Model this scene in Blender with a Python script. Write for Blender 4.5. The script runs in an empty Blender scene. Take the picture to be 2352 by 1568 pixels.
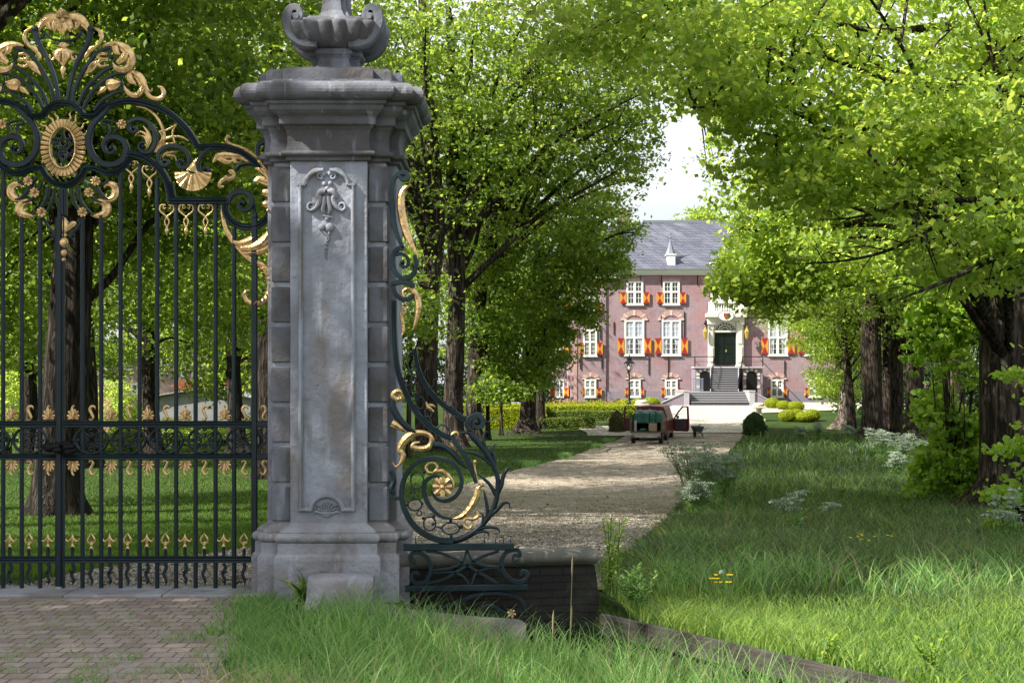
import bpy, math, random
import numpy as np
from mathutils import Vector, noise as mnoise
R = math.radians
sc = bpy.context.scene
COL = sc.collection
random.seed(7)
rng = np.random.default_rng(11)

# ---------------- camera, sky, sun, exposure ----------------
F = 3266.0                      # focal length in working units (photo 2352 wide)
EYE = 1.65
cam_d = bpy.data.cameras.new("camera"); cam = bpy.data.objects.new("camera", cam_d); COL.objects.link(cam)
cam.location = (0, 0, EYE); cam.rotation_euler = (R(90), 0, 0)
cam_d.sensor_width = 36.0; cam_d.lens = 36.0 * F / 2352.0
cam_d.shift_y = 93.0 / 2352.0
cam_d.clip_start = 0.1; cam_d.clip_end = 3000
sc.camera = cam
SUN = Vector((-0.66, -0.30, 0.69)).normalized()      # towards the sun
el = math.asin(SUN.z); az = math.atan2(SUN.x, SUN.y)
w = bpy.data.worlds.new("World"); sc.world = w; w.use_nodes = True
nt = w.node_tree; bg = nt.nodes["Background"]
sky = nt.nodes.new("ShaderNodeTexSky"); sky.sky_type = 'NISHITA'; sky.sun_disc = False
sky.sun_elevation = el; sky.sun_rotation = az; sky.air_density = 1.0; sky.dust_density = 2.5; sky.ozone_density = 1.0
# thin bright cloud veil over the sky
tcw = nt.nodes.new("ShaderNodeTexCoord"); nzw = nt.nodes.new("ShaderNodeTexNoise"); nzw.inputs["Scale"].default_value = 2.2; nzw.inputs["Detail"].default_value = 7
mpw = nt.nodes.new("ShaderNodeMapping"); mpw.inputs["Scale"].default_value = (1, 1, 2.5); nt.links.new(tcw.outputs["Generated"], mpw.inputs[0]); nt.links.new(mpw.outputs[0], nzw.inputs["Vector"])
rgw = nt.nodes.new("ShaderNodeMapRange"); rgw.inputs[1].default_value = .25; rgw.inputs[2].default_value = .6; rgw.inputs[3].default_value = .35; rgw.inputs[4].default_value = .95; nt.links.new(nzw.outputs["Fac"], rgw.inputs[0])
mxw = nt.nodes.new("ShaderNodeMix"); mxw.data_type = 'RGBA'; nt.links.new(rgw.outputs[0], mxw.inputs[0]); nt.links.new(sky.outputs[0], mxw.inputs[6]); mxw.inputs[7].default_value = (9.3, 9.5, 9.9, 1)
nt.links.new(mxw.outputs[2], bg.inputs[0]); bg.inputs[1].default_value = 0.05
sl = bpy.data.lights.new("sun", 'SUN'); sl.energy = 5.0; sl.angle = R(0.53); sl.color = (1.0, 0.94, 0.84)
so = bpy.data.objects.new("sun", sl); COL.objects.link(so)
so.rotation_euler = SUN.to_track_quat('Z', 'Y').to_euler()
sc.view_settings.view_transform = 'Standard'; sc.view_settings.look = 'None'
sc.view_settings.exposure = 1.45; sc.view_settings.gamma = 1.0
sc.render.engine = 'CYCLES'
cy = sc.cycles; cy.max_bounces = 8; cy.diffuse_bounces = 4; cy.glossy_bounces = 2; cy.transmission_bounces = 5; cy.transparent_max_bounces = 8
cy.use_denoising = True; cy.caustics_reflective = False; cy.caustics_refractive = False

def W(x, y, Y):                 # photo position at depth Y -> world point
    return Vector(((x - 1176.0) / F * Y, Y, EYE - (y - 877.0) / F * Y))
def px(p):                      # world -> photo position
    return 1176.0 + p[0] / p[1] * F, 877.0 - (p[2] - EYE) / p[1] * F

# ---------------- materials ----------------
MATS = {}
def mat(name, color=(.5, .5, .5), rough=.7, metal=0.0, noise=None, bump=None, spec=.3, coat=0, build=None):
    """noise=(scale, color2, contrast lo, hi[, stretch xyz]); bump=(scale, strength, dist[, stretch])"""
    m = bpy.data.materials.new(name); m.use_nodes = True; MATS[name] = m
    n = m.node_tree.nodes; l = m.node_tree.links; b = n["Principled BSDF"]
    b.inputs["Base Color"].default_value = (*color, 1); b.inputs["Roughness"].default_value = rough
    b.inputs["Metallic"].default_value = metal; b.inputs["Specular IOR Level"].default_value = spec
    if coat: b.inputs["Coat Weight"].default_value = coat; b.inputs["Coat Roughness"].default_value = .1
    tc = n.new("ShaderNodeTexCoord")
    def vec(st):
        mp = n.new("ShaderNodeMapping"); mp.inputs["Scale"].default_value = st
        l.new(tc.outputs["Object"], mp.inputs[0]); return mp.outputs[0]
    if noise:
        st = noise[4] if len(noise) > 4 else (1, 1, 1)
        t = n.new("ShaderNodeTexNoise"); t.inputs["Scale"].default_value = noise[0]; t.inputs["Detail"].default_value = 6
        t.inputs["Roughness"].default_value = .65
        l.new(vec(st), t.inputs["Vector"])
        r = n.new("ShaderNodeMapRange"); r.inputs[1].default_value = noise[2]; r.inputs[2].default_value = noise[3]
        l.new(t.outputs["Fac"], r.inputs[0])
        mx = n.new("ShaderNodeMix"); mx.data_type = 'RGBA'
        mx.inputs[6].default_value = (*color, 1); mx.inputs[7].default_value = (*noise[1], 1)
        l.new(r.outputs[0], mx.inputs[0]); l.new(mx.outputs[2], b.inputs["Base Color"])
    if bump:
        st = bump[3] if len(bump) > 3 else (1, 1, 1)
        t = n.new("ShaderNodeTexNoise"); t.inputs["Scale"].default_value = bump[0]; t.inputs["Detail"].default_value = 8
        l.new(vec(st), t.inputs["Vector"])
        bu = n.new("ShaderNodeBump"); bu.inputs["Strength"].default_value = bump[1]; bu.inputs["Distance"].default_value = bump[2]
        l.new(t.outputs["Fac"], bu.inputs["Height"]); l.new(bu.outputs[0], b.inputs["Normal"])
    return m

def leaf_mat(name, c1, c2, t1, t2, mixf=.5, gloss=.35):
    """c: reflected colours, t: transmitted colours, blended by the per-leaf value 'v'"""
    m = bpy.data.materials.new(name); m.use_nodes = True; MATS[name] = m
    n = m.node_tree.nodes; l = m.node_tree.links; n.remove(n["Principled BSDF"]); out = n["Material Output"]
    at = n.new("ShaderNodeAttribute"); at.attribute_name = "v"
    def ramp(a, b):
        mx = n.new("ShaderNodeMix"); mx.data_type = 'RGBA'
        mx.inputs[6].default_value = (*a, 1); mx.inputs[7].default_value = (*b, 1); l.new(at.outputs["Fac"], mx.inputs[0]); return mx.outputs[2]
    d = n.new("ShaderNodeBsdfPrincipled"); l.new(ramp(c1, c2), d.inputs["Base Color"])
    d.inputs["Roughness"].default_value = .5; d.inputs["Specular IOR Level"].default_value = gloss
    t = n.new("ShaderNodeBsdfTranslucent"); l.new(ramp(t1, t2), t.inputs[0])
    s = n.new("ShaderNodeMixShader"); s.inputs[0].default_value = mixf
    l.new(d.outputs[0], s.inputs[1]); l.new(t.outputs[0], s.inputs[2]); l.new(s.outputs[0], out.inputs[0])
    return m

def brick_mat(name, c1, c2, mortar, bw, bh, ms=.012, rough=.85, patch=None, offs=.5, plane='xz', bump=.4, moss=None):
    m = bpy.data.materials.new(name); m.use_nodes = True; MATS[name] = m
    n = m.node_tree.nodes; l = m.node_tree.links; b = n["Principled BSDF"]
    b.inputs["Roughness"].default_value = rough; b.inputs["Specular IOR Level"].default_value = .25
    g = n.new("ShaderNodeTexCoord"); s = n.new("ShaderNodeSeparateXYZ"); c = n.new("ShaderNodeCombineXYZ")
    l.new(g.outputs["Object"], s.inputs[0])
    if plane == 'xz':
        ad = n.new("ShaderNodeMath"); ad.operation = 'ADD'; l.new(s.outputs[0], ad.inputs[0]); l.new(s.outputs[1], ad.inputs[1])
        l.new(ad.outputs[0], c.inputs[0]); l.new(s.outputs[2], c.inputs[1])
    else:
        l.new(s.outputs[0], c.inputs[0]); l.new(s.outputs[1], c.inputs[1])
    nz = n.new("ShaderNodeTexNoise"); nz.inputs["Scale"].default_value = 2.0
    l.new(c.outputs[0], nz.inputs["Vector"])
    va = n.new("ShaderNodeVectorMath"); va.operation = 'MULTIPLY_ADD'; va.inputs[1].default_value = (.02, .02, 0)
    l.new(nz.outputs["Color"], va.inputs[0]); l.new(c.outputs[0], va.inputs[2])
    t = n.new("ShaderNodeTexBrick"); t.offset = offs; t.inputs["Scale"].default_value = 1
    t.inputs["Brick Width"].default_value = bw; t.inputs["Row Height"].default_value = bh
    t.inputs["Mortar Size"].default_value = ms; t.inputs["Mortar Smooth"].default_value = .3; t.inputs["Bias"].default_value = -.1
    t.inputs["Color1"].default_value = (*c1, 1); t.inputs["Color2"].default_value = (*c2, 1); t.inputs["Mortar"].default_value = (*mortar, 1)
    l.new(va.outputs[0], t.inputs["Vector"])
    col = t.outputs["Color"]
    for sp in (patch, moss):
        if not sp: continue
        nn = n.new("ShaderNodeTexNoise"); nn.inputs["Scale"].default_value = sp[0]; nn.inputs["Detail"].default_value = 5
        l.new(c.outputs[0], nn.inputs["Vector"])
        r = n.new("ShaderNodeMapRange"); r.inputs[1].default_value = sp[2]; r.inputs[2].default_value = sp[3]; r.inputs[4].default_value = sp[4]
        l.new(nn.outputs["Fac"], r.inputs[0])
        mx = n.new("ShaderNodeMix"); mx.data_type = 'RGBA'; l.new(r.outputs[0], mx.inputs[0]); l.new(col, mx.inputs[6]); mx.inputs[7].default_value = (*sp[1], 1)
        col = mx.outputs[2]
    l.new(col, b.inputs["Base Color"])
    bu = n.new("ShaderNodeBump"); bu.inputs["Strength"].default_value = bump; bu.inputs["Distance"].default_value = .01; bu.invert = True
    l.new(t.outputs["Fac"], bu.inputs["Height"]); l.new(bu.outputs[0], b.inputs["Normal"])
    return m

mat("iron", (.004, .014, .020), .42, noise=(9, (.010, .026, .034), .5, .75), bump=(30, .25, .004), spec=.35)
mat("gold", (.80, .56, .26), .30, metal=.72, noise=(16, (.26, .16, .08), .46, .7), bump=(45, .8, .008), spec=.5)
def stone_mat(name, c1, c2, c3, c4, bstr=.5):
    m = bpy.data.materials.new(name); m.use_nodes = True; MATS[name] = m
    n = m.node_tree.nodes; l = m.node_tree.links; b = n["Principled BSDF"]; b.inputs["Roughness"].default_value = .85; b.inputs["Specular IOR Level"].default_value = .2
    tc = n.new("ShaderNodeTexCoord")
    def ns(scale, det, st=(1, 1, 1), lo=.4, hi=.6):
        mp = n.new("ShaderNodeMapping"); mp.inputs["Scale"].default_value = st; l.new(tc.outputs["Object"], mp.inputs[0])
        t = n.new("ShaderNodeTexNoise"); t.inputs["Scale"].default_value = scale; t.inputs["Detail"].default_value = det; l.new(mp.outputs[0], t.inputs["Vector"])
        r = n.new("ShaderNodeMapRange"); r.inputs[1].default_value = lo; r.inputs[2].default_value = hi; l.new(t.outputs["Fac"], r.inputs[0]); return r.outputs[0], t.outputs["Fac"]
    def mx(a, bcol, f):
        q = n.new("ShaderNodeMix"); q.data_type = 'RGBA'; l.new(f, q.inputs[0]); q.inputs[7].default_value = (*bcol, 1)
        if isinstance(a, tuple): q.inputs[6].default_value = (*a, 1)
        else: l.new(a, q.inputs[6])
        return q.outputs[2]
    f1, _ = ns(2.2, 4, lo=.42, hi=.56); f2, _ = ns(3.0, 7, (1, 1, .35), .5, .62); f3, _ = ns(28, 8, lo=.64, hi=.80); f4, _ = ns(5, 6, (2.5, 2.5, .3), .6, .75)
    c = mx(c1, c2, f1); c = mx(c, c3, f2); c = mx(c, c4, f4); c = mx(c, tuple(v * .55 for v in c1), f3)
    l.new(c, b.inputs["Base Color"])
    _, h1 = ns(18, 9); _, h2 = ns(3.2, 5)
    ma = n.new("ShaderNodeMath"); ma.operation = 'MULTIPLY_ADD'; l.new(h2, ma.inputs[0]); ma.inputs[1].default_value = 1.5; l.new(h1, ma.inputs[2])
    bu = n.new("ShaderNodeBump"); bu.inputs["Strength"].default_value = bstr; bu.inputs["Distance"].default_value = .02
    l.new(ma.outputs[0], bu.inputs["Height"]); l.new(bu.outputs[0], b.inputs["Normal"])
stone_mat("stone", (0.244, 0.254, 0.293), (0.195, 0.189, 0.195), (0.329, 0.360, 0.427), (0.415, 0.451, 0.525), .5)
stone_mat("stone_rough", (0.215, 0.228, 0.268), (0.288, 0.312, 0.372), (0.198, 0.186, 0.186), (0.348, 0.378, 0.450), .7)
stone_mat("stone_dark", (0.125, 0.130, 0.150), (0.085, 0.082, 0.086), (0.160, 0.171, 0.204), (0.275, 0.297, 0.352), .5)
stone_mat("stone_base", (0.244, 0.238, 0.256), (0.305, 0.317, 0.354), (0.195, 0.183, 0.183), (0.378, 0.390, 0.439), .9)
stone_mat("coping", (0.143, 0.132, 0.116), (0.187, 0.171, 0.149), (0.110, 0.110, 0.094), (0.220, 0.209, 0.187), .4)
brick_mat("wall_dark", (.020, .018, .017), (.030, .026, .024), (.012, .012, .011), .22, .06, .008, patch=(3, (.03, .035, .02), .5, .7, .6))
brick_mat("castle_brick", (.225, .125, .145), (.14, .085, .125), (.46, .40, .42), .22, .072, .011, patch=(.45, (.31, .13, .12), .46, .66, .5), moss=(1.7, (.14, .10, .14), .50, .66, .32), bump=1.0)
brick_mat("castle_plinth", (.15, .12, .16), (.19, .14, .165), (.30, .28, .33), .22, .072, .011)
brick_mat("house_brick", (.23, .14, .12), (.28, .17, .14), (.42, .38, .34), .22, .07, .011)
brick_mat("slate", (.07, .078, .105), (.115, .12, .155), (.03, .03, .045), .36, .26, .02, rough=.55, patch=(.7, (.18, .18, .22), .5, .72, .6), bump=.9)
brick_mat("pavers", (.34, .28, .265), (.22, .18, .175), (.13, .10, .06), .135, .155, .008, plane='xy', patch=(1.6, (.34, .29, .27), .5, .7, .6), moss=(7, (.22, .17, .11), .50, .66, .75), bump=.7)
mat("white", (.66, .66, .62), .5); mat("cream", (.56, .55, .47), .6)
mat("sandstone", (.52, .47, .38), .8); mat("red_paint", (.26, .022, .02), .45); mat("yellow_paint", (.50, .23, .03), .45)
mat("arch_brick", (.36, .19, .17), .8, noise=(12, (.48, .36, .33), .45, .6))
mat("pane", (.035, .04, .05), .08, spec=.7, noise=(.9, (.12, .13, .15), .5, .7))
mat("curtain", (.42, .46, .54), .7, noise=(14, (.24, .28, .36), .4, .6, (1, 1, .1)))
mat("black", (.005, .005, .007), .5, spec=.2); mat("dark_green_paint", (.006, .011, .010), .3)
mat("grey_stone", (.34, .34, .36), .7, noise=(3, (.27, .26, .28), .4, .7)); mat("step_side", (.045, .042, .052), .8)
mat("step_top", (.36, .36, .38), .7)
mat("lead", (.16, .18, .22), .45); mat("lantern_gold", (.45, .33, .07), .4, metal=.5)
mat("lamp_glass", (.75, .72, .62), .15)
mat("gravel_light", (.5, .46, .41), .95, noise=(40, (.62, .58, .52), .4, .6), bump=(60, .4, .02))
mat("wood_board", (.034, .029, .026), .8, noise=(4, (.062, .055, .048), .4, .65, (1, 1, 12)), bump=(6, .5, .01, (1, 1, 14)))
mat("wood_dark", (.03, .027, .025), .85, noise=(5, (.05, .045, .04), .4, .65, (8, 8, 1)))
mat("steel", (.5, .5, .5), .35, metal=1.0)
mat("van_red", (.12, .010, .016), .35, coat=.15, noise=(2, (.13, .018, .022), .4, .7))
mat("tyre", (.015, .015, .015), .8); mat("van_grey", (.07, .072, .078), .6); mat("van_glass", (.03, .03, .035), .3, spec=.3)
mat("tarp", (.012, .085, .065), .45, noise=(3, (.008, .05, .04), .45, .65), bump=(5, .6, .05))
mat("trailer_metal", (.35, .34, .32), .5, noise=(5, (.24, .22, .2), .4, .7)); mat("rust_wood", (.10, .065, .045), .8, noise=(6, (.16, .11, .07), .45, .6))
mat("brown_bin", (.28, .2, .14), .6); mat("red_plastic", (.25, .02, .03), .4); mat("rim", (.3, .3, .31), .4, metal=.7)
mat("bird_black", (.012, .013, .018), .4); mat("bird_white", (.75, .75, .75), .6)
mat("pink_wall", (.42, .19, .18), .8); mat("shed_grey", (.20, .20, .21), .7, noise=(2, (.25, .25, .26), .4, .6)); mat("roof_grey", (.27, .27, .30), .7)
def bark(name, c1, c2):
    m = mat(name, c1, .9, spec=.15)
    n = m.node_tree.nodes; l = m.node_tree.links; b = n["Principled BSDF"]; tc = [x for x in n if x.type == 'TEX_COORD'][0]
    mp = n.new("ShaderNodeMapping"); mp.inputs["Scale"].default_value = (1, 1, .14); l.new(tc.outputs["Object"], mp.inputs[0])
    v = n.new("ShaderNodeTexNoise"); v.inputs["Scale"].default_value = 11; v.inputs["Detail"].default_value = 5; v.inputs["Distortion"].default_value = .8; l.new(mp.outputs[0], v.inputs["Vector"])
    r = n.new("ShaderNodeMapRange"); r.inputs[1].default_value = .42; r.inputs[2].default_value = .6; l.new(v.outputs["Fac"], r.inputs[0])
    mx = n.new("ShaderNodeMix"); mx.data_type = 'RGBA'; mx.inputs[6].default_value = (*[c * .35 for c in c1], 1); mx.inputs[7].default_value = (*c2, 1)
    l.new(r.outputs[0], mx.inputs[0]); l.new(mx.outputs[2], b.inputs["Base Color"])
    bu = n.new("ShaderNodeBump"); bu.inputs["Strength"].default_value = 1; bu.inputs["Distance"].default_value = .06
    l.new(r.outputs[0], bu.inputs["Height"]); l.new(bu.outputs[0], b.inputs["Normal"])
bark("bark", (.045, .036, .029), (.085, .067, .053))
bark("bark_dark", (.024, .019, .015), (.05, .040, .031)); bark("bark_light", (.16, .13, .105), (.26, .22, .18))
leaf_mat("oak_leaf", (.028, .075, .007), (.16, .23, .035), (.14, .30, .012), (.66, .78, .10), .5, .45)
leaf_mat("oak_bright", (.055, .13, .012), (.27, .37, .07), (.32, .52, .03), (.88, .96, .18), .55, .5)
leaf_mat("lime_leaf", (.09, .20, .015), (.24, .38, .05), (.36, .62, .03), (.72, .86, .12), .5, .5)
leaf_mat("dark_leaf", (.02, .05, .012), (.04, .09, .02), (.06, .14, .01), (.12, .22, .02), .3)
leaf_mat("box_leaf", (.16, .22, .008), (.34, .38, .015), (.3, .4, .01), (.5, .55, .03), .3, .15)
mat("box_core", (.07, .09, .01), .9)
leaf_mat("hedge_leaf", (.06, .11, .012), (.14, .18, .02), (.2, .3, .02), (.35, .42, .04), .35)
leaf_mat("brown_leaf", (.07, .06, .02), (.12, .11, .04), (.1, .1, .02), (.2, .2, .05), .3)
leaf_mat("red_leaf", (.35, .07, .06), (.25, .2, .06), (.5, .1, .08), (.4, .3, .1), .4)
leaf_mat("grass_near", (.045, .135, .03), (.27, .42, .14), (.16, .40, .05), (.50, .76, .20), .45, .35)
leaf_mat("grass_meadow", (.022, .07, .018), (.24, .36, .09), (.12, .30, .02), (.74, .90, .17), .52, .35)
leaf_mat("lawn_leaf", (.02, .065, .008), (.075, .14, .02), (.10, .24, .015), (.36, .50, .05), .42, .2)
leaf_mat("meadow_tall_shade", (.012, .038, .012), (.085, .14, .05), (.06, .17, .02), (.50, .60, .14), .42, .45)  # taller darker growth; meadow shade is also painted into this colour
leaf_mat("straw", (.30, .22, .12), (.42, .35, .22), (.4, .3, .15), (.5, .4, .25), .3)
leaf_mat("parsley_flower", (.20, .28, .18), (.50, .56, .46), (.22, .32, .2), (.42, .48, .38), .35)
leaf_mat("buttercup", (.75, .5, .02), (.8, .6, .03), (.7, .5, .02), (.8, .6, .03), .3)

def sheet_mat(name, specs, rough=.95, bump=(60, .5, .02)):
    """specs: base colour, then (scale, colour, lo, hi, max)"""
    m = bpy.data.materials.new(name); m.use_nodes = True; MATS[name] = m
    n = m.node_tree.nodes; l = m.node_tree.links; b = n["Principled BSDF"]; b.inputs["Roughness"].default_value = rough; b.inputs["Specular IOR Level"].default_value = .15
    tc = n.new("ShaderNodeTexCoord"); col = None
    for s in specs[1:]:
        t = n.new("ShaderNodeTexNoise"); t.inputs["Scale"].default_value = s[0]; t.inputs["Detail"].default_value = 6; l.new(tc.outputs["Object"], t.inputs["Vector"])
        r = n.new("ShaderNodeMapRange"); r.inputs[1].default_value = s[2]; r.inputs[2].default_value = s[3]; r.inputs[4].default_value = s[4]; l.new(t.outputs["Fac"], r.inputs[0])
        mx = n.new("ShaderNodeMix"); mx.data_type = 'RGBA'; l.new(r.outputs[0], mx.inputs[0]); mx.inputs[7].default_value = (*s[1], 1)
        if col is None: mx.inputs[6].default_value = (*specs[0], 1)
        else: l.new(col, mx.inputs[6])
        col = mx.outputs[2]
    if "gravel" in name or "drive" in name:
        v = n.new("ShaderNodeTexVoronoi"); v.inputs["Scale"].default_value = 30; l.new(tc.outputs["Object"], v.inputs["Vector"])
        sp = n.new("ShaderNodeSeparateColor"); l.new(v.outputs["Color"], sp.inputs[0])
        r = n.new("ShaderNodeMapRange"); r.inputs[3].default_value = .3; r.inputs[4].default_value = 1.75; l.new(sp.outputs[0], r.inputs[0])
        mm = n.new("ShaderNodeVectorMath"); mm.operation = 'SCALE'; l.new(col, mm.inputs[0]); l.new(r.outputs[0], mm.inputs["Scale"]); col = mm.outputs[0]
        bu = n.new("ShaderNodeBump"); bu.invert = True; bu.inputs["Strength"].default_value = .9; bu.inputs["Distance"].default_value = .02
        l.new(v.outputs["Distance"], bu.inputs["Height"]); l.new(bu.outputs[0], b.inputs["Normal"])
    else:
        t = n.new("ShaderNodeTexNoise"); t.inputs["Scale"].default_value = bump[0]; t.inputs["Detail"].default_value = 6; l.new(tc.outputs["Object"], t.inputs["Vector"])
        bu = n.new("ShaderNodeBump"); bu.inputs["Strength"].default_value = bump[1]; bu.inputs["Distance"].default_value = bump[2]
        l.new(t.outputs["Fac"], bu.inputs["Height"]); l.new(bu.outputs[0], b.inputs["Normal"])
    l.new(col, b.inputs["Base Color"])
sheet_mat("ground_grass", [(.020, .040, .008), (.5, (.030, .056, .010), .4, .6, 1), (6, (.02, .04, .008), .5, .7, .8), (25, (.10, .14, .03), .55, .7, .7), (2, (.09, .085, .04), .62, .75, .4)], bump=(30, 1, .05))
sheet_mat("drive_gravel", [(.27, .225, .175), (.6, (.19, .155, .115), .42, .6, 1), (1.3, (.11, .13, .05), .56, .7, .6), (3.5, (.34, .30, .25), .52, .66, .8), (9, (.12, .095, .07), .54, .68, .8), (22, (.13, .11, .09), .55, .7, .7), (120, (.45, .41, .36), .5, .65, .5)])
sheet_mat("court_gravel", [(.40, .365, .32), (.5, (.33, .30, .26), .42, .6, 1), (9, (.33, .28, .23), .6, .75, .6)])

# ---------------- object helpers ----------------
def tag(o, label=None, cat=None, group=None, kind=None):
    if label: o["label"] = label
    if cat: o["category"] = cat
    if group: o["group"] = group
    if kind: o["kind"] = kind
    return o
def empty(name, loc=(0, 0, 0), rz=0, **k):
    o = bpy.data.objects.new(name, None); COL.objects.link(o); o.location = loc; o.rotation_euler = (0, 0, rz)
    o.empty_display_size = .2
    return tag(o, **k)
def link_mesh(name, me, parent=None):
    o = bpy.data.objects.new(name, me); COL.objects.link(o)
    if parent is not None: o.parent = parent
    return o
def copy_tree(o, parent=None):
    c = o.copy(); COL.objects.link(c)
    if parent is not None: c.parent = parent
    for ch in o.children: copy_tree(ch, c)
    return c

class MB:
    """collects shapes, links them as one mesh"""
    def __init__(s, origin=(0, 0, 0)): s.v = []; s.f = []; s.m = []; s.sm = []; s.o = Vector(origin)
    def add(s, vs, fs, mi=0, smooth=False):
        k = len(s.v); s.v += [tuple(Vector(p) - s.o) for p in vs]
        for f in fs: s.f.append(tuple(i + k for i in f)); s.m.append(mi); s.sm.append(smooth)
        return s
    def box(s, x0, x1, y0, y1, z0, z1, mi=0, c=0.0, tw=None):
        if x0 > x1: x0, x1 = x1, x0
        if y0 > y1: y0, y1 = y1, y0
        if z0 > z1: z0, z1 = z1, z0
        if c <= 0:
            vs = [(x, y, z) for z in (z0, z1) for x, y in ((x0, y0), (x1, y0), (x1, y1), (x0, y1))]
            return s.add(vs, [(3, 2, 1, 0), (4, 5, 6, 7), (0, 1, 5, 4), (1, 2, 6, 5), (2, 3, 7, 6), (3, 0, 4, 7)], mi)
        prof = [(c, z0), (0, z0 + c), (0, z1 - c), (c, z1)]; rings = []
        for ins, z in prof: rings.append([(x0 + ins, y0 + ins, z), (x1 - ins, y0 + ins, z), (x1 - ins, y1 - ins, z), (x0 + ins, y1 - ins, z)])
        # chamfer vertical edges too
        vs = []; 
        for ins, z in prof:
            e = c
            vs += [(x0 + ins + e * .7, y0 + ins, z), (x1 - ins - e * .7, y0 + ins, z), (x1 - ins, y0 + ins + e * .7, z), (x1 - ins, y1 - ins - e * .7, z),
                   (x1 - ins - e * .7, y1 - ins, z), (x0 + ins + e * .7, y1 - ins, z), (x0 + ins, y1 - ins - e * .7, z), (x0 + ins, y0 + ins + e * .7, z)]
        fs = [tuple(range(7, -1, -1)), tuple(range(24, 32))]
        for r in range(3):
            for i in range(8): fs.append((r * 8 + i, r * 8 + (i + 1) % 8, r * 8 + 8 + (i + 1) % 8, r * 8 + 8 + i))
        return s.add(vs, fs, mi)
    def rings(s, rings, mi=0, smooth=True, caps=True, closed=True):
        n = len(rings[0]); vs = [p for r in rings for p in r]; fs = []
        for k in range(len(rings) - 1):
            for i in range(n if closed else n - 1):
                j = (i + 1) % n; fs.append((k * n + i, k * n + j, (k + 1) * n + j, (k + 1) * n + i))
        s.add(vs, fs, mi, smooth)
        if caps:
            s.add(rings[0], [tuple(range(n - 1, -1, -1))], mi); s.add(rings[-1], [tuple(range(n))], mi)
        return s
    def tube(s, pts, rad, n=8, mi=0, wob=0, seed=0, flare=None, caps=True):
        pts = [Vector(p) for p in pts]; rings = []; up = Vector((0.02, 1, 0.03)).normalized()
        for i, p in enumerate(pts):
            d = (pts[min(i + 1, len(pts) - 1)] - pts[max(i - 1, 0)]); d = d.normalized() if d.length > 1e-9 else Vector((0, 0, 1))
            a = d.cross(up)
            if a.length < 1e-3: a = d.cross(Vector((1, 0, 0)))
            a.normalize(); b = d.cross(a).normalized(); r = rad[i] if hasattr(rad, '__len__') else rad; ring = []
            for k in range(n):
                t = 2 * math.pi * k / n; rr = r
                if wob: rr *= 1 + wob * mnoise.noise(Vector((math.cos(t) * 1.6 + seed, math.sin(t) * 1.6, p.z * .35 + seed))) + wob * .5 * math.sin(t * 5 + seed + p.z * .3)
                if flare:
                    f = max(0, 1 - (p.z - flare[0]) / flare[1]); rr *= 1 + f * f * flare[2] * (1 + .5 * math.sin(t * 4 + seed) + .3 * math.sin(t * 7 + 2 * seed))
                ring.append(p + (a * math.cos(t) + b * math.sin(t)) * rr)
            rings.append(ring)
        return s.rings(rings, mi, True, caps)
    def lathe(s, c, prof, n=20, mi=0, smooth=True, rf=None):
        rings = []
        for r, z in prof: rings.append([(c[0] + math.cos(2 * math.pi * k / n) * r * (rf(2 * math.pi * k / n, z) if rf else 1), c[1] + math.sin(2 * math.pi * k / n) * r * (rf(2 * math.pi * k / n, z) if rf else 1), c[2] + z) for k in range(n)])
        return s.rings(rings, mi, smooth)
    def ball(s, c, r, mi=0, n=10, sq=(1, 1, 1)):
        rings = []
        for k in range(1, n // 2 + 1):
            ph = math.pi * k / (n // 2 + 1); rings.append([(c[0] + r * sq[0] * math.sin(ph) * math.cos(2 * math.pi * i / n), c[1] + r * sq[1] * math.sin(ph) * math.sin(2 * math.pi * i / n), c[2] - r * sq[2] * math.cos(ph)) for i in range(n)])
        k0 = [(c[0], c[1], c[2] - r * sq[2])]; 
        vs = k0 + [p for q in rings for p in q] + [(c[0], c[1], c[2] + r * sq[2])]; fs = []
        for i in range(n): fs.append((0, 1 + (i + 1) % n, 1 + i))
        for k in range(len(rings) - 1):
            for i in range(n): a = 1 + k * n; fs.append((a + i, a + (i + 1) % n, a + n + (i + 1) % n, a + n + i))
        a = 1 + (len(rings) - 1) * n
        for i in range(n): fs.append((a + i, a + (i + 1) % n, len(vs) - 1))
        return s.add(vs, fs, mi, True)
    def prism(s, pts2, y0, y1, mi=0, smooth=False):
        """polygon in XZ, extruded along Y"""
        n = len(pts2); s.add([(x, y0, z) for x, z in pts2], [tuple(range(n))], mi); s.add([(x, y1, z) for x, z in pts2], [tuple(range(n - 1, -1, -1))], mi)
        vs = [(x, y0, z) for x, z in pts2] + [(x, y1, z) for x, z in pts2]
        return s.add(vs, [((i + 1) % n, i, n + i, n + (i + 1) % n) for i in range(n)], mi, smooth)
    def build(s, name, mats, parent=None, bevel=0, rel=True):
        me = bpy.data.meshes.new(name); me.from_pydata(s.v, [], s.f)
        for m in (mats if isinstance(mats, (list, tuple)) else [mats]): me.materials.append(MATS[m])
        me.polygons.foreach_set("material_index", s.m); me.polygons.foreach_set("use_smooth", s.sm); me.update()
        o = link_mesh(name, me, parent)
        o.location = s.o
        if parent is not None and rel: o.location = s.o - Vector(parent.location)
        if bevel:
            b = o.modifiers.new("bevel", 'BEVEL'); b.width = bevel; b.segments = 2; b.limit_method = 'ANGLE'
        return o

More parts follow.
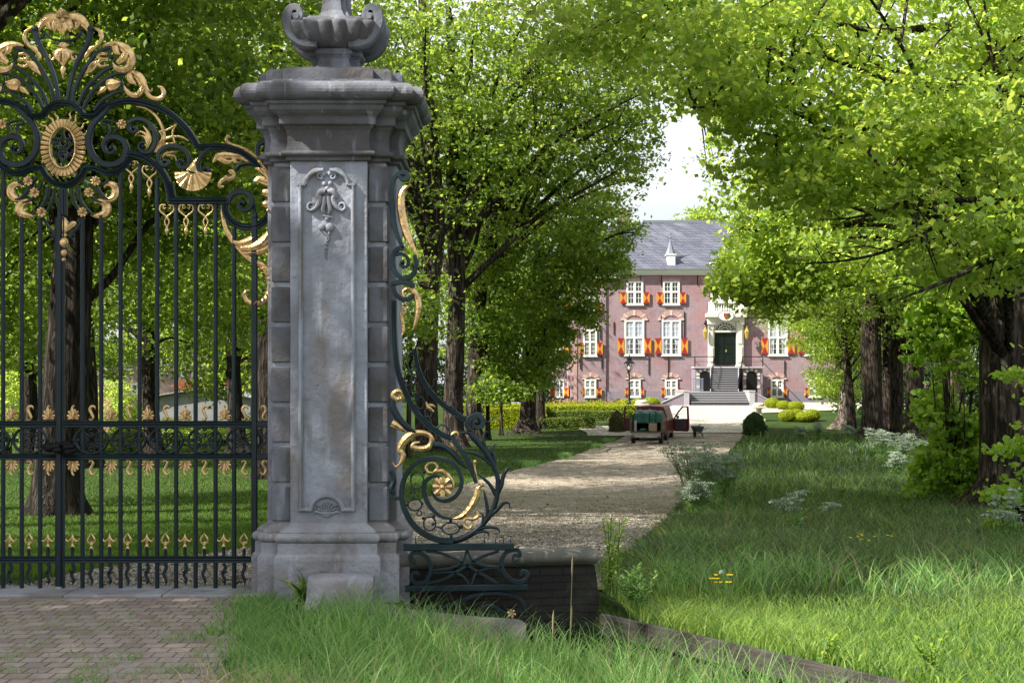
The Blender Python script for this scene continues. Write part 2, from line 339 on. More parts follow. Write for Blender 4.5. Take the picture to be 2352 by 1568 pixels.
def smooth_path(pts, per=6):
    """Catmull-Rom; pts: tuples of any length"""
    if len(pts) < 3 or per <= 1: return [tuple(p) for p in pts]
    P = [np.array(p, float) for p in pts]; P = [2 * P[0] - P[1]] + P + [2 * P[-1] - P[-2]]; out = []
    for i in range(1, len(P) - 2):
        for k in range(per):
            t = k / per; a, b, c, d = P[i - 1], P[i], P[i + 1], P[i + 2]
            out.append(tuple(.5 * ((2 * b) + (-a + c) * t + (2 * a - 5 * b + 4 * c - d) * t * t + (-a + 3 * b - 3 * c + d) * t ** 3)))
    out.append(tuple(P[-2])); return out
def spiral(cx, cy, r0, r1, a0, a1, n=14):
    """angles in degrees, photo axes (y down)"""
    return [(cx + (r0 + (r1 - r0) * i / (n - 1)) * math.cos(R(a0 + (a1 - a0) * i / (n - 1))), cy + (r0 + (r1 - r0) * i / (n - 1)) * math.sin(R(a0 + (a1 - a0) * i / (n - 1)))) for i in range(n)]
SEC = {'flat': [(-.5, -.35), (-.38, -.5), (.38, -.5), (.5, -.35), (.5, .35), (.38, .5), (-.38, .5), (-.5, .35)],
       'mould': [(-.5, -.2), (-.4, -.4), (-.2, -.32), (0, -.5), (.2, -.32), (.4, -.4), (.5, -.2), (.5, .5), (-.5, .5)],
       'round': [(.5 * math.cos(2 * math.pi * k / 8), .5 * math.sin(2 * math.pi * k / 8)) for k in range(8)],
       'leaf': [(-.5, 0), (-.3, -.28), (-.05, -.2), (0, -.5), (.05, -.2), (.3, -.28), (.5, 0), (0, .2)]}
def stroke(mb, pts, wid, th, Y, conv, sec='flat', mi=0, per=6, kpx=None, mirror=None, closed=False):
    """sweep a bar section along a drawn path. pts in drawing units, wid drawing units (number or (start, ..., end) list), th metres"""
    def one(pp):
        if not hasattr(wid, '__len__'): ws = [wid] * len(pp)
        else:
            ws = list(np.interp(np.linspace(0, 1, len(pp)), np.linspace(0, 1, len(wid)), wid))
        q = smooth_path([(a[0], a[1], ww) for a, ww in zip(pp, ws)], per)
        P = []; Wd = []
        for x, y, ww in q:
            X, Z = conv(x, y); X2, Z2 = conv(x + 1, y); P.append((X, Z)); Wd.append(max(.002, ww * abs(X2 - X)))
        rings = []; s_ = SEC[sec]; n = len(P)
        for i, (X, Z) in enumerate(P):
            if closed: a = P[(i + 1) % (n - 1)]; b = P[(i - 1) % (n - 1)]
            else: a = P[min(i + 1, n - 1)]; b = P[max(i - 1, 0)]
            dx, dz = a[0] - b[0], a[1] - b[1]; L = math.hypot(dx, dz) or 1; nx, nz = -dz / L, dx / L
            tt = th * (min(1, Wd[i] / max(Wd)) ** .5 if sec in ('leaf', 'round') else 1)
            rings.append([(X + nx * u * Wd[i], Y + v * tt, Z + nz * u * Wd[i]) for u, v in s_])
        mb.rings(rings, mi, sec in ('round', 'leaf'), True)
    one(pts)
    if mirror is not None: one([(2 * mirror - p[0], p[1]) for p in pts][::-1] if False else [(2 * mirror - p[0], p[1]) for p in pts])
# ---------------- terrain ----------------
_ty = [-60, 11, 13, 15, 20, 25, 30, 40, 60, 82, 90, 100, 110, 116, 700]
_tz = [0, 0, -.13, -.30, -.70, -1.05, -1.25, -1.5, -1.65, -1.68, -1.35, -.72, -.15, 0, 0]
_gy = np.arange(-60, 700, .5); _gz = np.interp(_gy, _ty, _tz)
_gz = np.convolve(np.pad(_gz, 4, mode='edge'), np.ones(9) / 9, 'valid')
B0 = (0.73, 11.2); B1 = (2.9, 7.88)                      # line of the timber edging
_bd = np.array([B1[0] - B0[0], B1[1] - B0[1]]); _bd = _bd / np.hypot(*_bd); _bn = np.array([-_bd[1], _bd[0]])   # points to the meadow side
def H(x, y):
    x = np.asarray(x, float); y = np.asarray(y, float)
    z = np.interp(y, _gy, _gz)
    d = (x - B0[0]) * _bn[0] + (y - B0[1]) * _bn[1]       # >0 meadow
    t = (x - B0[0]) * _bd[0] + (y - B0[1]) * _bd[1]
    mead = np.clip((x - .75) / .3, 0, 1) * (d > 0)
    z = z - mead * .2 * np.clip((18 - y) / 6, 0, 1) * (y > 0)
    z = z + .05 * np.sin(x * .9 + y * .7) * np.clip((y - 14) / 5, 0, 1) * np.clip((x - 3) / 2, 0, 1) * (y < 80)
    dit = ((x > -.8) & (x < .85) & (y > 10.25) & (y < 11.35) & (d < .05)) | ((d < 0) & (d > -.75) & (t > -.4) & (t < 12))
    z = np.where(dit, -.95, z)
    bank = (d <= -.75) & (y < 10.3) & (x > -2)
    z = np.where(bank & ~dit, z - .34 * np.clip((x + 1.3) / 1.7, 0, 1) * np.clip((y - 3) / 4, 0, 1), z)
    return z
def hz(x, y): return float(H(x, y))
def gy(yD, xD=1176.0, lo=9.0, hi=116.0):
    ys = np.arange(lo, hi, .02); v = 877 + F * (EYE - H((xD - 1176) / F * ys, ys)) / ys
    i = np.argmin(np.abs(v - yD)); return float(ys[i])
def G(xD, yD, lo=9.0):          # the ground point seen at a photo position
    Y = gy(yD, xD, lo); X = (xD - 1176) / F * Y; return Vector((X, Y, hz(X, Y)))

def grid_mesh(name, xs, ys, zf, matn, **k):
    X, Yv = np.meshgrid(xs, ys); Z = zf(X, Yv); nx, ny = len(xs), len(ys)
    co = np.stack([X, Yv, Z], -1).reshape(-1, 3)
    i, j = np.meshgrid(np.arange(nx - 1), np.arange(ny - 1)); a = (j * nx + i).ravel()
    q = np.stack([a, a + 1, a + nx + 1, a + nx], -1)
    me = bpy.data.meshes.new(name); me.from_pydata(co.tolist(), [], q.tolist()); me.materials.append(MATS[matn])
    me.polygons.foreach_set("use_smooth", [True] * len(me.polygons)); me.update()
    return tag(link_mesh(name, me), **k)
ybands = np.concatenate([np.arange(-60, 3, 3), np.arange(3, 16, .12), np.arange(16, 122, .5), [130, 160, 220, 320, 600, 1200]])
xbands = np.concatenate([[-900, -400, -200], np.arange(-120, -10, 5), np.arange(-10, -3, .5), np.arange(-3, 5, .12), np.arange(5, 20, .5), np.arange(20, 120, 5), [200, 400, 900]])
grid_mesh("ground", xbands, ybands, lambda x, y: H(x, y) - .012, "ground_grass", kind="structure")

def ribbon_sheet(name, rows, matn, dz=.02, sub=10):
    """rows: (Y, Xleft, Xright) ascending in Y"""
    rows = sorted(rows); yy = np.array([r[0] for r in rows]); ys = np.unique(np.concatenate([np.arange(yy[0], yy[-1], .25), _gy[(_gy > yy[0]) & (_gy < yy[-1])], [yy[-1]]]))
    xl = np.interp(ys, yy, [r[1] for r in rows]); xr = np.interp(ys, yy, [r[2] for r in rows]); vs = []; fs = []
    for a, b, y in zip(xl, xr, ys):
        wob = .10 * mnoise.noise(Vector((0, y * .9, 3))) + .05 * mnoise.noise(Vector((0, y * 3.1, 3))); wb2 = .12 * mnoise.noise(Vector((5, y * .9, 3)))
        for k in range(sub + 1):
            x = (a + wob) * (1 - k / sub) + (b + wb2) * k / sub; vs.append((x, y, hz(x, y) + dz))
    n = sub + 1
    for r in range(len(ys) - 1):
        for k in range(sub): a = r * n + k; fs.append((a, a + 1, a + n + 1, a + n))
    me = bpy.data.meshes.new(name); me.from_pydata(vs, [], fs); me.materials.append(MATS[matn]); me.update()
    return tag(link_mesh(name, me), kind="structure")
# the driveway: measured edge positions in the photograph, laid on the terrain
ledge = [(-60, 1352), (56, 1347), (282, 1300), (576, 1258), (760, 1210), (907, 1163), (1080, 1108), (1200, 1075), (1321, 1045), (1385, 1022), (1440, 998)]
redge = [(1378, 1352), (1380, 1300), (1440, 1275), (1514, 1207), (1600, 1107), (1640, 1068), (1700, 1010), (1708, 995)]
L = [G(x, y, 11.3) for x, y in ledge]; Rr = [G(x, y, 11.3) for x, y in redge]
lY = [p.y for p in L]; lX = [p.x for p in L]; rY = [p.y for p in Rr]; rX = [p.x for p in Rr]
o = np.argsort(lY); lY = np.array(lY)[o]; lX = np.array(lX)[o]; o = np.argsort(rY); rY = np.array(rY)[o]; rX = np.array(rX)[o]
YR = np.unique(np.concatenate([lY, rY, np.arange(12, 88, 2.0)])); YR = YR[(YR >= 11.42) & (YR < 87.5)]
drive_rows = [(float(y), float(np.interp(y, lY, lX)), float(np.interp(y, rY, rX))) for y in YR]
drive_rows = [(11.42, -8.0, .5)] + [r for r in drive_rows if r[0] > 11.6]
ribbon_sheet("driveway", drive_rows, "drive_gravel", .012)
def drive_x(y): return float(np.interp(y, [r[0] for r in drive_rows], [r[1] for r in drive_rows])), float(np.interp(y, [r[0] for r in drive_rows], [r[2] for r in drive_rows]))
Yc = drive_rows[-1][0]; xl_, xr_ = drive_x(Yc)
ribbon_sheet("forecourt", [(Yc - .1, xl_, xr_), (92, xl_ + 1, 15.4), (97, 9.5, 16.2), (102, 10.5, 18), (105.5, 11.5, 26), (108, 12, 44), (110, 12.5, 48), (112.5, 14, 30), (116.5, 14.8, 19.3)], "court_gravel", .05)
ribbon_sheet("garden_path", [(84.6, 4.5, 7.6), (87, 4.6, 8), (90.5, 4.2, 9.6), (92, 5.5, 9.8)], "court_gravel", .035)
def flat_sheet(name, x0, x1, y0, y1, z, m): 
    mb = MB(); mb.add([(x0, y0, z), (x1, y0, z), (x1, y1, z), (x0, y1, z)], [(0, 1, 2, 3)]); return tag(mb.build(name, m), kind="structure")
mb = MB()                    # brick paving in front of the gate, right border ragged under the verge grass
pts = [(-14, -3), (-1.3, -3), (-1.15, 4.5), (-1.35, 6.5), (-1.6, 8), (-1.75, 9), (-1.95, 10), (-1.95, 10.86), (-14, 10.86)]
rag = [(-14, -3), (-1.3, -3)] + [(float(np.interp(yy, [p[1] for p in pts[1:8]], [p[0] for p in pts[1:8]])) + .10 * mnoise.noise(Vector((yy * 2.1, 0, 9))), yy) for yy in np.arange(-2.8, 10.8, .1)] + [(-1.95, 10.86), (-14, 10.86)]
mb.add([(x, y, .004) for x, y in rag], [tuple(range(len(rag)))]); tag(mb.build("paving", "pavers"), kind="structure")
mb = MB()
for k in range(8): mb.box(-8.0 + k * .76 + .004, -8.0 + (k + 1) * .76 - .004, 10.88, 11.40, -.1, .022, 0, .008)
tag(mb.build("threshold", "stone_base"), kind="structure")

# ---------------- castle ----------------
CY = 117.0; S = F / CY
def cx(x): return (x - 1176) / S
def cz(y, Y=CY): return EYE - (y - 877) / F * Y
castle = empty("castle", (cx(1560), CY, 0), label="pink brick castle with slate roof and red and yellow shutters behind the drive", cat="castle")
def cb(mb, name, mats, parent=None, **k):
    o = mb.build(name, mats, castle if parent is None else parent, rel=True)
    if parent is not None: o.location = mb.o - world_loc(parent)
    return tag(o, **k) if k else o
def world_loc(o):
    v = Vector(o.location)
    while o.parent: o = o.parent; v += Vector(o.location)
    return v
EAVE = cz(631)
mb = MB((cx(1391), CY, 0)); mb.box(cx(1391), cx(1391) + 30, CY, CY + 13, cz(898), EAVE); cb(mb, "wall", "castle_brick")
mb = MB((cx(1391), CY, 0)); mb.box(cx(1391), cx(1391) + 30.1, CY - .06, CY + 13, -.6, cz(898) - .003); cb(mb, "plinth", "castle_plinth")
# tower: front face and slanted left face
tx0, tx1, tx2 = cx(1257), cx(1321), cx(1391); TE = cz(640)
mb = MB((tx1, CY, 0)); plan = [(tx0, CY + 2.6), (tx1, CY - .12), (tx2 + .02, CY - .12), (tx2 + .02, CY + 9), (tx0, CY + 9)]
n = len(plan); vs = [(x, y, -.6) for x, y in plan] + [(x, y, TE) for x, y in plan]
mb.add(vs, [((i + 1) % n, i, i + n, (i + 1) % n + n)[::-1] for i in range(n)] + [tuple(range(n, 2 * n))]); cb(mb, "tower_wall", "castle_brick")
# pink quoins edge
mb = MB((tx1, CY, 0)); mb.box(tx1 - .12, tx1 + .14, CY - .16, CY - .125, -.1, TE - .3); cb(mb, "corner_strip", "arch_brick")
# cornices
mb = MB((cx(1416), CY, EAVE)); x0, x1 = cx(1414), cx(1391) + 30
for a, b, p in ((631.5, 627, .12), (627, 622.5, .3), (622.5, 619.5, .45)): mb.box(x0 - p * .5, x1, CY - p, CY + .4, cz(a), cz(b) - .004)
mb.box(tx0 - .2, cx(1414), CY - .35, CY + .4, cz(641), cz(634)); cb(mb, "cornice", "white")
mb = MB((cx(1416), CY, EAVE)); mb.box(x0 - .3, x1, CY - .55, CY - .1, cz(619.5), cz(617.6)); cb(mb, "gutter", "lead")
# roofs
RZ = cz(509, CY + 6.5); ez = cz(618.5)
mb = MB((cx(1416), CY, ez)); xa, xb = cx(1414) - .25, x1 + .4; ra, rb = (1478 - 1176) / F * (CY + 6.5), x1 - 4
A = [(xa, CY - .4, ez), (xb, CY - .4, ez), (xb, CY + 13.4, ez), (xa, CY + 13.4, ez), (ra, CY + 6.5, RZ), (rb, CY + 6.5, RZ)]
mb.add(A, [(0, 1, 5, 4), (1, 2, 5), (2, 3, 4, 5), (3, 0, 4)]); main_roof = cb(mb, "roof", "slate")
mb = MB((cx(1416), CY, ez)); mb.box(ra - .1, rb, CY + 6.3, CY + 6.7, RZ - .12, RZ + .1); mb.tube([(xa, CY - .4, ez + .05), (ra, CY + 6.5, RZ + .05)], .12, 6)
cb(mb, "ridge", "lead", main_roof)
mb = MB((cx(1300), CY + 6, ez)); zt = cz(521, CY + 9)
A = [(tx0 - .4, CY + 2.4, cz(640)), (tx1, CY - .4, cz(640)), (cx(1425), CY - .4, cz(640)), (cx(1440), CY + 14, cz(640)), (tx0 - .4, CY + 14, cz(640)), (cx(1350), CY + 9, zt), (cx(1500), CY + 9, zt)]
mb.add(A, [(0, 1, 5), (1, 2, 6, 5), (2, 3, 6), (3, 4, 5, 6), (4, 0, 5)]); rf2 = cb(mb, "tower_roof", "slate")
mb = MB((cx(1432), CY + 9, zt)); a, b = (1421 - 1176) / F * (CY + 9), (1444 - 1176) / F * (CY + 9); zc = cz(487, CY + 9)
mb.box(a, b, CY + 8.6, CY + 9.6, zt - 2.5, zc); mb.box(a - .07, b + .07, CY + 8.53, CY + 9.67, zc + .003, zc + .16); cb(mb, "chimney", "house_brick", rf2)
# dormer
dyn = CY + .1
def dd(x): return (x - 1176) / F * dyn
def dz_(y): return cz(y, dyn)
mb = MB((dd(1542), dyn, dz_(612))); mb.box(dd(1533.5), dd(1551), dyn, dyn + 2.2, dz_(613), dz_(586)); mb.box(dd(1531), dd(1553.5), dyn - .05, dyn + 1.9, dz_(585.7), dz_(583)); dorm = cb(mb, "dormer", "white")
mb = MB((dd(1542), dyn, dz_(612))); xm = dd(1542.2); hw = dd(1554.5) - xm
ring = lambda r, y: [(xm + r * math.cos(t * math.pi / 4 + math.pi / 8), dyn + .75 + r * math.sin(t * math.pi / 4 + math.pi / 8), dz_(y)) for t in range(8)]
mb.rings([ring(hw * 1.05, 583), ring(hw * .62, 570), ring(hw * .28, 557), ring(.03, 546), ring(.025, 538)], 0, False); mb.ball((xm, dyn + .75, dz_(543)), .09); mb.ball((xm, dyn + .75, dz_(534)), .1, sq=(.6, .6, 1.5))
cb(mb, "spire", "lead", dorm)
def window(parent, x0, x1, y0, y1, tr=.45, nl=(2, 2), cols=2, name="window", Yw=None, curtains=False, conv=None):
    """x, y photo positions; tr transom position; nl rows of panes above and below"""
    Yw = (CY - .13 if x1 < 1391 else CY) if Yw is None else Yw
    X0, X1, Z0, Z1 = cx(x0), cx(x1), cz(y1), cz(y0); f = .13
    mb = MB((X0, Yw, Z0)); d = .09
    mb.box(X0, X0 + f, Yw - d, Yw + .02, Z0, Z1); mb.box(X1 - f, X1, Yw - d, Yw + .02, Z0, Z1)
    mb.box(X0 + f, X1 - f, Yw - d, Yw + .02, Z1 - f, Z1 - .001); mb.box(X0 - .05, X1 + .05, Yw - d - .05, Yw + .02, Z0 - .09, Z0 - .002); mb.box(X0 + f, X1 - f, Yw - d, Yw + .02, Z0, Z0 + f * .8)
    xm = (X0 + X1) / 2; zt = Z1 - (Z1 - Z0) * tr
    mb.box(xm - .07, xm + .07, Yw - d + .004, Yw + .02, Z0 + f * .8, zt - .075); mb.box(xm - .07, xm + .07, Yw - d + .004, Yw + .02, zt + .075, Z1 - f)
    mb.box(X0 + f, X1 - f, Yw - d + .002, Yw + .02, zt - .075, zt + .075)
    mu = .018
    for xa, xb in ((X0 + f, xm - .07), (xm + .07, X1 - f)):
        for za, zb, nr in ((zt + .075, Z1 - f, nl[0]), (Z0 + f * .8, zt - .075, nl[1])):
            # sash rails, then glazing bars
            mb.box(xa, xa + .04, Yw - d + .03, Yw + .02, za, zb); mb.box(xb - .04, xb, Yw - d + .03, Yw + .02, za, zb)
            for k in range(1, cols): xx = xa + (xb - xa) * k / cols; mb.box(xx - mu, xx + mu, Yw - d + .05, Yw - .01, za, zb)
            for k in range(1, nr): zz = za + (zb - za) * k / nr; mb.box(xa + .04, xb - .04, Yw - d + .046, Yw - .01, zz - mu, zz + mu)
    w_ = mb.build(name, "white"); w_.parent = parent; w_.location = mb.o - world_loc(parent)
    mb = MB((X0, Yw, Z0)); mb.box(X0 + .1, X1 - .1, Yw - .012, Yw + .01, Z0 + .08, Z1 - .1); p = mb.build("pane", "pane"); p.parent = w_; p.location = (0, 0, 0)
    if curtains:
        mb = MB((X0, Yw, Z0)); yv = Yw - .022; mb.box(X0 + f, X1 - f, yv, yv + .008, zt + .06, Z1 - f)
        for sx in (-1, 1):
            xe = X0 + f if sx < 0 else X1 - f; xc = xm - .12 if sx < 0 else xm + .12; zb = Z0 + .15; zm = zb + (zt - zb) * .45
            mb.add([(xe, yv, zb), (xe + (xc - xe) * .45, yv, zb), (xe + (xc - xe) * .3, yv, zm), (xc, yv, zt), (xe, yv, zt)], [(0, 1, 2, 3, 4) if sx < 0 else (4, 3, 2, 1, 0)])
        p = mb.build("curtain", "curtain"); p.parent = w_; p.location = (0, 0, 0)
    return w_
def shutter(parent, x0, x1, y0, y1, Yw=None):
    Yw = (CY - .13 if x1 < 1391 else CY) if Yw is None else Yw
    X0, X1, Z0, Z1 = cx(x0), cx(x1), cz(y1), cz(y0); mb = MB((X0, Yw, Z0)); ya, yb = Yw - .13, Yw - .07; xm, zm = (X0 + X1) / 2, (Z0 + Z1) / 2
    f = [(X0, ya, Z0), (X1, ya, Z0), (X1, ya, Z1), (X0, ya, Z1), (xm, ya, zm)]
    mb.add(f, [(0, 1, 4), (2, 3, 4)], 0); mb.add(f, [(1, 2, 4), (3, 0, 4)], 1)
    vs = [(X0, ya, Z0), (X1, ya, Z0), (X1, ya, Z1), (X0, ya, Z1), (X0, yb, Z0), (X1, yb, Z0), (X1, yb, Z1), (X0, yb, Z1)]
    mb.add(vs, [(4, 5, 1, 0), (6, 7, 3, 2)], 0); mb.add(vs, [(5, 6, 2, 1), (7, 4, 0, 3), (7, 6, 5, 4)], 1)
    mb.box(xm - .02, xm + .02, ya - .004, ya - .002, Z0 - .12, Z0 - .002, 2)
    o = mb.build("shutter", ["red_paint", "yellow_paint", "black"]); o.parent = parent; o.location = mb.o - world_loc(parent)
def arch(parent, x0, x1, ytop, yspr, Yw=None, nv=17):
    Yw = (CY - .13 if x1 < 1391 else CY) if Yw is None else Yw
    X0, X1, Zt, Zs = cx(x0), cx(x1), cz(ytop), cz(yspr); c = (X0 + X1) / 2; ro = (X1 - X0) / 2; tk = .42 if ro > .9 else .33; ri = ro - tk; h = Zt - Zs
    mb = MB((c, Yw, Zs)); e0 = 8
    for k in range(nv):
        a0, a1 = math.pi * k / nv + .004, math.pi * (k + 1) / nv - .004; st = k in (0, 3, 8, 13, 16)
        r1 = ro + (.03 if st else 0); pts = []
        for a in (a0, a1): pts += [(c + ri * math.cos(a), Zs + (h - tk) * math.sin(a)), (c + r1 * math.cos(a), Zs + h * math.sin(a))]
        mb.prism([pts[0], pts[1], pts[3], pts[2]], Yw - (.07 if st else .05), Yw + .01, 1 if st else 0)
    o = mb.build("window_arch", ["arch_brick", "sandstone"]); o.parent = parent; o.location = mb.o - world_loc(parent)
for a, b in ((1438.8, 1477.2), (1522.6, 1560.9)):
    w_ = window(castle, a, b, 645.8, 699.3, .46); 
    shutter(castle, a - 14.6, a - .3, 670.9, 697.4); shutter(castle, b + .3, b + 14.6, 670.9, 697.4)
    mb = MB((cx(a), CY, cz(645))); mb.box(cx(a - 2), cx(b + 2), CY - .03, CY + .01, cz(645), cz(640.5)); cb(mb, "lintel", "arch_brick")
for a, b in ((1434.3, 1479.4), (1519.5, 1563.8), (1764.3, 1808.6), (1847.5, 1891.5)):
    window(castle, a, b, 735.4, 815.5, .5, (3, 3), curtains=True); arch(castle, a - 7.4, b + 7.4, 712.8, 735.4)
    shutter(castle, a - 16, a - .3, 776.7, 812.5); shutter(castle, b + .3, b + 16, 776.7, 812.5)
for a, b in ((1444, 1471.2), (1527.2, 1556.2), (1769.8, 1799.2), (1856.6, 1885.8)):
    window(castle, a, b, 871.3, 911.1, .49); arch(castle, a - 7, b + 6.6, 855.8, 871); shutter(castle, a - 9, a - .3, 891, 909.5); shutter(castle, b + .3, b + 8, 891, 909.5)
window(castle, 1342.6, 1367.3, 672, 724, .5); shutter(castle, 1330, 1342, 699, 722); shutter(castle, 1368, 1380.5, 699, 722)
window(castle, 1339.3, 1370.7, 757.1, 817.3, .47, (3, 3)); arch(castle, 1334, 1377, 737.4, 757); shutter(castle, 1329.8, 1339, 786.7, 815.3); shutter(castle, 1371, 1384, 786.7, 815.3)
window(castle, 1342.3, 1369, 870.9, 911.1, .49); arch(castle, 1336.7, 1376.5, 855.8, 871); shutter(castle, 1337, 1342, 891, 909.5); shutter(castle, 1369.3, 1382, 891, 909.5)
# windows on the slanted face: built flat, then turned with it
ang = math.atan2(CY + 2.6 - (CY - .12), tx0 - tx1) - math.pi
for (za, zb, mid) in ((cz(911), cz(871), 1), (cz(817), cz(757), 0), (cz(724), cz(672), 0)):
    piv = empty("window", (tx1, CY - .12, 0)); piv.parent = castle; piv.location = Vector((tx1, CY - .12, 0)) - Vector(castle.location); piv.rotation_euler = (0, 0, ang)
    Lw = math.hypot(tx0 - tx1, 2.72); 
    mb = MB(); x0, x1 = -Lw * .66, -Lw * .36; f = .12
    mb.box(x0, x0 + f, -.09, .02, za, zb); mb.box(x1 - f, x1, -.09, .02, za, zb); mb.box(x0 + f, x1 - f, -.09, .02, zb - f, zb); mb.box(x0 - .06, x1 + .06, -.15, .02, za - .1, za - .002); xm = (x0 + x1) / 2; zm = (za + zb) / 2
    mb.box(xm - .06, xm + .06, -.085, .02, za, zb - f); mb.box(x0 + f, x1 - f, -.087, .02, zm - .06, zm + .06)
    for q in (.25, .75): xx = x0 + (x1 - x0) * q; mb.box(xx - .016, xx + .016, -.05, 0, za, zb - f); zz = za + (zb - za) * q; mb.box(x0 + f, x1 - f, -.046, 0, zz - .016, zz + .016)
    fr = mb.build("frame", "white"); fr.parent = piv
    mb = MB(); mb.box(x0 + .05, x1 - .05, -.02, .01, za, zb - .05); pn = mb.build("pane", "pane"); pn.parent = piv
    for sx in (-1, 1):
        a = (x0 - .62, x0 - .02) if sx < 0 else (x1 + .02, x1 + .62); zt2 = zm; mb = MB(); ya = -.14
        f5 = [(a[0], ya, za), (a[1], ya, za), (a[1], ya, zt2), (a[0], ya, zt2), ((a[0] + a[1]) / 2, ya, (za + zt2) / 2)]
        mb.add(f5, [(0, 1, 4), (2, 3, 4)], 0); mb.add(f5, [(1, 2, 4), (3, 0, 4)], 1); mb.box(a[0], a[1], ya + .004, ya + .06, za, zt2, 1)
        s_ = mb.build("shutter", ["red_paint", "yellow_paint"]); s_.parent = piv
# wall anchors
for x, y0, y1 in ((1422, 630, 662), (1471.5, 630, 655), (1519, 630, 657), (1602, 630, 655), (1646, 632, 656), (1391 + 19, 739, 768), (1571.8, 716, 782), (1518.4, 720, 780), (1447 - 5, 820, 858), (1490, 819, 860), (1535, 819, 870), (1330.2, 760, 775), (1378.8, 752, 780), (1333, 818, 848), (1382, 816, 846), (1802, 828, 866), (1626 - 5, 735, 760)):
    Yw = CY - .13 if x < 1391 else CY; mb = MB((cx(x), Yw, cz(y1))); mb.box(cx(x) - .028, cx(x) + .028, Yw - .07, Yw - .005, cz(y1), cz(y0)); cb(mb, "wall_anchor", "black")
# portal
PY = CY - .35
def pbox(mb, x0, x1, y0, y1, ya, yb, mi=0, c=0): mb.box(cx(x0), cx(x1), ya, yb, cz(y1), cz(y0), mi, c)
mb = MB((cx(1665), PY, cz(843)))
for a, b in ((1626, 1639), (1690, 1706)):
    pbox(mb, a, b, 745, 838, PY, CY + .02); pbox(mb, a - 1.5, b + 1.5, 838, 843, PY - .1, CY + .02); pbox(mb, a - 1.5, b + 1.5, 738, 744.8, PY - .12, CY + .02); pbox(mb, a + 3, b - 3, 752, 790, PY - .05, PY - .003, c=.02); pbox(mb, a + 3, b - 3, 796, 832, PY - .05, PY - .003, c=.02)
pbox(mb, 1624, 1708, 729, 737.9, PY - .05, CY + .02); pbox(mb, 1620, 1712, 720.5, 728.8, PY - .35, CY + .02)
# spandrel with a half round opening
c0, r0 = cx(1664.7), cx(1689.5) - cx(1664.7); zs, zt = cz(758.8), cz(738); xa, xb = cx(1639.2), cx(1689.8)
arc = [(c0 + r0 * .97 * math.cos(math.pi * k / 16), zs + (zt - zs) * .93 * math.sin(math.pi * k / 16)) for k in range(17)]
for k in range(16):
    p, q = arc[k], arc[k + 1]; mb.add([(p[0], PY + .1, p[1]), (p[0], PY + .1, zt), (q[0], PY + .1, zt), (q[0], PY + .1, q[1])], [(0, 1, 2, 3)])
    mb.add([(p[0], PY + .1, p[1]), (q[0], PY + .1, q[1]), (q[0], PY + .3, q[1]), (p[0], PY + .3, p[1])], [(0, 1, 2, 3)])
pbox(mb, 1639.2, 1689.8, 759, 763.3, PY + .05, CY + .02)
portal = cb(mb, "portal", "cream")
mb = MB((cx(1665), CY, cz(758))); pbox(mb, 1639.5, 1689.5, 737, 759, CY - .03, CY - .01); fan = cb(mb, "fanlight", "pane", portal)
mb = MB((cx(1665), CY, cz(758)))
cv = lambda x, y: (cx(x), cz(y))
for k in range(9):
    a = R(180 * k / 8); stroke(mb, [(1664.7 + 7 * math.cos(a), 758.5 - 6 * math.sin(a)), (1664.7 + 23 * math.cos(a), 758.5 - 19 * math.sin(a))], .9, .03, CY - .06, cv, per=1)
for rr in (7, 14, 22.5): stroke(mb, [(1664.7 + rr * math.cos(R(a)), 758.5 - rr * .84 * math.sin(R(a))) for a in range(0, 181, 15)], .9, .03, CY - .06, cv, per=1)
for k in range(8):
    a = R(180 * (k + .5) / 8); stroke(mb, spiral(1664.7 + 18 * math.cos(a), 758.5 - 15 * math.sin(a), 3, 3, 0, 360, 9), .8, .03, CY - .06, cv, per=1)
tr = mb.build("tracery", "white"); tr.parent = fan; tr.location = mb.o - world_loc(fan)
mb = MB((cx(1665), CY, cz(843))); pbox(mb, 1639.1, 1664.4, 763.5, 837.1, CY - .12, CY + .01); pbox(mb, 1664.8, 1690, 763.5, 837.1, CY - .12, CY + .01)
for a, b in ((1642, 1661.5), (1667.5, 1687)):
    for c_, d_ in ((767, 790), (794, 812), (816, 834)): pbox(mb, a, b, c_, d_, CY - .145, CY - .123, c=.008)
door = cb(mb, "front_door", "dark_green_paint"); mb = MB((cx(1667), CY, cz(806))); pbox(mb, 1665.5, 1668.5, 803, 808, CY - .18, CY - .15); hd = mb.build("letter_plate", "lantern_gold"); hd.parent = door; hd.location = mb.o - world_loc(door)
mb = MB((cx(1665), CY, cz(727))); xo, zo = cx(1664.7), cz(726.5)
mb.prism([(xo + .66 * math.cos(R(a)), zo + .44 * math.sin(R(a))) for a in range(360, 0, -15)], PY - .42, PY - .36, 0); mb.prism([(xo + .6 * math.cos(R(a)), zo + .38 * math.sin(R(a))) for a in range(360, 0, -15)], PY - .44, PY - .422, 1)
mb.prism([(xo - .19, zo + .26), (xo, zo + .22), (xo + .19, zo + .26), (xo + .2, zo), (xo + .12, zo - .2), (xo, zo - .28), (xo - .12, zo - .2), (xo - .2, zo)][::-1], PY - .47, PY - .442, 2)
for k in range(3): mb.box(xo - .13, xo + .13, PY - .478, PY - .472, zo + .14 - k * .13, zo + .18 - k * .13, 3)
cb(mb, "coat_of_arms", ["lead", "white", "red_plastic", "lantern_gold"])
mb = MB((cx(1665), CY, cz(720))); pbox(mb, 1626, 1706, 715, 720.3, PY - .3, CY + .02); pbox(mb, 1626, 1706, 694, 697.5, PY - .22, PY + .02)
for a in (1626, 1692): pbox(mb, a, a + 14, 697.5, 715, PY - .2, PY + .02)
for k in range(9): x = cx(1644 + k * 5.6); mb.lathe((x, PY - .1, cz(715)), [(.05, 0), (.09, .15), (.04, .35), (.06, .5), (.05, .62)], 8)
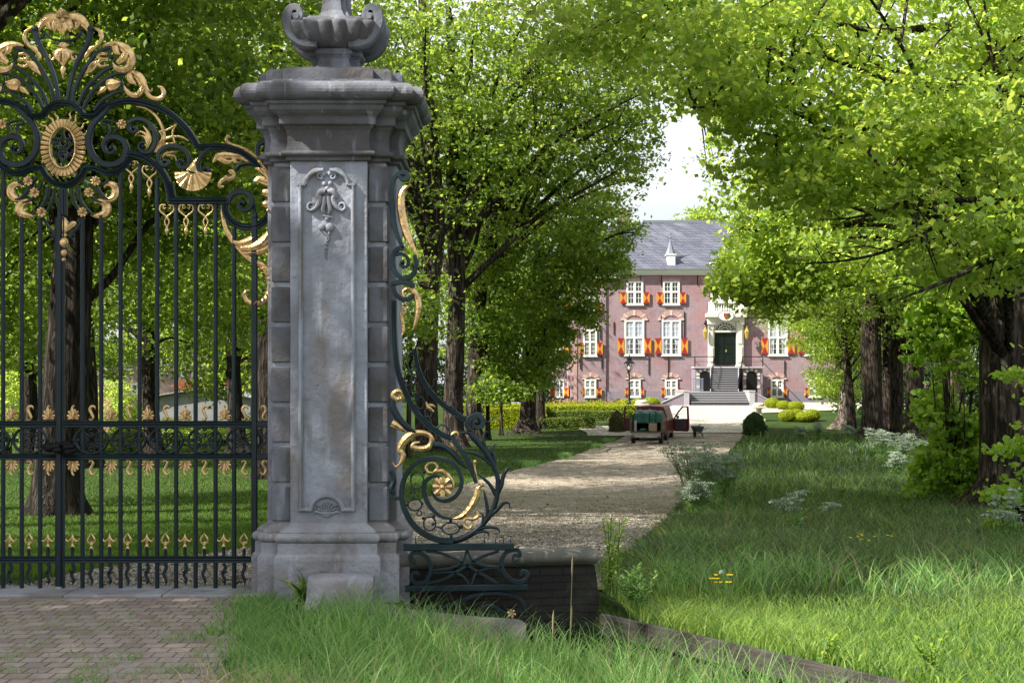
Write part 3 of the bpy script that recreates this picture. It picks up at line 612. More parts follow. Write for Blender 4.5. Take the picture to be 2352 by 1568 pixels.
cb(mb, "balcony", "white")
mb = MB((cx(1665), CY, cz(694))); pbox(mb, 1632, 1700, 612, 694, CY - .2, CY + .02); mb.prism([(cx(1628), cz(612)), (cx(1704), cz(612)), (cx(1700), cz(600)), (cx(1684), cz(592)), (cx(1666), cz(584)), (cx(1648), cz(592)), (cx(1632), cz(600))][::-1], CY - .3, CY + 1, 0); cb(mb, "gable", "cream")
window(castle, 1650, 1683, 640, 692, .4, Yw=CY - .22)
# landing with two cellar doors, stairs
LY = CY - 2.2
mb = MB((cx(1665), LY, 0)); pbox(mb, 1588.1, 1741.1, 843.4, 847.5, LY - .12, CY - .36)
mb.box(cx(1588), cx(1632), LY, CY - .07, -.3, cz(848)); mb.box(cx(1696), cx(1741), LY, CY - .07, -.3, cz(848)); cb(mb, "landing", ["castle_plinth"])
mb = MB((cx(1665), LY, 0)); pbox(mb, 1586, 1743, 842, 845.8, LY - .2, CY - .36); cb(mb, "landing_slab", "grey_stone")
for a, b in ((1598.8, 1622.4), (1704, 1728)):
    mb = MB((cx(a), LY, cz(899))); X0, X1, Z0, Z1 = cx(a), cx(b), cz(899), cz(856); rc = (X1 - X0) / 2
    pts = [(X0, Z0), (X1, Z0)] + [(X0 + rc + rc * math.cos(R(t)), Z1 - .22 + (.35) * math.sin(R(t))) for t in range(0, 181, 15)]
    mb.prism(pts[::-1], LY - .03, LY + .01); cb(mb, "cellar_door", "black")
    mb = MB((cx(a), LY, cz(899)))
    for k in range(9):
        if k in (1, 3, 5, 7): continue
        t0, t1 = math.pi * k / 9, math.pi * (k + 1) / 9; c_ = X0 + rc
        pp = [(c_ + (rc + e) * math.cos(t), Z1 - .22 + (.35 + e) * math.sin(t)) for t in (t0, t1) for e in (.01, .26)]
        mb.prism([pp[0], pp[1], pp[3], pp[2]], LY - .04, LY + .01)
    for z in (Z0 + .3, Z0 + 1.0): mb.box(X0 - .24, X0 - .01, LY - .035, LY + .01, z, z + .22); mb.box(X1 + .01, X1 + .24, LY - .035, LY + .01, z, z + .22)
    cb(mb, "door_surround", "sandstone")
n1 = 11; z0, z1 = cz(898.5), cz(845); T1 = .30
mb = MB((cx(1665), LY, 0))
for k in range(n1):
    za = z0 + (z1 - z0) * (k + 1) / n1; ya = LY - (n1 - 1 - k) * T1 - .1; sk = ya / CY; mb.box(cx(1632.4) * sk, cx(1695.9) * sk, ya + .03, LY + 1.2 if k == n1 - 1 else ya + T1 + .03, -.2 + z0, za - .045, 0)
    mb.box(cx(1632.4) * sk, cx(1695.9) * sk, ya - .01, ya + T1 + .03, za - .038, za, 1)
cb(mb, "upper_stairs", ["step_side", "step_top"])
YB = LY - n1 * T1; n2 = 6; z2 = cz(926.6, YB - 2) ; z2 = 0.0
mb = MB((cx(1655), YB, 0)); za_prev = 0
sk = (YB - 1) / CY; mb.box(cx(1583) * sk, cx(1721) * sk, YB - .1, LY, -.3, z0 - .05, 0); mb.box(cx(1583) * sk, cx(1721) * sk, YB - .1, LY, z0 - .038, z0, 1)
for k in range(n2):
    za = z0 * (k + 1) / (n2 + 1); ya = YB - .1 - (n2 - k) * .34; mb.box(cx(1583) * sk, cx(1720) * sk, ya, ya + .34, -.3, za - .045, 0); mb.box(cx(1583) * sk, cx(1720) * sk, ya - .03, ya + .34, za - .038, za, 1)
cb(mb, "lower_stairs", ["step_side", "step_top"])
for a, b in ((1570.5, 1582.5), (1720.5, 1733)):
    mb = MB((cx(a), YB, 0)); s_ = (YB - 2) / CY; xa, xb = cx(a) * s_, cx(b) * s_; mb.box(xa, xb, YB - 2.2, LY + .5, -.3, z0 + .02); mb.box(xa - .04, xb + .04, YB - 2.24, LY + .5, z0 + .023, z0 + .12); cb(mb, "stair_wall", "grey_stone")
for a, b, zz in ((1570, 1520, 1), (1733, 1778, 1)):
    s_ = (YB - 2) / CY; xa, xb = cx(a) * s_, cx(b) * s_; mb = MB((xa, YB, 0)); pts = [(xa, -.3), (xb, -.3), (xb, .02), (xa, z0 - .1)]; pts = pts if xb > xa else pts[::-1]
    mb.prism(pts[::-1], YB - 2.1, YB - 1.8, 0); q = [(xa, z0 - .095), (xb, .025), (xb, .1), (xa, z0)]; q = q if xb > xa else q[::-1]; mb.prism(q[::-1], YB - 2.15, YB - 1.75, 1); cb(mb, "ramp_wall", ["castle_plinth", "grey_stone"])
for sgn, xr, xo in ((-1, 1632, 1588), (1, 1696, 1741)):
    mb = MB((cx(xr), LY, z1)); zt = cz(820)
    for x in (xr, xo): mb.tube([(cx(x), LY - .05, z1), (cx(x), LY - .05, zt)], .04, 6)
    for zz in (zt, cz(831)): mb.tube([(cx(xr), LY - .05, zz), (cx(xo), LY - .05, zz)], .035 if zz == zt else .02, 6)
    mb.tube([(cx(xo), LY - .05, zt), (cx(xo), CY - .1, zt)], .035, 6)
    yb = YB + .1; skb = yb / CY; mb.tube([(cx(xr), LY - .05, zt), (cx(xr) * skb, yb, z0 + .95), (cx(xr) * skb, yb, z0)], .04, 6)
    for t in (.25, .5, .75, 1): y_ = LY + (yb - LY) * t; zz = z1 + (z0 - z1) * t; xq = cx(xr) * (1 + (skb - 1) * t); mb.tube([(xq, y_, zz), (xq, y_, zz + .95)], .02, 6)
    cb(mb, "railing", "black")
    mb = MB((cx(xr), LY, z0)); mb.add([(cx(xr) * y_ / CY + d, y_, z_) for d in (-.03, .03) for y_, z_ in ((LY, z1 + .1), (YB - .1, z0 + .12), (YB - .1, z0), (LY, z0))], [(0, 1, 2, 3), (7, 6, 5, 4), (0, 4, 5, 1), (1, 5, 6, 2)]); cb(mb, "string_wall", "grey_stone")
for x in (1604 - 7, 1738): 
    mb = MB((cx(x), LY, z0)); s_ = .985; 
    for k in range(7): mb.tube([(cx(x - 12 + k * 3.6) * s_, LY - 1.6, z0), (cx(x - 12 + k * 3.6) * s_, LY - 1.6, cz(869))], .03, 5)
    for zz in (cz(870), cz(895)): mb.tube([(cx(x - 13) * s_, LY - 1.6, zz), (cx(x + 11) * s_, LY - 1.6, zz)], .035, 5)
    if x < 1700: cb(mb, "iron_fence", "lead")
for x in (1618, 1713):
    mb = MB((cx(x), CY, cz(776))); c_ = (cx(x), CY - .55, cz(776)); mb.lathe((c_[0], c_[1], cz(777)), [(.04, -.1), (.11, 0), (.12, .02), (.2, .5), (.22, .53), (.1, .75), (.05, .85), (.02, 1.0)], 6, 0, False)
    mb.tube([(c_[0], CY - .02, cz(742)), (c_[0], CY - .5, cz(738)), (c_[0], CY - .55, cz(744))], .04, 6, 1); mb.ball((c_[0], c_[1], cz(743)), .12, 1); cb(mb, "lantern", ["lantern_gold", "black"])
mb = MB((cx(1739), CY, cz(792))); pbox(mb, 1735.5, 1743, 787.5, 795.5, CY - .04, CY - .005); pbox(mb, 1737.3, 1741.2, 789.2, 793.8, CY - .046, CY - .041, 1); cb(mb, "house_number_plate", ["white", "lead"])
# ---------------- gate pier ----------------
PX, PYc = -1.418, 11.508; HO, HP, PR = .436, .298, .072       # centre, half outer, half pilaster, pilaster projection
def crossplan(off=0, ho=HO, hp=HP, pr=PR, q=0):
    a, b = ho + off + q, hp + off; c = ho + pr + off
    return [(-b, -c), (b, -c), (b, -a), (a, -a), (a, -b), (c, -b), (c, b), (a, b), (a, a), (b, a), (b, c), (-b, c), (-b, a), (-a, a), (-a, b), (-c, b), (-c, -b), (-a, -b), (-a, -a), (-b, -a)]
def moulded(mb, prof, px_=PX, py_=PYc, mi=0, jit=0, **k):
    rings = [[(px_ + x, py_ + y, z) for x, y in crossplan(o_, **k)] for o_, z in prof]
    return mb.rings(rings, mi, False)
def zf(yD): return EYE - (yD - 877) / F * 11.0
def tor(z0, z1, o0, n=7):       # half round bulging to o0 + (z1-z0)/2
    r = abs(z1 - z0) / 2; zc = (z0 + z1) / 2; s_ = 1 if z1 > z0 else -1
    return [(o0 + r * math.cos(R(-90 + 180 * k / n)), zc + s_ * r * math.sin(R(-90 + 180 * k / n))) for k in range(n + 1)]
pier = empty("gate_pier", (PX, PYc, 0), label="tall weathered grey stone gate pier with carved front panel and moulded capital", cat="gate pier")
def pb(mb, name, m, bevel=0): 
    o = mb.build(name, m, pier, bevel); return o
mb = MB((PX, PYc, 0)); moulded(mb, [(.11, -.9), (.11, .285), (.105, .31), (.085, .327), (.085, .412)] + tor(.414, .488, .07) + [(.075, .492), (.068, .51), (.04, .53), (.012, .548), (0, .56)]); pb(mb, "plinth", "stone_base", .008)
mb = MB((PX, PYc, 0)); moulded(mb, [(0, .555), (0, 3.36)]); shaft = pb(mb, "shaft", "stone_rough", .006)
# quoin blocks in the re-entrant corners
zs_ = zf(472.7)
for k in range(-2, 9):
    zt = zs_ - k * .311; zb = zt - .275
    zb = max(zb, .57); zt = min(zt, 3.345)
    if zt - zb < .05: continue
    for sx in (-1, 1):
        for sy in (-1, 1):
            j = random.uniform(-.003, .003)
            x0, x1 = (HP + .006, HO + .018 + j); y0, y1 = (HP + .006, HO + .018 + j)
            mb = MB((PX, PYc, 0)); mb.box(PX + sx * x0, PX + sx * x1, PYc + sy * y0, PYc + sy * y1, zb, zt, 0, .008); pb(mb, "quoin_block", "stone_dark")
mb = MB((PX, PYc, 0))
moulded(mb, [(0, 3.352), (.03, 3.36), (.03, 3.385), (.035, 3.388)] + tor(3.39, 3.43, .045) + [(.03, 3.434), (.022, 3.47), (.018, 3.51), (.02, 3.55), (.03, 3.59), (.05, 3.618), (.068, 3.628), (.075, 3.632), (.075, 3.668), (.072, 3.672), (.08, 3.69), (.105, 3.71), (.13, 3.735), (.14, 3.768), (.155, 3.772), (.16, 3.785), (.165, 3.797)] + tor(3.80, 3.944, .155, 10) + [(.1, 3.948), (.1, 3.958), (0, 3.959)])
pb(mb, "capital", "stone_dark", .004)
kx5 = lambda x, y: (516.8 + x * .25633, .25633 * y); kx6 = lambda x, y: (516.8 + x * .25633, 344.5 + y * .25633)
kx7 = lambda x, y: (832.6 + x * .2746, 861.3 + y * .2746); kx8 = lambda x, y: (516.8 + .3906 * x, 1119.7 + .3906 * y)
kx1 = lambda x, y: (x * .28195, y * .28195); kx2 = lambda x, y: (x * .28195, 402 + y * .28195); kx3 = lambda x, y: (x * .28195, 803.9 + y * .28195); kx4 = lambda x, y: (x * .28235, 1125.5 + y * .28235)
def conv_at(Y, kf=lambda x, y: (x, y)):
    def c(x, y): a, b = kf(x, y); return ((a - 1176) / F * Y, EYE - (b - 877) / F * Y)
    return c
Yf = PYc - HO - PR              # front of the pilaster, 11.0
c6 = conv_at(Yf, kx6); c8 = conv_at(Yf, kx8)
mb = MB((PX, Yf, 0)); fr = []
def arcp(cx_, cy_, rx, ry, a0, a1, n): return [(cx_ + rx * math.cos(R(a0 + (a1 - a0) * i / (n - 1))), cy_ + ry * math.sin(R(a0 + (a1 - a0) * i / (n - 1)))) for i in range(n)]
def toD(kf, pts): return [kf(*p) for p in pts]
outer = toD(kx6, [(735, 340), (680, 340), (680, 312)]) 
dconv = conv_at(Yf)
# frame: sides, arched top, bottom with the hump
path = toD(kx6, [(760, 338), (690, 338), (690, 312)]); 
side = [(691, 424), (691, 1168)]; right = [(811.5, 424), (811.5, 1168)]
for wdt, th in ((10, .05), (5, .075)):
    o_ = 0
    stroke(mb, [(691, 421), (691, 1173)], wdt, th, Yf - .0, dconv, 'flat', per=1); stroke(mb, [(811.5, 421), (811.5, 1173)], wdt, th, Yf, dconv, 'flat', per=1)
    stroke(mb, [(686, 425.5), (702, 425.5)], wdt, th + .002, Yf, dconv, 'flat', per=1); stroke(mb, [(800, 425.5), (816.5, 425.5)], wdt, th + .002, Yf, dconv, 'flat', per=1)
    stroke(mb, arcp(751, 425, 50, 34, 180, 262, 8), wdt, th + .003, Yf, dconv, 'flat', per=2); stroke(mb, arcp(751, 425, 50, 34, 278, 360, 8), wdt, th + .003, Yf, dconv, 'flat', per=2)
    stroke(mb, [(686.5, 1169.5), (716, 1169.5)], wdt, th + .002, Yf, dconv, 'flat', per=1); stroke(mb, [(786, 1169.5), (816, 1169.5)], wdt, th + .002, Yf, dconv, 'flat', per=1)
    stroke(mb, arcp(751, 1172, 37, 34, 180, 360, 12), wdt, th + .003, Yf, dconv, 'flat', per=2)
pb(mb, "panel_frame", "stone", .002)
mb = MB((PX, Yf, 0)); S6 = lambda p, w_, th=.05, sec='round': stroke(mb, toD(kx6, p), [a * .25633 for a in w_] if hasattr(w_, '__len__') else w_ * .25633, th, Yf, dconv, sec)
M = 912
for s in (1, -1):
    f = lambda p: [(M + s * (a - M), b) for a, b in p]
    S6(f([(930, 230), (960, 190), (1010, 180), (1060, 215), (1100, 280)]), [40, 55, 50, 40, 25]); S6(f(spiral(965, 240, 34, 8, -100, 260)), [30, 20]); S6(f([(925, 380), (960, 375), (985, 410), (970, 440), (985, 490), (1020, 530), (1050, 545)]), [55, 70, 50, 55, 45, 35], .09); S6(f(spiral(1045, 505, 42, 6, 90, -330)), [34, 16], .07)
    S6(f([(895, 420), (890, 480), (880, 540), (900, 580)]), [40, 50, 45, 20], .08); 
for x, y, r in ((912, 205, 14), (890, 305, 22), (945, 300, 22), (915, 350, 26), (868, 695, 34), (942, 695, 42), (915, 620, 22), (912, 843, 18), (908, 885, 17), (905, 915, 15)):
    p = kx6(x, y); X, Z = dconv(*p); mb.ball((X, Yf - .005, Z), r * .25633 / F * 11, n=10)
S6([(880, 590), (930, 600), (965, 610), (960, 635)], [30, 35, 20, 14]); S6([(870, 720), (910, 760), (935, 800), (910, 825)], [20, 25, 22, 14]); S6([(942, 735), (925, 770), (915, 800)], [30, 20, 12]); S6([(905, 915), (905, 950), (915, 985)], [26, 16, 3])
S8 = lambda p, w_, th=.05: stroke(mb, toD(kx8, p), [a * .3906 for a in w_], th, Yf, dconv, 'round')
for k in range(7):
    a = R(200 + k * 140 / 6); S8([(600, 145), (600 + 52 * math.cos(a), 145 + 60 * math.sin(a))], [6, 15])
for s in (1, -1): S8([(600, 150), (600 + s * 30, 150), (600 + s * 60, 140), (600 + s * 82, 150)], [26, 22, 20, 8]); S8([(600 + s * a, b) for a, b in spiral(58, 110, 16, 3, 60, -250)], [9, 5])
S8([(575, 158), (600, 165), (625, 158)], [10, 18, 10])
pb(mb, "carved_ornament", "stone")
# stack block on top of the cap, then the urn
mb = MB((PX, PYc, 3.95)); moulded(mb, [(.12, 3.952), (.12, 3.966), (.05, 3.967), (.05, 4.06), (.03, 4.061), (.03, 4.078), (-.1, 4.079)]); pb(mb, "blocking_course", "stone_dark", .003)
urn = empty("stone_urn", (PX, PYc, 4.063), label="carved stone urn with fluted bowl and corner scrolls crowning the gate pier", cat="urn")
mb = MB((PX, PYc, 4.063)); kk = dict(ho=.14, hp=.12, pr=.05)
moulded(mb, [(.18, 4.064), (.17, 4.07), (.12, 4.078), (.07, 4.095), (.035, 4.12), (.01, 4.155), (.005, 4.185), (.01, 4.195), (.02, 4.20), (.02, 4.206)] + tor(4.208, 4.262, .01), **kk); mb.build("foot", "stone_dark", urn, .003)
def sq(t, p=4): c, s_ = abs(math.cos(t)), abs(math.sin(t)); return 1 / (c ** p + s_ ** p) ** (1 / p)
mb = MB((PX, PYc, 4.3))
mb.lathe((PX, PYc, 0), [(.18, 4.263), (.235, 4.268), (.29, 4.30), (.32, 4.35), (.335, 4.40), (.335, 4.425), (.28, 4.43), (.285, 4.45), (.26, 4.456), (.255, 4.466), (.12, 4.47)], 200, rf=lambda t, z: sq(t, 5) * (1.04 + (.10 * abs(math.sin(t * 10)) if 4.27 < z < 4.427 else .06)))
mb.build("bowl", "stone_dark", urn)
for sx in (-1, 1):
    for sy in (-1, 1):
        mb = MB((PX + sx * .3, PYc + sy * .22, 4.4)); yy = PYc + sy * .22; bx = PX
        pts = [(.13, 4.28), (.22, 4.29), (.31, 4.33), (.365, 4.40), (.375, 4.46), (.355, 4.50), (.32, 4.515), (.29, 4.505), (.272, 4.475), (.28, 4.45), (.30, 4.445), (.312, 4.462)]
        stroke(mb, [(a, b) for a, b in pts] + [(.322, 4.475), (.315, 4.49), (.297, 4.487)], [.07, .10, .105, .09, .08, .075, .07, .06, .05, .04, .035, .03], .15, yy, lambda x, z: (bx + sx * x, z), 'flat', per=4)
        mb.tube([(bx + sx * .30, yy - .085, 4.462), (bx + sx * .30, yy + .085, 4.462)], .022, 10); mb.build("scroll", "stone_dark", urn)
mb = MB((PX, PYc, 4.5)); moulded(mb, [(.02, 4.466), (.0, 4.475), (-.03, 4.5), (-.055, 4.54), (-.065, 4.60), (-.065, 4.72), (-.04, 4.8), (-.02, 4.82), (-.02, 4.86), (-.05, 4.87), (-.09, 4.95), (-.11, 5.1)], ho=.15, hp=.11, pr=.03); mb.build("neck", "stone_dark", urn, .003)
urn.scale = (.96, .96, 1.15); urn.location.z = 4.079
# guard stone and kerb coping
mb = MB((-1.30, 10.6, 0)); gx0, gx1 = conv_at(10.55)(712, 0)[0], conv_at(10.55)(856, 0)[0]
rings = []
for x, sc_ in ((gx0 - .02, .78), (gx0 + .02, .93), (gx0 + .07, 1), (gx1 - .07, 1.0), (gx1 - .03, .92), (gx1, .78)):
    rr = [(x - (.0 if z > 0 else .05), 10.63 + y * sc_, -.12 + (z + .12) * (.85 + .15 * sc_)) for y, z in ((-.16, -.3), (-.155, .08), (-.12, .165), (-.05, .205), (.06, .215), (.16, .2), (.2, -.3))]
    rings.append(rr)
mb.rings(rings, 0, True); tag(mb.build("guard_stone", "stone_base", None, .01), "low worn stone block with rounded top at the foot of the gate pier", "guard stone")
mb = MB((-.5, 10.1, 0)); pts = [(-1.02, 10.38, .02), (-.7, 10.25, -.03), (-.3, 10.12, -.05), (.03, 10.05, -.06)]; rings = []
pts += [(.07, 10.035, -.065), (.10, 10.03, -.075)]; ksc = [1, 1, 1, 1, .9, .6]
for i, p in enumerate(pts): rings.append([(p[0] + dx, p[1] + dy * ksc[i], p[2] + dz2 * (ksc[i] if dz2 > -.2 else 1)) for dx, dy, dz2 in ((0, -.17, -.5), (0, -.17, -.06), (0, -.12, 0), (0, -.04, .03), (0, .05, .03), (0, .11, 0), (0, .14, -.06), (0, .14, -.5))])
mb.rings(rings, 0, True); tag(mb.build("stone_kerb", "coping", None, .006), "long rounded stone kerb half sunk in tall grass in front of the iron screen", "kerb")
# low wall with coping
lw = empty("low_wall", (0, 11.45, 0), label="dark low brick wall with rounded stone coping right of the gate pier", cat="wall")
a0, b0 = Vector((-1.0, 11.22, 0)), Vector((.68, 11.55, 0)); dr = (b0 - a0).normalized(); nr = Vector((-dr.y, dr.x, 0))
mb = MB((0, 11.45, 0)); bt = Vector((b0.x + .06, b0.y, 0))
vs = [a0 - nr * .2 + Vector((0, 0, -1.2)), b0 + dr * .10 - nr * .26 + Vector((0, 0, -1.2)), b0 + dr * .10 + nr * .2 + Vector((0, 0, -1.2)), a0 + nr * .2 + Vector((0, 0, -1.2)),
      a0 - nr * .13 + Vector((0, 0, .18)), b0 - dr * .04 - nr * .13 + Vector((0, 0, .18)), b0 - dr * .04 + nr * .13 + Vector((0, 0, .18)), a0 + nr * .13 + Vector((0, 0, .18))]
mb.add(vs, [(0, 1, 5, 4), (1, 2, 6, 5), (2, 3, 7, 6), (3, 0, 4, 7), (4, 5, 6, 7)]); mb.build("brick_body", "wall_dark", lw)
mb = MB((0, 11.45, 0)); rings = []
for t, s_ in ((-.0, 1), (.97, 1), (.985, .94), (.997, .8), (1.0, .62)):
    p = a0 + (b0 - a0) * t; rr = []
    for n_, z_ in ((-.12, .185), (-.13, .20), (-.165, .215), (-.185, .25), (-.165, .285), (-.12, .302), (0, .312), (.12, .302), (.165, .285), (.185, .25), (.165, .215), (.12, .185)): rr.append(p + nr * n_ * s_ + Vector((0, 0, .25 + (z_ - .25) * s_)))
    rings.append(rr)
mb.rings(rings, 0, True); mb.build("coping", "coping", lw)
# timber edging
te = empty("timber_edging", (1.8, 9.5, 0), label="weathered timber retaining board on dark planks along the meadow edge", cat="edging")
ld = Vector((_bd[0], _bd[1], 0)); ln = Vector((_bn[0], _bn[1], 0)); p0 = Vector((B0[0] + .03, B0[1] - .02, 0)); zt = -.165
def lboard(mb, t0, t1, n0, n1, za, zb, mi=0):
    vs = [p0 + ld * t + ln * n_ + Vector((0, 0, z)) for z in (za, zb) for t, n_ in ((t0, n0), (t1, n0), (t1, n1), (t0, n1))]
    mb.add(vs, [(3, 2, 1, 0), (4, 5, 6, 7), (0, 1, 5, 4), (1, 2, 6, 5), (2, 3, 7, 6), (3, 0, 4, 7)], mi)
mb = MB((1.8, 9.5, 0)); lboard(mb, 0, 4.2, -.09, -.04, zt - .155, zt); mb.build("board", "wood_board", te)
for k in range(26): 
    mb = MB((1.8, 9.5, 0)); e = .015 * (k % 2); lboard(mb, .02 + k * .16, .165 + k * .16, -.035 - e, .0 - e, -1.1, zt - .03 - random.uniform(0, .02)); mb.build("plank", "wood_dark", te)
for t in (.12, .75, 1.35, 1.98, 2.6):
    mb = MB((1.8, 9.5, 0)); p = p0 + ld * t + Vector((0, 0, zt - .06)); mb.tube([p - ln * .10, p - ln * .088], .011, 8); mb.build("bolt", "steel", te)

# ---------------- ironwork ----------------
GY = 11.25
MX = kx1(515, 0)[0]             # mirror axis in photo units
cD = conv_at(GY)
class Iron:
    def __init__(s, Y=GY): s.Y = Y; s.c = conv_at(Y)
    def part(s, parent, name, m, strokes, both=False, per=6, balls=()):
        """strokes: (pts in photo units, width, thickness, section)"""
        outs = []
        for mir in ((0, 1) if both else (0,)):
            x0, y0 = strokes[0][0][0] if strokes else balls[0][:2]
            if mir: x0 = 2 * MX - x0
            X, Z = s.c(x0, y0); mb = MB((X, s.Y, Z))
            for st in strokes:
                pts, wd, th, sec = st[:4]; pr = per if len(st) < 5 else st[4]
                if mir: pts = [(2 * MX - a, b) for a, b in pts]
                yo = st[5] if len(st) > 5 else 0
                stroke(mb, pts, wd, th, s.Y - yo, s.c, sec, per=pr)
            for b in balls:
                x, y, r = b[:3]; x = 2 * MX - x if mir else x; X, Z = s.c(x, y); mb.ball((X, s.Y - (b[3] if len(b) > 3 else 0), Z), r / F * s.Y, n=10)
            o = mb.build(name, m); 
            o.parent = parent; o.location = mb.o - Vector(parent.location); outs.append(o)
        return outs
I = Iron()
k1 = .28195
def D1(p): return [kx1(*a) for a in p]
def D2(p): return [kx2(*a) for a in p]
def D3(p): return [kx3(*a) for a in p]
def D4(p): return [kx4(*a) for a in p]
def D6(p): return [kx6(*a) for a in p]
def D7(p): return [kx7(*a) for a in p]
def wk(w_, k=k1): return [a * k for a in w_] if hasattr(w_, '__len__') else w_ * k
ov = empty("gate_overthrow", (cD(MX, 0)[0], GY, 2.9), label="ornate dark iron gate crest with gilded sunburst cartouche and acanthus scrolls", cat="gate crest")
# main frame bars
I.part(ov, "frame_bar", "iron", [
    (D1([(515, 838), (580, 848), (640, 890), (675, 935)]), wk(50), .07, 'mould'), (D1([(668, 940), (700, 945), (760, 945), (800, 935)]), wk(44), .07, 'mould', 3),
    (D1([(790, 935), (830, 895), (900, 855), (1000, 825), (1100, 825), (1250, 860), (1380, 925), (1490, 1020), (1560, 1110), (1610, 1195)]), wk([48, 52, 54, 54, 52]), .07, 'mould'),
    (D1([(1608, 1200), (1650, 1200), (1740, 1197), (1840, 1200), (1950, 1235), (2060, 1310), (2140, 1400), (2170, 1460)]), wk([50, 56, 52, 40]), .07, 'mould')], True)
I.part(ov, "scroll", "iron", [(D1([(900, 862), (840, 930), (770, 1000), (730, 1090), (725, 1180), (760, 1270), (830, 1330), (910, 1345), (990, 1315), (1030, 1240), (1015, 1160), (950, 1120), (880, 1130), (845, 1180), (862, 1235), (905, 1250), (935, 1225), (925, 1190)]), wk([30, 46, 50, 52, 52, 48, 42, 34, 24, 18]), .05, 'flat')], True, balls=[(*kx1(905, 1205), 7)])
I.part(ov, "lower_frame", "iron", [
    (D1([(515, 1510), (590, 1490), (650, 1440), (690, 1375)]), wk(46), .07, 'mould'), (D1([(680, 1370), (740, 1368), (790, 1372)]), wk(44), .066, 'mould', 2),
    (D1([(780, 1372), (860, 1405), (940, 1405), (1010, 1360), (1060, 1290)]), wk(50), .07, 'mould'),
    (D1([(1040, 1255), (1120, 1265), (1220, 1310), (1310, 1390), (1365, 1490), (1385, 1580), (1395, 1660)]), wk(56), .072, 'mould')], True)
I.part(ov, "lower_frame", "iron", [(D2([(1385, 60), (1398, 130), (1405, 180)]), wk(50), .068, 'mould', 2), (D2([(1375, 205), (1600, 208), (1870, 208)]), wk(56), .074, 'mould', 2)], True)
I.part(ov, "scroll", "iron", [(D2([(1835, 215), (1835, 290), (1880, 370), (1960, 415), (2060, 420), (2130, 390), (2190, 320), (2215, 240)]), wk([52, 58, 58, 50, 30]), .06, 'mould'),
    (D2([(1860, 230), (1880, 175), (1930, 140), (2000, 145), (2050, 190), (2050, 250), (2010, 288), (1960, 275), (1950, 235), (1975, 215)]), wk([44, 46, 42, 30, 16]), .06, 'flat')], True, balls=[(*kx2(1985, 228), 8)])
I.part(ov, "hinge_scroll", "iron", [(D1([(2225, 1180), (2170, 1150), (2110, 1180), (2100, 1250), (2130, 1310)]), wk([60, 50, 30, 22]), .05, 'flat'), (D1(spiral(2165, 1205, 30, 8, 90, -300)), wk([24, 14]), .05, 'flat'), (D1([(2130, 1300), (2200, 1420), (2225, 1560)]), wk([20, 24, 18]), .05, 'flat')])
# inner scrolls
I.part(ov, "scroll", "iron", [(D1([(860, 1120), (890, 1085), (880, 1020), (840, 1010), (845, 985), (900, 985), (955, 1010), (950, 1050), (925, 1090)]), wk([14, 16, 18, 18, 14]), .04, 'flat')], True)
I.part(ov, "scroll", "iron", [(D1([(1085, 1040), (1115, 1048), (1095, 1080), (1055, 1060), (1050, 1010), (1090, 980), (1160, 975), (1230, 1020), (1268, 1100), (1262, 1180), (1220, 1240), (1165, 1240), (1135, 1205), (1150, 1165), (1185, 1165)]), wk([14, 22, 28, 34, 34, 26, 14]), .05, 'flat')], True, balls=[(*kx1(1090, 1042), 5), (*kx1(1165, 1195), 6)])
I.part(ov, "scroll", "iron", [(D1([(1330, 1310), (1365, 1310), (1370, 1340), (1330, 1350), (1295, 1310), (1300, 1240), (1360, 1200), (1440, 1195), (1510, 1230), (1545, 1300), (1525, 1360), (1470, 1365), (1445, 1330), (1470, 1305), (1500, 1320)]), wk([16, 26, 32, 34, 32, 26, 14]), .05, 'flat')], True, balls=[(*kx1(1340, 1308), 5), (*kx1(1480, 1330), 5)])
I.part(ov, "scroll", "iron", [(D1([(1720, 1200), (1650, 1260), (1615, 1330), (1630, 1400), (1680, 1420), (1705, 1390), (1680, 1365), (1655, 1380)]), wk([20, 34, 34, 24, 14]), .05, 'flat')], True, balls=[(*kx1(1675, 1375), 6)])
I.part(ov, "scroll", "iron", [(D1([(1920, 1385), (1960, 1345), (2030, 1335), (2080, 1350)]), wk([44, 40, 20]), .06, 'round')], True)
# fan ribs
ribs = [([(548, 832), (560, 760), (575, 680), (610, 560), (660, 450), (715, 350), (742, 250)], [26, 30, 30, 34, 46]), ([(592, 835), (605, 740), (650, 640), (720, 520), (800, 430), (900, 388)], [26, 30, 28, 24]),
        ([(640, 862), (690, 745), (770, 650), (850, 580), (925, 548)], [24, 28, 26, 18]), ([(680, 880), (740, 770), (820, 680), (920, 615), (1015, 598)], [24, 28, 26, 20]), ([(765, 905), (820, 835), (890, 785), (960, 752), (1020, 750)], [22, 26, 20, 14])]
for p, w_ in ribs: I.part(ov, "fan_rib", "iron", [(D1(p), wk(w_), .04, 'flat')], True)
I.part(ov, "fan_rib", "iron", [(D1([(318, 322), (350, 300), (370, 275), (420, 320), (515, 335)]), wk([12, 16, 14]), .03, 'flat')], True, balls=[(*kx1(742, 240), 9), (*kx1(910, 467), 6), (*kx1(768, 676), 5)])
I.part(ov, "fan_rib", "iron", [(D1([(885, 400), (890, 450), (912, 500), (912, 550)]), wk(12), .03, 'flat'), (D1([(1005, 610), (990, 650), (1005, 700), (1003, 750)]), wk(12), .03, 'flat')], True)
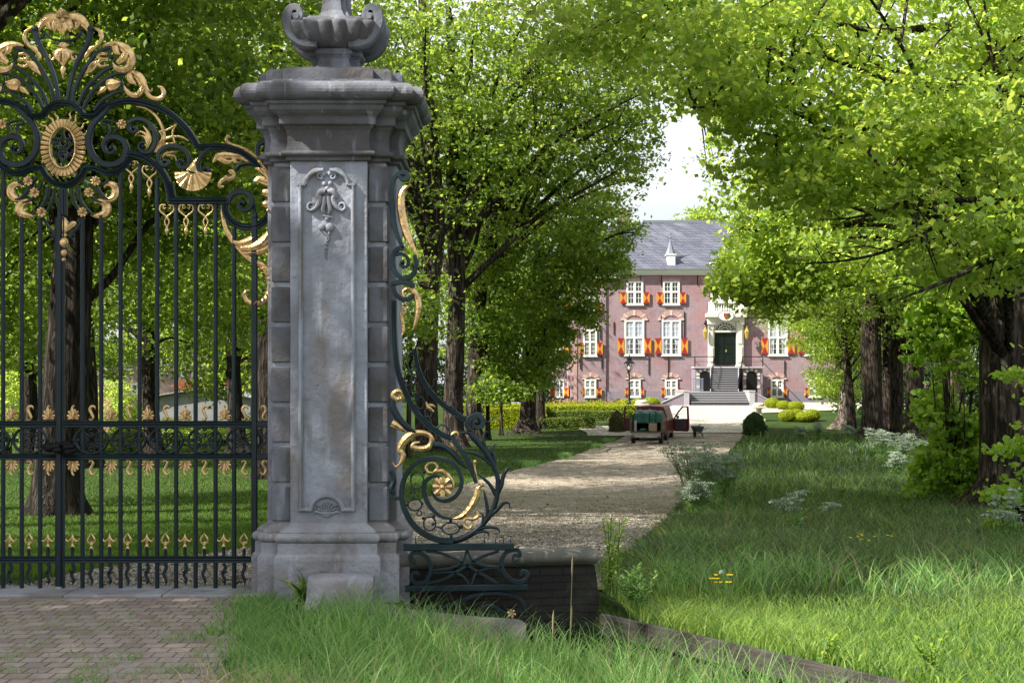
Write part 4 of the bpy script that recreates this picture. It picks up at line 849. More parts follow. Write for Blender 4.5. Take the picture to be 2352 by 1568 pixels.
# gilding
def leafset(name, sets, both=True, balls=(), parent=ov, th=.05): 
    I.part(parent, name, "gold", [(p, [a * 1.2 for a in w_], th, 'leaf') + tuple(e) for p, w_, *e in sets], both, balls=balls)
leafset("gilded_crown", [(D1([(515, 190), (560, 165), (630, 160), (690, 200), (718, 250)]), wk([70, 100, 90, 60, 24])), (D1([(515, 200), (500, 240), (530, 285)]), wk([70, 60, 10]), 4, .02), (D1([(560, 180), (575, 230), (580, 268)]), wk([70, 60, 8]), 4, .02), (D1([(640, 190), (625, 230), (600, 245)]), wk([50, 30, 6]), 4, .01)])
fan = []
for k in range(7): a = R(-180 + k * 30); fan.append((D1([(515, 140), (515 + 48 * math.cos(a), 140 + 56 * math.sin(a))]), wk([8, 24]), 1, .025))
leafset("gilded_shell", fan, False)
leafset("gilded_bud", [(D1([(770, 230), (815, 260), (830, 310), (805, 360), (770, 395)]), wk([14, 26, 30, 26, 16])), (D1([(775, 385), (740, 405), (715, 440)]), wk([30, 46, 20]), 4), (D1([(720, 435), (700, 465), (694, 492)]), wk([36, 30, 4]), 4)])
leafset("gilded_pendant", [(D1([(515, 345), (515, 370), (515, 395)]), wk([30, 80, 50]), 4), (D1([(515, 400), (515, 430), (515, 480), (515, 545)]), wk([90, 150, 110, 6]), 5), (D1([(490, 420), (475, 460), (490, 510)]), wk([30, 50, 8]), 4, .015), (D1([(540, 420), (555, 460), (540, 510)]), wk([30, 50, 8]), 4, .015), (D1([(515, 545), (515, 570), (515, 600), (515, 650)]), wk([20, 40, 24, 3]), 4)], False)
leafset("gilded_curl", [(D1([(560, 440), (580, 470), (605, 490), (625, 478), (616, 456)]), wk([50, 30, 16, 14, 10]), 5)])
leafset("gilded_acanthus", [(D1([(838, 378), (900, 362), (980, 378), (1045, 430), (1075, 500)]), wk([12, 40, 66, 74, 60]), 6), (D1([(1075, 480), (1060, 545), (1010, 575), (950, 560), (920, 515)]), wk([60, 60, 54, 40, 8]), 6, .01), (D1([(940, 385), (955, 430), (985, 450)]), wk([50, 46, 10]), 4, .02), (D1([(1030, 440), (1010, 480), (960, 520)]), wk([50, 60, 30]), 4, .015)])
leafset("gilded_bloom", [(D1([(870, 445), (820, 440), (795, 465), (830, 485), (880, 480)]), wk([20, 28, 26, 24, 14]), 5), (D1([(880, 495), (830, 490), (800, 520), (830, 545), (885, 530)]), wk([16, 28, 26, 24, 12]), 5), (D1([(790, 505), (760, 535), (730, 575), (722, 580)]), wk([30, 66, 50, 16]), 5), (D1([(725, 575), (705, 600), (694, 620)]), wk([28, 20, 3]), 4)])
leafset("gilded_acanthus", [(D1([(1010, 590), (1060, 592), (1120, 620), (1160, 680), (1165, 740)]), wk([10, 40, 60, 64, 40]), 6), (D1([(1168, 720), (1130, 775), (1080, 780), (1030, 740), (1015, 705)]), wk([40, 46, 40, 28, 8]), 6, .01), (D1([(1060, 610), (1070, 660), (1110, 690)]), wk([40, 50, 16]), 4, .02),
    (D1([(1165, 670), (1200, 760), (1240, 800), (1300, 805), (1335, 770), (1320, 720), (1285, 706)]), wk([24, 30, 34, 36, 28, 12]), 6), (D1([(1190, 690), (1205, 735), (1235, 745), (1240, 720)]), wk([12, 18, 14, 8]), 5)])
leafset("gilded_bloom", [(D1([(975, 680), (930, 690), (880, 690), (862, 695)]), wk([40, 100, 96, 24]), 5), (D1([(862, 710), (838, 735), (812, 755)]), wk([20, 44, 20]), 4), (D1([(815, 752), (800, 768), (793, 778)]), wk([20, 14, 3]), 3)], balls=[(*kx1(978, 672), 4)])
# cartouche
ccx, ccy = kx1(515, 1205)
ring_ = arcp(ccx, ccy, 29.5, 46.5, 0, 360, 40)
I.part(ov, "cartouche_ring", "gold", [(ring_, 5, .07, 'round', 2)]); 
for k in range(34):
    a = R(360 * k / 34); I.part(ov, "cartouche_lobe", "gold", [([(ccx + 30 * math.cos(a), ccy + 47 * math.sin(a)), (ccx + 41 * math.cos(a), ccy + 57 * math.sin(a)), (ccx + 51 * math.cos(a), ccy + 65 * math.sin(a))], [6, 9.5, 9.5], .06, 'leaf', 3)])
for a_ in (-118, -105, -75, -62, -138, -42, -152, -28, 152, 28, 118, 62, 105, 75):
    a = R(a_); ln_ = 22 if a_ < 0 else 9; d = (math.cos(a), math.sin(a)); t = (-d[1], d[0]); b = (ccx + 49 * d[0], ccy + 64 * d[1])
    I.part(ov, "cartouche_flame", "gold", [([b, (b[0] + d[0] * ln_ * .35 + t[0] * 2.5, b[1] + d[1] * ln_ * .35 + t[1] * 2.5), (b[0] + d[0] * ln_ * .7 - t[0] * 2, b[1] + d[1] * ln_ * .7 - t[1] * 2), (b[0] + d[0] * ln_, b[1] + d[1] * ln_)], [5, 4.5, 3.5, .8], .02, 'leaf', 4)])
st = []
for s in (1, -1):
    f = lambda p: [(515 + s * (a - 515), b) for a, b in p]
    st += [(D1(f([(515, 1070), (530, 1130), (575, 1180), (530, 1230), (490, 1280)])), wk([6, 16, 14, 16, 10]), .03, 'flat'), (D1(f([(515, 1355), (535, 1290), (600, 1230)])), wk([6, 18, 8]), .03, 'flat'), (D1(f([(430, 1270), (470, 1260), (500, 1220), (540, 1180), (560, 1130), (600, 1140), (595, 1170), (575, 1165)])), wk([8, 14, 16, 14, 8]), .03, 'flat')]
I.part(ov, "cartouche_star", "iron", st)
def rosette(parent, x, y, r, both=False, n=8):
    ss = []
    for k in range(n): a = R(360 * k / n + 10); ss.append(([(x + r * .15 * math.cos(a), y + r * .15 * math.sin(a)), (x + r * .6 * math.cos(a), y + r * .6 * math.sin(a)), (x + r * math.cos(a), y + r * math.sin(a))], [r * .2, r * .62, r * .5], .035, 'leaf', 2, .035))
    I.part(parent, "rosette", "gold", ss, both, balls=[(x, y, r * .22, .055)])
rosette(ov, *kx1(1003, 1020), 10.5, True)
for x, y in ((790, 55), (737, 148), (682, 307)): rosette(ov, *kx2(x, y), 11, True)
# gilded lattice and sprays to the right
I.part(ov, "gilded_lattice", "gold", [(D1([(1110, 868), (1200, 890), (1280, 960), (1330, 1060), (1340, 1140), (1300, 1210)]), wk([10, 18, 24, 24, 20]), .03, 'leaf'), (D1([(1260, 1240), (1300, 1170), (1380, 1120), (1470, 1115), (1540, 1150)]), wk([30, 30, 22, 10]), .03, 'leaf'),
    (D1([(1300, 1075), (1370, 1055), (1440, 1010)]), wk([18, 16, 10]), .03, 'leaf'), (D1([(1440, 1010), (1405, 1080), (1425, 1165)]), wk([10, 16, 12]), .03, 'leaf'), (D1([(1295, 1070), (1325, 1120), (1300, 1170), (1270, 1240)]), wk([14, 18, 20, 26]), .03, 'leaf'), (D1([(1270, 1235), (1340, 1180), (1430, 1165)]), wk([26, 18, 10]), .03, 'leaf')], True)
leafset("gilded_spray", [(D1([(1195, 1210), (1225, 1150), (1205, 1080), (1170, 1030)]), wk([14, 24, 20, 5])), (D1([(1215, 1160), (1190, 1100), (1140, 1075), (1095, 1110)]), wk([20, 18, 14, 4])), (D1([(1205, 1180), (1180, 1120), (1130, 1100)]), wk([16, 12, 4]))])
leafset("gilded_spray", [(D1([(1320, 1290), (1350, 1255), (1400, 1240), (1440, 1235)]), wk([8, 20, 14, 4])), (D1([(1360, 1265), (1420, 1275), (1440, 1320)]), wk([20, 16, 4]))])
sh = [(D1([(1615, 1290), (1590, 1340), (1570, 1400)]), wk([16, 60, 120]), 4, .01)]
for k in range(13): a = R(8 + k * 164 / 12); sh.append((D1([(1578 + 40 * math.cos(a), 1400 + 20 * math.sin(a)), (1578 + 100 * math.cos(a), 1410 + 90 * math.sin(a)), (1578 + 148 * math.cos(a), 1410 + 150 * math.sin(a))]), wk([14, 36, 48]), 3, .015 + .006 * (k % 2)))
leafset("gilded_shell", sh)
leafset("gilded_acanthus", [(D1([(2100, 1290), (2020, 1230), (1940, 1200), (1880, 1180), (1845, 1140), (1860, 1110), (1878, 1125)]), wk([18, 26, 30, 26, 26, 20, 10])), (D1([(2070, 1350), (1980, 1290), (1880, 1270), (1790, 1275), (1735, 1325)]), wk([10, 34, 50, 50, 10]), 6, .01), (D1([(1770, 1255), (1800, 1300), (1860, 1325), (1900, 1310)]), wk([30, 44, 36, 12]), 5, .012), (D1([(1900, 1275), (1920, 1320), (1950, 1330)]), wk([30, 30, 8]), 4, .012)])
leafset("gilded_acanthus", [(D1([(2140, 1240), (2150, 1350), (2190, 1450), (2235, 1560)]), wk([10, 50, 60, 44]), 6), (D1([(2200, 1420), (2130, 1330), (2095, 1345)]), wk([40, 56, 20]), 5, .01), (D1([(2215, 1480), (2150, 1400), (2085, 1375)]), wk([40, 44, 14]), 5, .02),
    (D2([(2240, 60), (2190, 60), (2120, 40), (2075, 55)]), wk([50, 70, 64, 30]), 5, .015), (D2([(2240, 0), (2245, 100), (2235, 200), (2190, 310), (2150, 370)]), wk([40, 44, 40, 30, 6]), 6), (D2([(2225, 170), (2180, 150), (2140, 145)]), wk([50, 64, 40]), 4, .012), (D2([(2205, 250), (2170, 240), (2145, 240)]), wk([50, 60, 30]), 4, .012)], balls=[(*kx2(2190, 292), 4, .04)])
leafset("gilded_curl", [(D1([(1895, 1420), (1870, 1395), (1900, 1400), (1905, 1440), (1860, 1460), (1830, 1440)]), wk([16, 22, 26, 30, 34, 30]), 5), (D1([(1850, 1450), (1800, 1480), (1790, 1520), (1825, 1520)]), wk([40, 30, 26, 14]), 5)])
leafset("gilded_acanthus", [(D2([(1803, 245), (1815, 330), (1850, 460), (1920, 560), (2010, 660), (2090, 720)]), wk([5, 26, 36, 44, 44, 40]), 6), (D2([(1900, 545), (1960, 560), (2030, 540), (2070, 510)]), wk([20, 50, 66, 50]), 5, .012), (D2([(1960, 600), (2060, 590), (2140, 550), (2195, 480), (2208, 452)]), wk([30, 60, 76, 50, 8]), 6, .018), (D2([(1990, 640), (2080, 635), (2160, 610), (2200, 570)]), wk([16, 40, 44, 14]), 5, .01)])
tw = [(D2([(2080, 715), (2140, 740), (2185, 810), (2205, 890), (2190, 970), (2140, 1030), (2080, 1050), (2020, 1030), (1992, 980), (2005, 945), (2035, 940)]), wk([50, 50, 46, 44, 42, 40, 36, 26, 8]))]
for k in range(9):
    q = smooth_path([(2110, 725), (2160, 790), (2195, 880), (2180, 970), (2130, 1030), (2060, 1040), (2005, 1000)], 4)[k * 2 + 2]; q2 = smooth_path([(2110, 725), (2160, 790), (2195, 880), (2180, 970), (2130, 1030), (2060, 1040), (2005, 1000)], 4)[min(24, k * 2 + 4)]
    dx, dy = q2[0] - q[0], q2[1] - q[1]; tw.append((D2([(q[0] - dy * .4, q[1] + dx * .4), (q[0] + dx * .6 + dy * .4, q[1] + dy * .6 - dx * .4)]), wk([8, 8]), 1, .022))
leafset("gilded_tail", tw)
# pendants under the frame
def pendant(x, y, kf=kx2):
    f = lambda p: [kf(x + a, y + b) for a, b in p]
    ss = []
    for s in (1, -1): ss.append((f([(s * 8, 30), (s * 26, 36), (s * 28, 12), (s * 12, 6), (s * 50, 10), (s * 56, 55), (s * 10, 95), (s * -18, 140), (s * -8, 175), (0, 190)]), wk([8, 10, 12, 16, 16, 14, 12]), .025, 'round'))
    ss.append((f([(0, 188), (0, 215), (0, 235), (0, 262)]), wk([16, 36, 24, 3]), .05, 'leaf', 3)); I.part(ov, "gilded_pendant", "gold", ss, True)
for x, y in ((1360, 238), (1517, 238), (1676, 238)): pendant(x, y)
pendant(1070, 1310 - 1426 + 0, lambda x, y: kx1(x, y + 1426)); pendant(1218, 1350 - 1426, lambda x, y: kx1(x, y + 1426))
# lower fan under the cartouche
for p, w_ in (([(730, 20), (790, 110), (860, 190), (900, 200)], [26, 28, 12]), ([(690, 60), (740, 170), (800, 215), (840, 225)], [24, 24, 12]), ([(640, 95), (650, 190), (700, 270), (760, 325)], [24, 26, 16]), ([(585, 110), (600, 210), (650, 300)], [22, 24, 18]), ([(760, 20), (810, 80), (870, 60), (880, 30)], [20, 22, 12])): I.part(ov, "fan_rib", "iron", [(D2(p), wk(w_), .04, 'flat')], True)
leafset("gilded_curl", [(D2([(850, 105), (865, 78), (905, 75), (942, 110), (940, 160), (905, 195), (870, 200), (860, 175), (872, 150)]), wk([10, 30, 46, 60, 66, 50, 30, 20, 10]), 5)])
leafset("gilded_curl", [(D2([(770, 235), (795, 215), (840, 225), (868, 260), (860, 310), (815, 330), (770, 335), (740, 325)]), wk([8, 34, 50, 64, 64, 48, 24, 8]), 5)])
I.part(ov, "drop_bar", "iron", [(D2([(515, 110), (515, 330)]), wk(64), .05, 'flat', 1), (D2([(515, 120), (515, 325)]), wk(26), .07, 'flat', 1)])
I.part(ov, "fan_rib", "iron", [(D2([(675, 350), (650, 400), (610, 450), (575, 490), (590, 510)]), wk([16, 22, 24, 12]), .03, 'flat'), (D2([(690, 350), (640, 380), (640, 350)]), wk([10, 16, 8]), .03, 'flat')], True, balls=[(*kx2(590, 492), 6)])
leafset("gilded_drop", [(D2([(515, 345), (515, 400), (515, 450), (515, 480)]), wk([30, 84, 70, 30]), 5), (D2([(525, 460), (560, 430), (600, 400), (622, 395)]), wk([16, 40, 46, 20]), 5), (D2([(515, 480), (515, 492), (515, 505)]), wk([40, 60, 40]), 3)], False, balls=[(*kx2(515, 552), 12.5), (*kx2(513, 635), 9.5), (*kx2(512, 690), 6.5)])

# gate leaves
def leaf_thing(mir):
    lb = "left leaf of the tall dark iron gate, cut by the picture edge" if mir else "right leaf of the tall dark iron gate, hung on the stone pier"
    t = empty("gate_leaf", (cD(kx3(280 if mir else 1280, 0)[0], 0)[0], GY, 0), label=lb, cat="gate", group="leaves of the iron gate")
    bars_r = [(670, 675, 350), (820, 830, 330), (975, 990, -40), (1130, 1145, -90), (1272, 1290, 20), (1435, 1435, 235), (1590, 1597, 235), (1755, 1757, 235), (1905, 1910, 430)]
    bars_l = [(320, 335, 350), (170, 185, 340), (20, 32, -40), (-130, -110, -90), (-275, -258, 20), (-430, -420, 235)]
    for xb, xt, yt in (bars_l if mir else bars_r):
        a = kx3(xb, 570); b = kx2(xt, yt); dx = (a[0] - b[0]) * .0
        x = (a[0] + b[0]) / 2; I.part(t, "bar", "iron", [([(x, 1352.5), (x, b[1])], 10.3, .035, 'round', 1)])
    if not mir:
        x = kx3(2073, 0)[0]; I.part(t, "stile", "iron", [([(x, 1360), (x, 488)], 13.5, .05, 'flat', 1), ([(x, 496), (x, 480), (x, 466)], [8, 7, 1], .03, 'round', 1)], balls=[(x, 498, 9)])
        x = kx3(490, 0)[0]; I.part(t, "meeting_stile", "iron", [([(x, 1357), (x, 500)], 21, .035, 'flat', 1), ([(x + .5, 1352), (x + .5, 455)], 9, .075, 'flat', 1)])
        I.part(t, "stile_foot", "steel", [([(x - 1, 1364), (x - 1, 1345)], 15, .085, 'flat', 1)])
        xr = (kx3(522, 0)[0], kx3(2045, 0)[0]); 
        for y0, y1 in ((575, 628), (840, 890)): I.part(t, "hinge_strap", "iron", [([(kx3(2097, 0)[0], kx3(0, (y0 + y1) / 2)[1]), (kx3(2220, 0)[0], kx3(0, (y0 + y1) / 2)[1])], (y1 - y0) * k1, .05, 'flat', 1)])
    else: xr = (-150, kx3(460, 0)[0])
    for y0, y1 in ((575, 628), (840, 890)): I.part(t, "rail", "iron", [([(xr[0], kx3(0, (y0 + y1) / 2)[1]), (xr[1], kx3(0, (y0 + y1) / 2)[1])], (y1 - y0) * k1, .055, 'mould', 1)])
    yb = kx4(0, 562)[1]; I.part(t, "rail", "iron", [([(xr[0], yb), (xr[1], yb)], 54 * .28235, .055, 'mould', 1)])
    # ring band
    cs = [745, 1050, 1355, 1670, 1985] if not mir else [245, -60, -365]
    for c in cs:
        x, y = kx3(c, 733); r = 135 * k1; ss = [(arcp(x, y, r, 30.5, 0, 360, 25), 6.5, .045, 'round', 1)]
        for q in range(4):
            a = 45 + 90 * q
            for s in (1, -1):
                a1 = R(90 * q); 
                p = [(x + 30 * math.cos(a1 + s * .75), y + 27 * math.sin(a1 + s * .75)), (x + 19 * math.cos(a1 + s * .62), y + 17 * math.sin(a1 + s * .62)), (x + 8 * math.cos(a1 + s * .3), y + 8 * math.sin(a1 + s * .3)), (x + 13 * math.cos(a1 - s * .1), y + 12 * math.sin(a1 - s * .1)), (x + 19 * math.cos(a1 + s * .12), y + 17 * math.sin(a1 + s * .12)), (x + 17 * math.cos(a1 + s * .35), y + 15 * math.sin(a1 + s * .35))]
                ss.append((p, [4, 4.2, 3.6, 3.2, 2.5], .025, 'round', 3))
        bl = [(x + 29 * math.cos(R(90 * q)), y + 25 * math.sin(R(90 * q)), 4.6, .01) for q in range(4)] + [(x + 42.5, y, 3.2), (x - 42.5, y, 3.2)]
        I.part(t, "ring", "iron", ss, balls=bl)
    if not mir: I.part(t, "bracket", "iron", [(D3([(2110, 640), (2130, 690), (2195, 730), (2130, 775), (2110, 835)]), wk([22, 24, 20, 24, 22]), .03, 'flat', 4)])
    # gilded ornaments on the rails
    up = [597, None, 903, None, 1205, None, 1510, None, 1830]; up_s = [745, 1050, 1350, 1665, 1988, 2155]
    if mir: upp, ups = [95, 398, -210], [240, -57, -362]
    else: upp, ups = [597, 903, 1205, 1510, 1830], up_s
    for x in upp:
        for dn in (1, -1):
            yb_ = 570 if dn > 0 else 898; f = lambda p: [kx3(x + a * .92, yb_ - dn * b) for a, b in p]
            ss = [(f([(0, 5), (2, 60), (-4, 100), (8, 118), (14, 106)]), wk([12, 22, 18, 14, 4]), .03, 'leaf', 4, .015)]
            for s in (1, -1):
                for a_, l_ in ((78, 84), (54, 80), (28, 66), (4, 50)): a = R(a_); ss.append((f([(s * 4, 12), (s * l_ * .6 * math.cos(a), 10 + l_ * .7 * math.sin(a)), (s * l_ * .92 * math.cos(a), 8 + l_ * math.sin(a))]), wk([10, 24, 18]), .03, 'leaf', 3))
            I.part(t, "gilded_palmette", "gold", ss)
    for x in ups:
        for dn in (1, -1):
            yb_ = 570 if dn > 0 else 898; s = -1 if x == 2155 else 1; f = lambda p: [kx3(x + s * a, yb_ - dn * b) for a, b in p]
            I.part(t, "gilded_scroll", "gold", [(f([(-14, 18), (-16, 4), (4, 2), (14, 22), (2, 52), (-12, 84), (2, 112), (26, 108), (30, 88)]), wk([7, 10, 16, 24, 26, 26, 17, 8]), .04, 'leaf', 4)])
    sp = [590, 892, 1195, 1505, 1820] if not mir else [80, 390, -225]; ht = [743, 1038, 1346, 1662, 1985] if not mir else [235, -70]
    for x in sp:
        f = lambda p: [kx4(x + a, b) for a, b in p]; ss = [(f([(0, 462), (0, 440), (0, 420), (0, 395), (0, 350)]), wk([36, 18, 24, 26, 2]), .035, 'leaf', 3)]
        for s in (1, -1): ss.append((f([(s * 4, 385), (s * 22, 408), (s * 44, 412), (s * 54, 396), (s * 44, 390)]), wk([16, 16, 12, 8, 4]), .03, 'leaf', 4))
        I.part(t, "gilded_spearhead", "gold", ss)
        I.part(t, "spike", "iron", [(f([(0, 530), (0, 455)]), wk(28), .03, 'round', 1), (f([(0, 592), (14, 630), (-8, 680), (10, 730), (2, 770)]), wk([26, 28, 22, 24, 22, 3]), .02, 'flat', 4), (f([(-24, 655), (6, 672), (28, 655)]), wk([3, 18, 3]), .02, 'flat', 2), (f([(-18, 735), (4, 745), (22, 735)]), wk([3, 14, 3]), .02, 'flat', 2)])
    for x in ht:
        f = lambda p: [kx4(x + a, b) for a, b in p]; ss = [(f([(0, 478), (0, 455), (0, 440), (0, 425)]), wk([36, 16, 30, 12]), .035, 'leaf', 3)]
        for s in (1, -1): ss.append((f([(0, 348), (s * 18, 378), (s * 30, 405), (s * 20, 428), (0, 418)]), wk([4, 14, 15, 12, 8]), .03, 'leaf', 4))
        I.part(t, "gilded_heart", "gold", ss)
        I.part(t, "spike", "iron", [(f([(0, 530), (0, 470)]), wk(28), .03, 'round', 1), (f([(0, 592), (6, 630), (-12, 680), (6, 730), (6, 775)]), wk([26, 28, 24, 22, 3]), .02, 'flat', 4)])
    return t
leaf_thing(False); leaf_thing(True)
mb = MB((*(lambda q: (q[0], GY - .06))(cD(*kx3(510, 790))), 0)); q = cD(*kx3(510, 790)); mb.o = Vector((q[0], GY - .06, q[1]))
for k in range(16): a = random.uniform(-95, 100); p = cD(*kx3(510 + a, 790 + random.uniform(-28, 30) + a * .12)); mb.ball((p[0], GY - .06 + random.uniform(-.03, .03), p[1]), random.uniform(.025, .045), 0, 8, (1.3, .9, .8))
tag(mb.build("chain_cover", "black"), "black padded cover wrapped round the chain where the gate leaves meet", "chain cover")

# ---------------- side screen right of the pier ----------------
SY = 11.02; J = Iron(SY)
sd = empty("iron_side_screen", (J.c(1040, 0)[0], SY, .3), label="curled dark iron side screen with gilded leaves between pier and low wall", cat="iron screen")
def jp(name, m, ss, balls=(), k=.2746): J.part(sd, name, m, [(s_[0], wk(s_[1], k), s_[2], s_[3]) + tuple(s_[4:]) for s_ in ss], balls=balls)
jp("scroll", "iron", [(D6([(1560, 230), (1590, 265), (1635, 260), (1630, 215), (1580, 205), (1520, 250), (1498, 340), (1500, 500), (1520, 680), (1560, 800), (1600, 880)]), [30, 40, 44, 44, 40, 46, 50, 40, 30], .05, 'flat')], k=.25633)
jp("gilded_leaf", "gold", [(D6([(1675, 312), (1605, 350), (1575, 450), (1590, 600), (1630, 740), (1680, 860), (1718, 940), (1722, 1020)]), [6, 50, 70, 76, 70, 44, 24, 8], .05, 'leaf')], k=.25633)
jp("scroll", "iron", [(D6([(1600, 885), (1560, 880), (1510, 930), (1500, 1010), (1530, 1100), (1600, 1150), (1680, 1120), (1715, 1020), (1700, 940)]), [40, 40, 44, 44, 42, 30], .05, 'flat'), (D6([(1520, 940), (1580, 930), (1635, 965), (1640, 1030), (1600, 1050), (1570, 1030), (1585, 1005)]), [30, 30, 28, 20, 12], .05, 'flat'), (D6([(1490, 1205), (1590, 1180), (1700, 1215)]), [44, 50, 44], .05, 'flat')], balls=[(*kx6(1590, 1008), 6)], k=.25633)
jp("gilded_leaf", "gold", [(D6([(1640, 1300), (1665, 1290), (1650, 1330), (1605, 1320), (1600, 1260), (1650, 1240), (1710, 1290), (1735, 1400), (1715, 1520), (1680, 1620)]), [8, 12, 18, 22, 26, 36, 56, 60, 40, 8], .05, 'leaf')], k=.25633)
jp("scroll", "iron", [(D6([(1505, 1210), (1530, 1290), (1590, 1335), (1650, 1330), (1690, 1290)]), [36, 44, 40, 26], .05, 'flat')], k=.25633)
jp("gilded_leaf", "gold", [(D6([(1600, 1440), (1590, 1410), (1615, 1420), (1610, 1470), (1580, 1460), (1590, 1540), (1600, 1620), (1575, 1680)]), [8, 14, 20, 26, 30, 34, 26, 6], .04, 'leaf')], balls=[(*kx6(1597, 1380), 4)], k=.25633)
# the two long rails running down to the volute
J.part(sd, "frame_bar", "iron", [([(905, 690), (906, 770), (914, 850), (935, 910), (968, 962), (1010, 995), (1040, 1010), (1055, 1035)], [12, 13, 13, 14, 13], .05, 'mould'),])
J.part(sd, "frame_bar", "iron", [([(952, 800), (962, 850), (985, 895), (1025, 935), (1060, 958), (1080, 972)], [9, 12, 13, 12], .05, 'mould')])
ls = []
for k, (x, y, rx, ry) in enumerate(((945, 830, 9, 22), (938, 868, 9, 18), (955, 895, 11, 16), (965, 925, 10, 14), (984, 948, 9, 10))): ls.append((arcp(x, y, rx, ry, 20, 380, 13), 3.4, .03, 'round', 1))
ls += [([(970, 960), (985, 958), (995, 985), (1008, 1000)], 4, .03, 'round'), ([(1000, 985), (1015, 975), (1030, 985), (1035, 1000)], 4, .03, 'round')]
J.part(sd, "lattice", "iron", ls)
J.part(sd, "gilded_sprig", "gold", [([(978, 922), (984, 935), (996, 945)], [3, 9, 5], .03, 'leaf', 3), ([(980, 930), (992, 930), (1000, 934)], [3, 6, 2], .03, 'leaf', 3)])
for pts in ([(1068, 975), (1078, 965), (1085, 950), (1090, 940)], [(1094, 968), (1104, 958), (1108, 945), (1113, 925)], [(1106, 968), (1118, 964), (1132, 964), (1150, 962)]): pass
th_ = []
for a, b in (((976, 878), (968, 866)), ((990, 890), (1002, 868)), ((1000, 905), (1022, 880)), ((1024, 930), (1012, 912)), ((1030, 935), (1052, 908)), ((1062, 956), (1040, 940)), ((1066, 958), (1082, 930)), ((1100, 955), (1114, 925)), ((1112, 966), (1146, 962)), ((958, 842), (972, 830)), ((955, 820), (946, 808)), ((1048, 945), (1036, 928)), ((968, 862), (986, 846))):
    dx, dy = b[0] - a[0], b[1] - a[1]; nx, ny = -dy * .12, dx * .12
    th_.append(([a, (a[0] + dx * .3 + nx, a[1] + dy * .3 + ny), (a[0] + dx * .65 - nx, a[1] + dy * .65 - ny), b], [5, 3.4, 2.6, .6], .012, 'round', 3))
J.part(sd, "thorns", "iron", th_)
jp("scroll", "iron", [(D7([(900, 455), (880, 410), (910, 355), (970, 335), (1008, 375), (1000, 425), (955, 435), (930, 405), (945, 385)]), [50, 54, 50, 46, 40, 34, 24, 14], .05, 'flat'), (D7([(820, 480), (900, 480), (930, 520), (990, 590), (1050, 670), (1100, 760), (1130, 860), (1130, 960)]), [6, 50, 56, 48, 44, 40, 40], .05, 'round')], balls=[(*kx7(956, 395), 6)])
for p, w_ in (([(1080, 700), (1030, 600), (1010, 530), (1030, 475), (1055, 478)], [40, 30, 26, 18, 3]), ([(1105, 780), (1105, 690), (1090, 640), (1095, 590), (1125, 575)], [34, 28, 26, 18, 3]), ([(1080, 750), (1010, 690), (930, 650), (840, 632)], [30, 30, 24, 4]), ([(1120, 1000), (1160, 920), (1180, 840), (1215, 780), (1275, 768)], [44, 40, 34, 22, 3]), ([(1115, 1000), (1070, 920), (1020, 870), (960, 820)], [36, 30, 26, 6]),
              ([(1060, 1180), (1130, 1120), (1180, 1070), (1225, 1070), (1230, 1115)], [40, 34, 26, 18, 3]), ([(1040, 1200), (1045, 1120), (1030, 1030), (1010, 945)], [34, 30, 26, 3]), ([(1128, 950), (1120, 1040), (1080, 1140), (1010, 1240), (920, 1320), (820, 1370), (720, 1385)], [40, 44, 46, 50, 52, 52]), ([(1000, 1250), (1010, 1200), (1000, 1160), (975, 1145)], [26, 24, 14, 3]),
              ([(960, 1290), (1030, 1270), (1110, 1275), (1145, 1300), (1135, 1325)], [40, 30, 24, 14, 3]), ([(940, 1320), (1000, 1305), (1050, 1315), (1058, 1352)], [30, 24, 16, 3])):
    jp("branch", "iron", [(D7(p), w_, .035, 'round')])
jp("volute", "iron", [(D7([(760, 1385), (620, 1370), (480, 1300), (380, 1180), (330, 1030), (345, 880), (420, 760), (530, 700), (650, 695), (760, 740), (820, 830), (825, 930), (780, 1010), (700, 1050), (620, 1030), (575, 960)]), [50, 50, 46, 40, 36, 34, 34, 36, 34, 20], .06, 'flat'),
    (D7([(750, 1200), (650, 1175), (560, 1090), (515, 980), (530, 890), (590, 845), (660, 850)]), [20, 34, 36, 34, 20], .055, 'flat')])
fl = []
for k in range(8): a = R(45 * k); fl.append((D7([(670 + 12 * math.cos(a), 930 + 12 * math.sin(a)), (670 + 50 * math.cos(a), 930 + 52 * math.sin(a)), (670 + (88 if k % 2 else 80) * math.cos(a), 930 + (88 if k % 2 else 80) * math.sin(a))]), [16, 58, 54], .05, 'leaf', 3, .03))
jp("gilded_flower", "gold", fl, balls=[(*kx7(670, 930), 6, .06)])
jp("gilded_curl", "gold", [(D7([(590, 815), (550, 810), (530, 770), (560, 735), (610, 740), (625, 780), (600, 810), (660, 800), (720, 840), (755, 900), (755, 960)]), [14, 22, 26, 26, 24, 24, 34, 38, 34, 20], .05, 'leaf')])
jp("gilded_leaf", "gold", [(D7([(800, 505), (790, 480), (755, 490), (745, 550), (790, 620), (840, 670), (870, 700)]), [10, 24, 34, 44, 40, 26, 5], .05, 'leaf')])
jp("gilded_leaf", "gold", [(D7([(940, 725), (935, 770), (940, 840), (965, 900)]), [30, 26, 40, 20], .05, 'leaf'), (D7([(1000, 915), (965, 950), (950, 1020), (900, 1110), (830, 1180), (740, 1205)]), [20, 50, 64, 60, 50, 10], .05, 'leaf')], balls=[(*kx7(940, 725), 5), (*kx7(1000, 915), 5)])
jp("gilded_loop", "gold", [(D7([(945, 1130), (968, 1170), (930, 1200), (860, 1200), (845, 1250), (880, 1280), (915, 1260), (915, 1215)]), [10, 36, 34, 28, 24, 22, 22, 18], .04, 'leaf')])
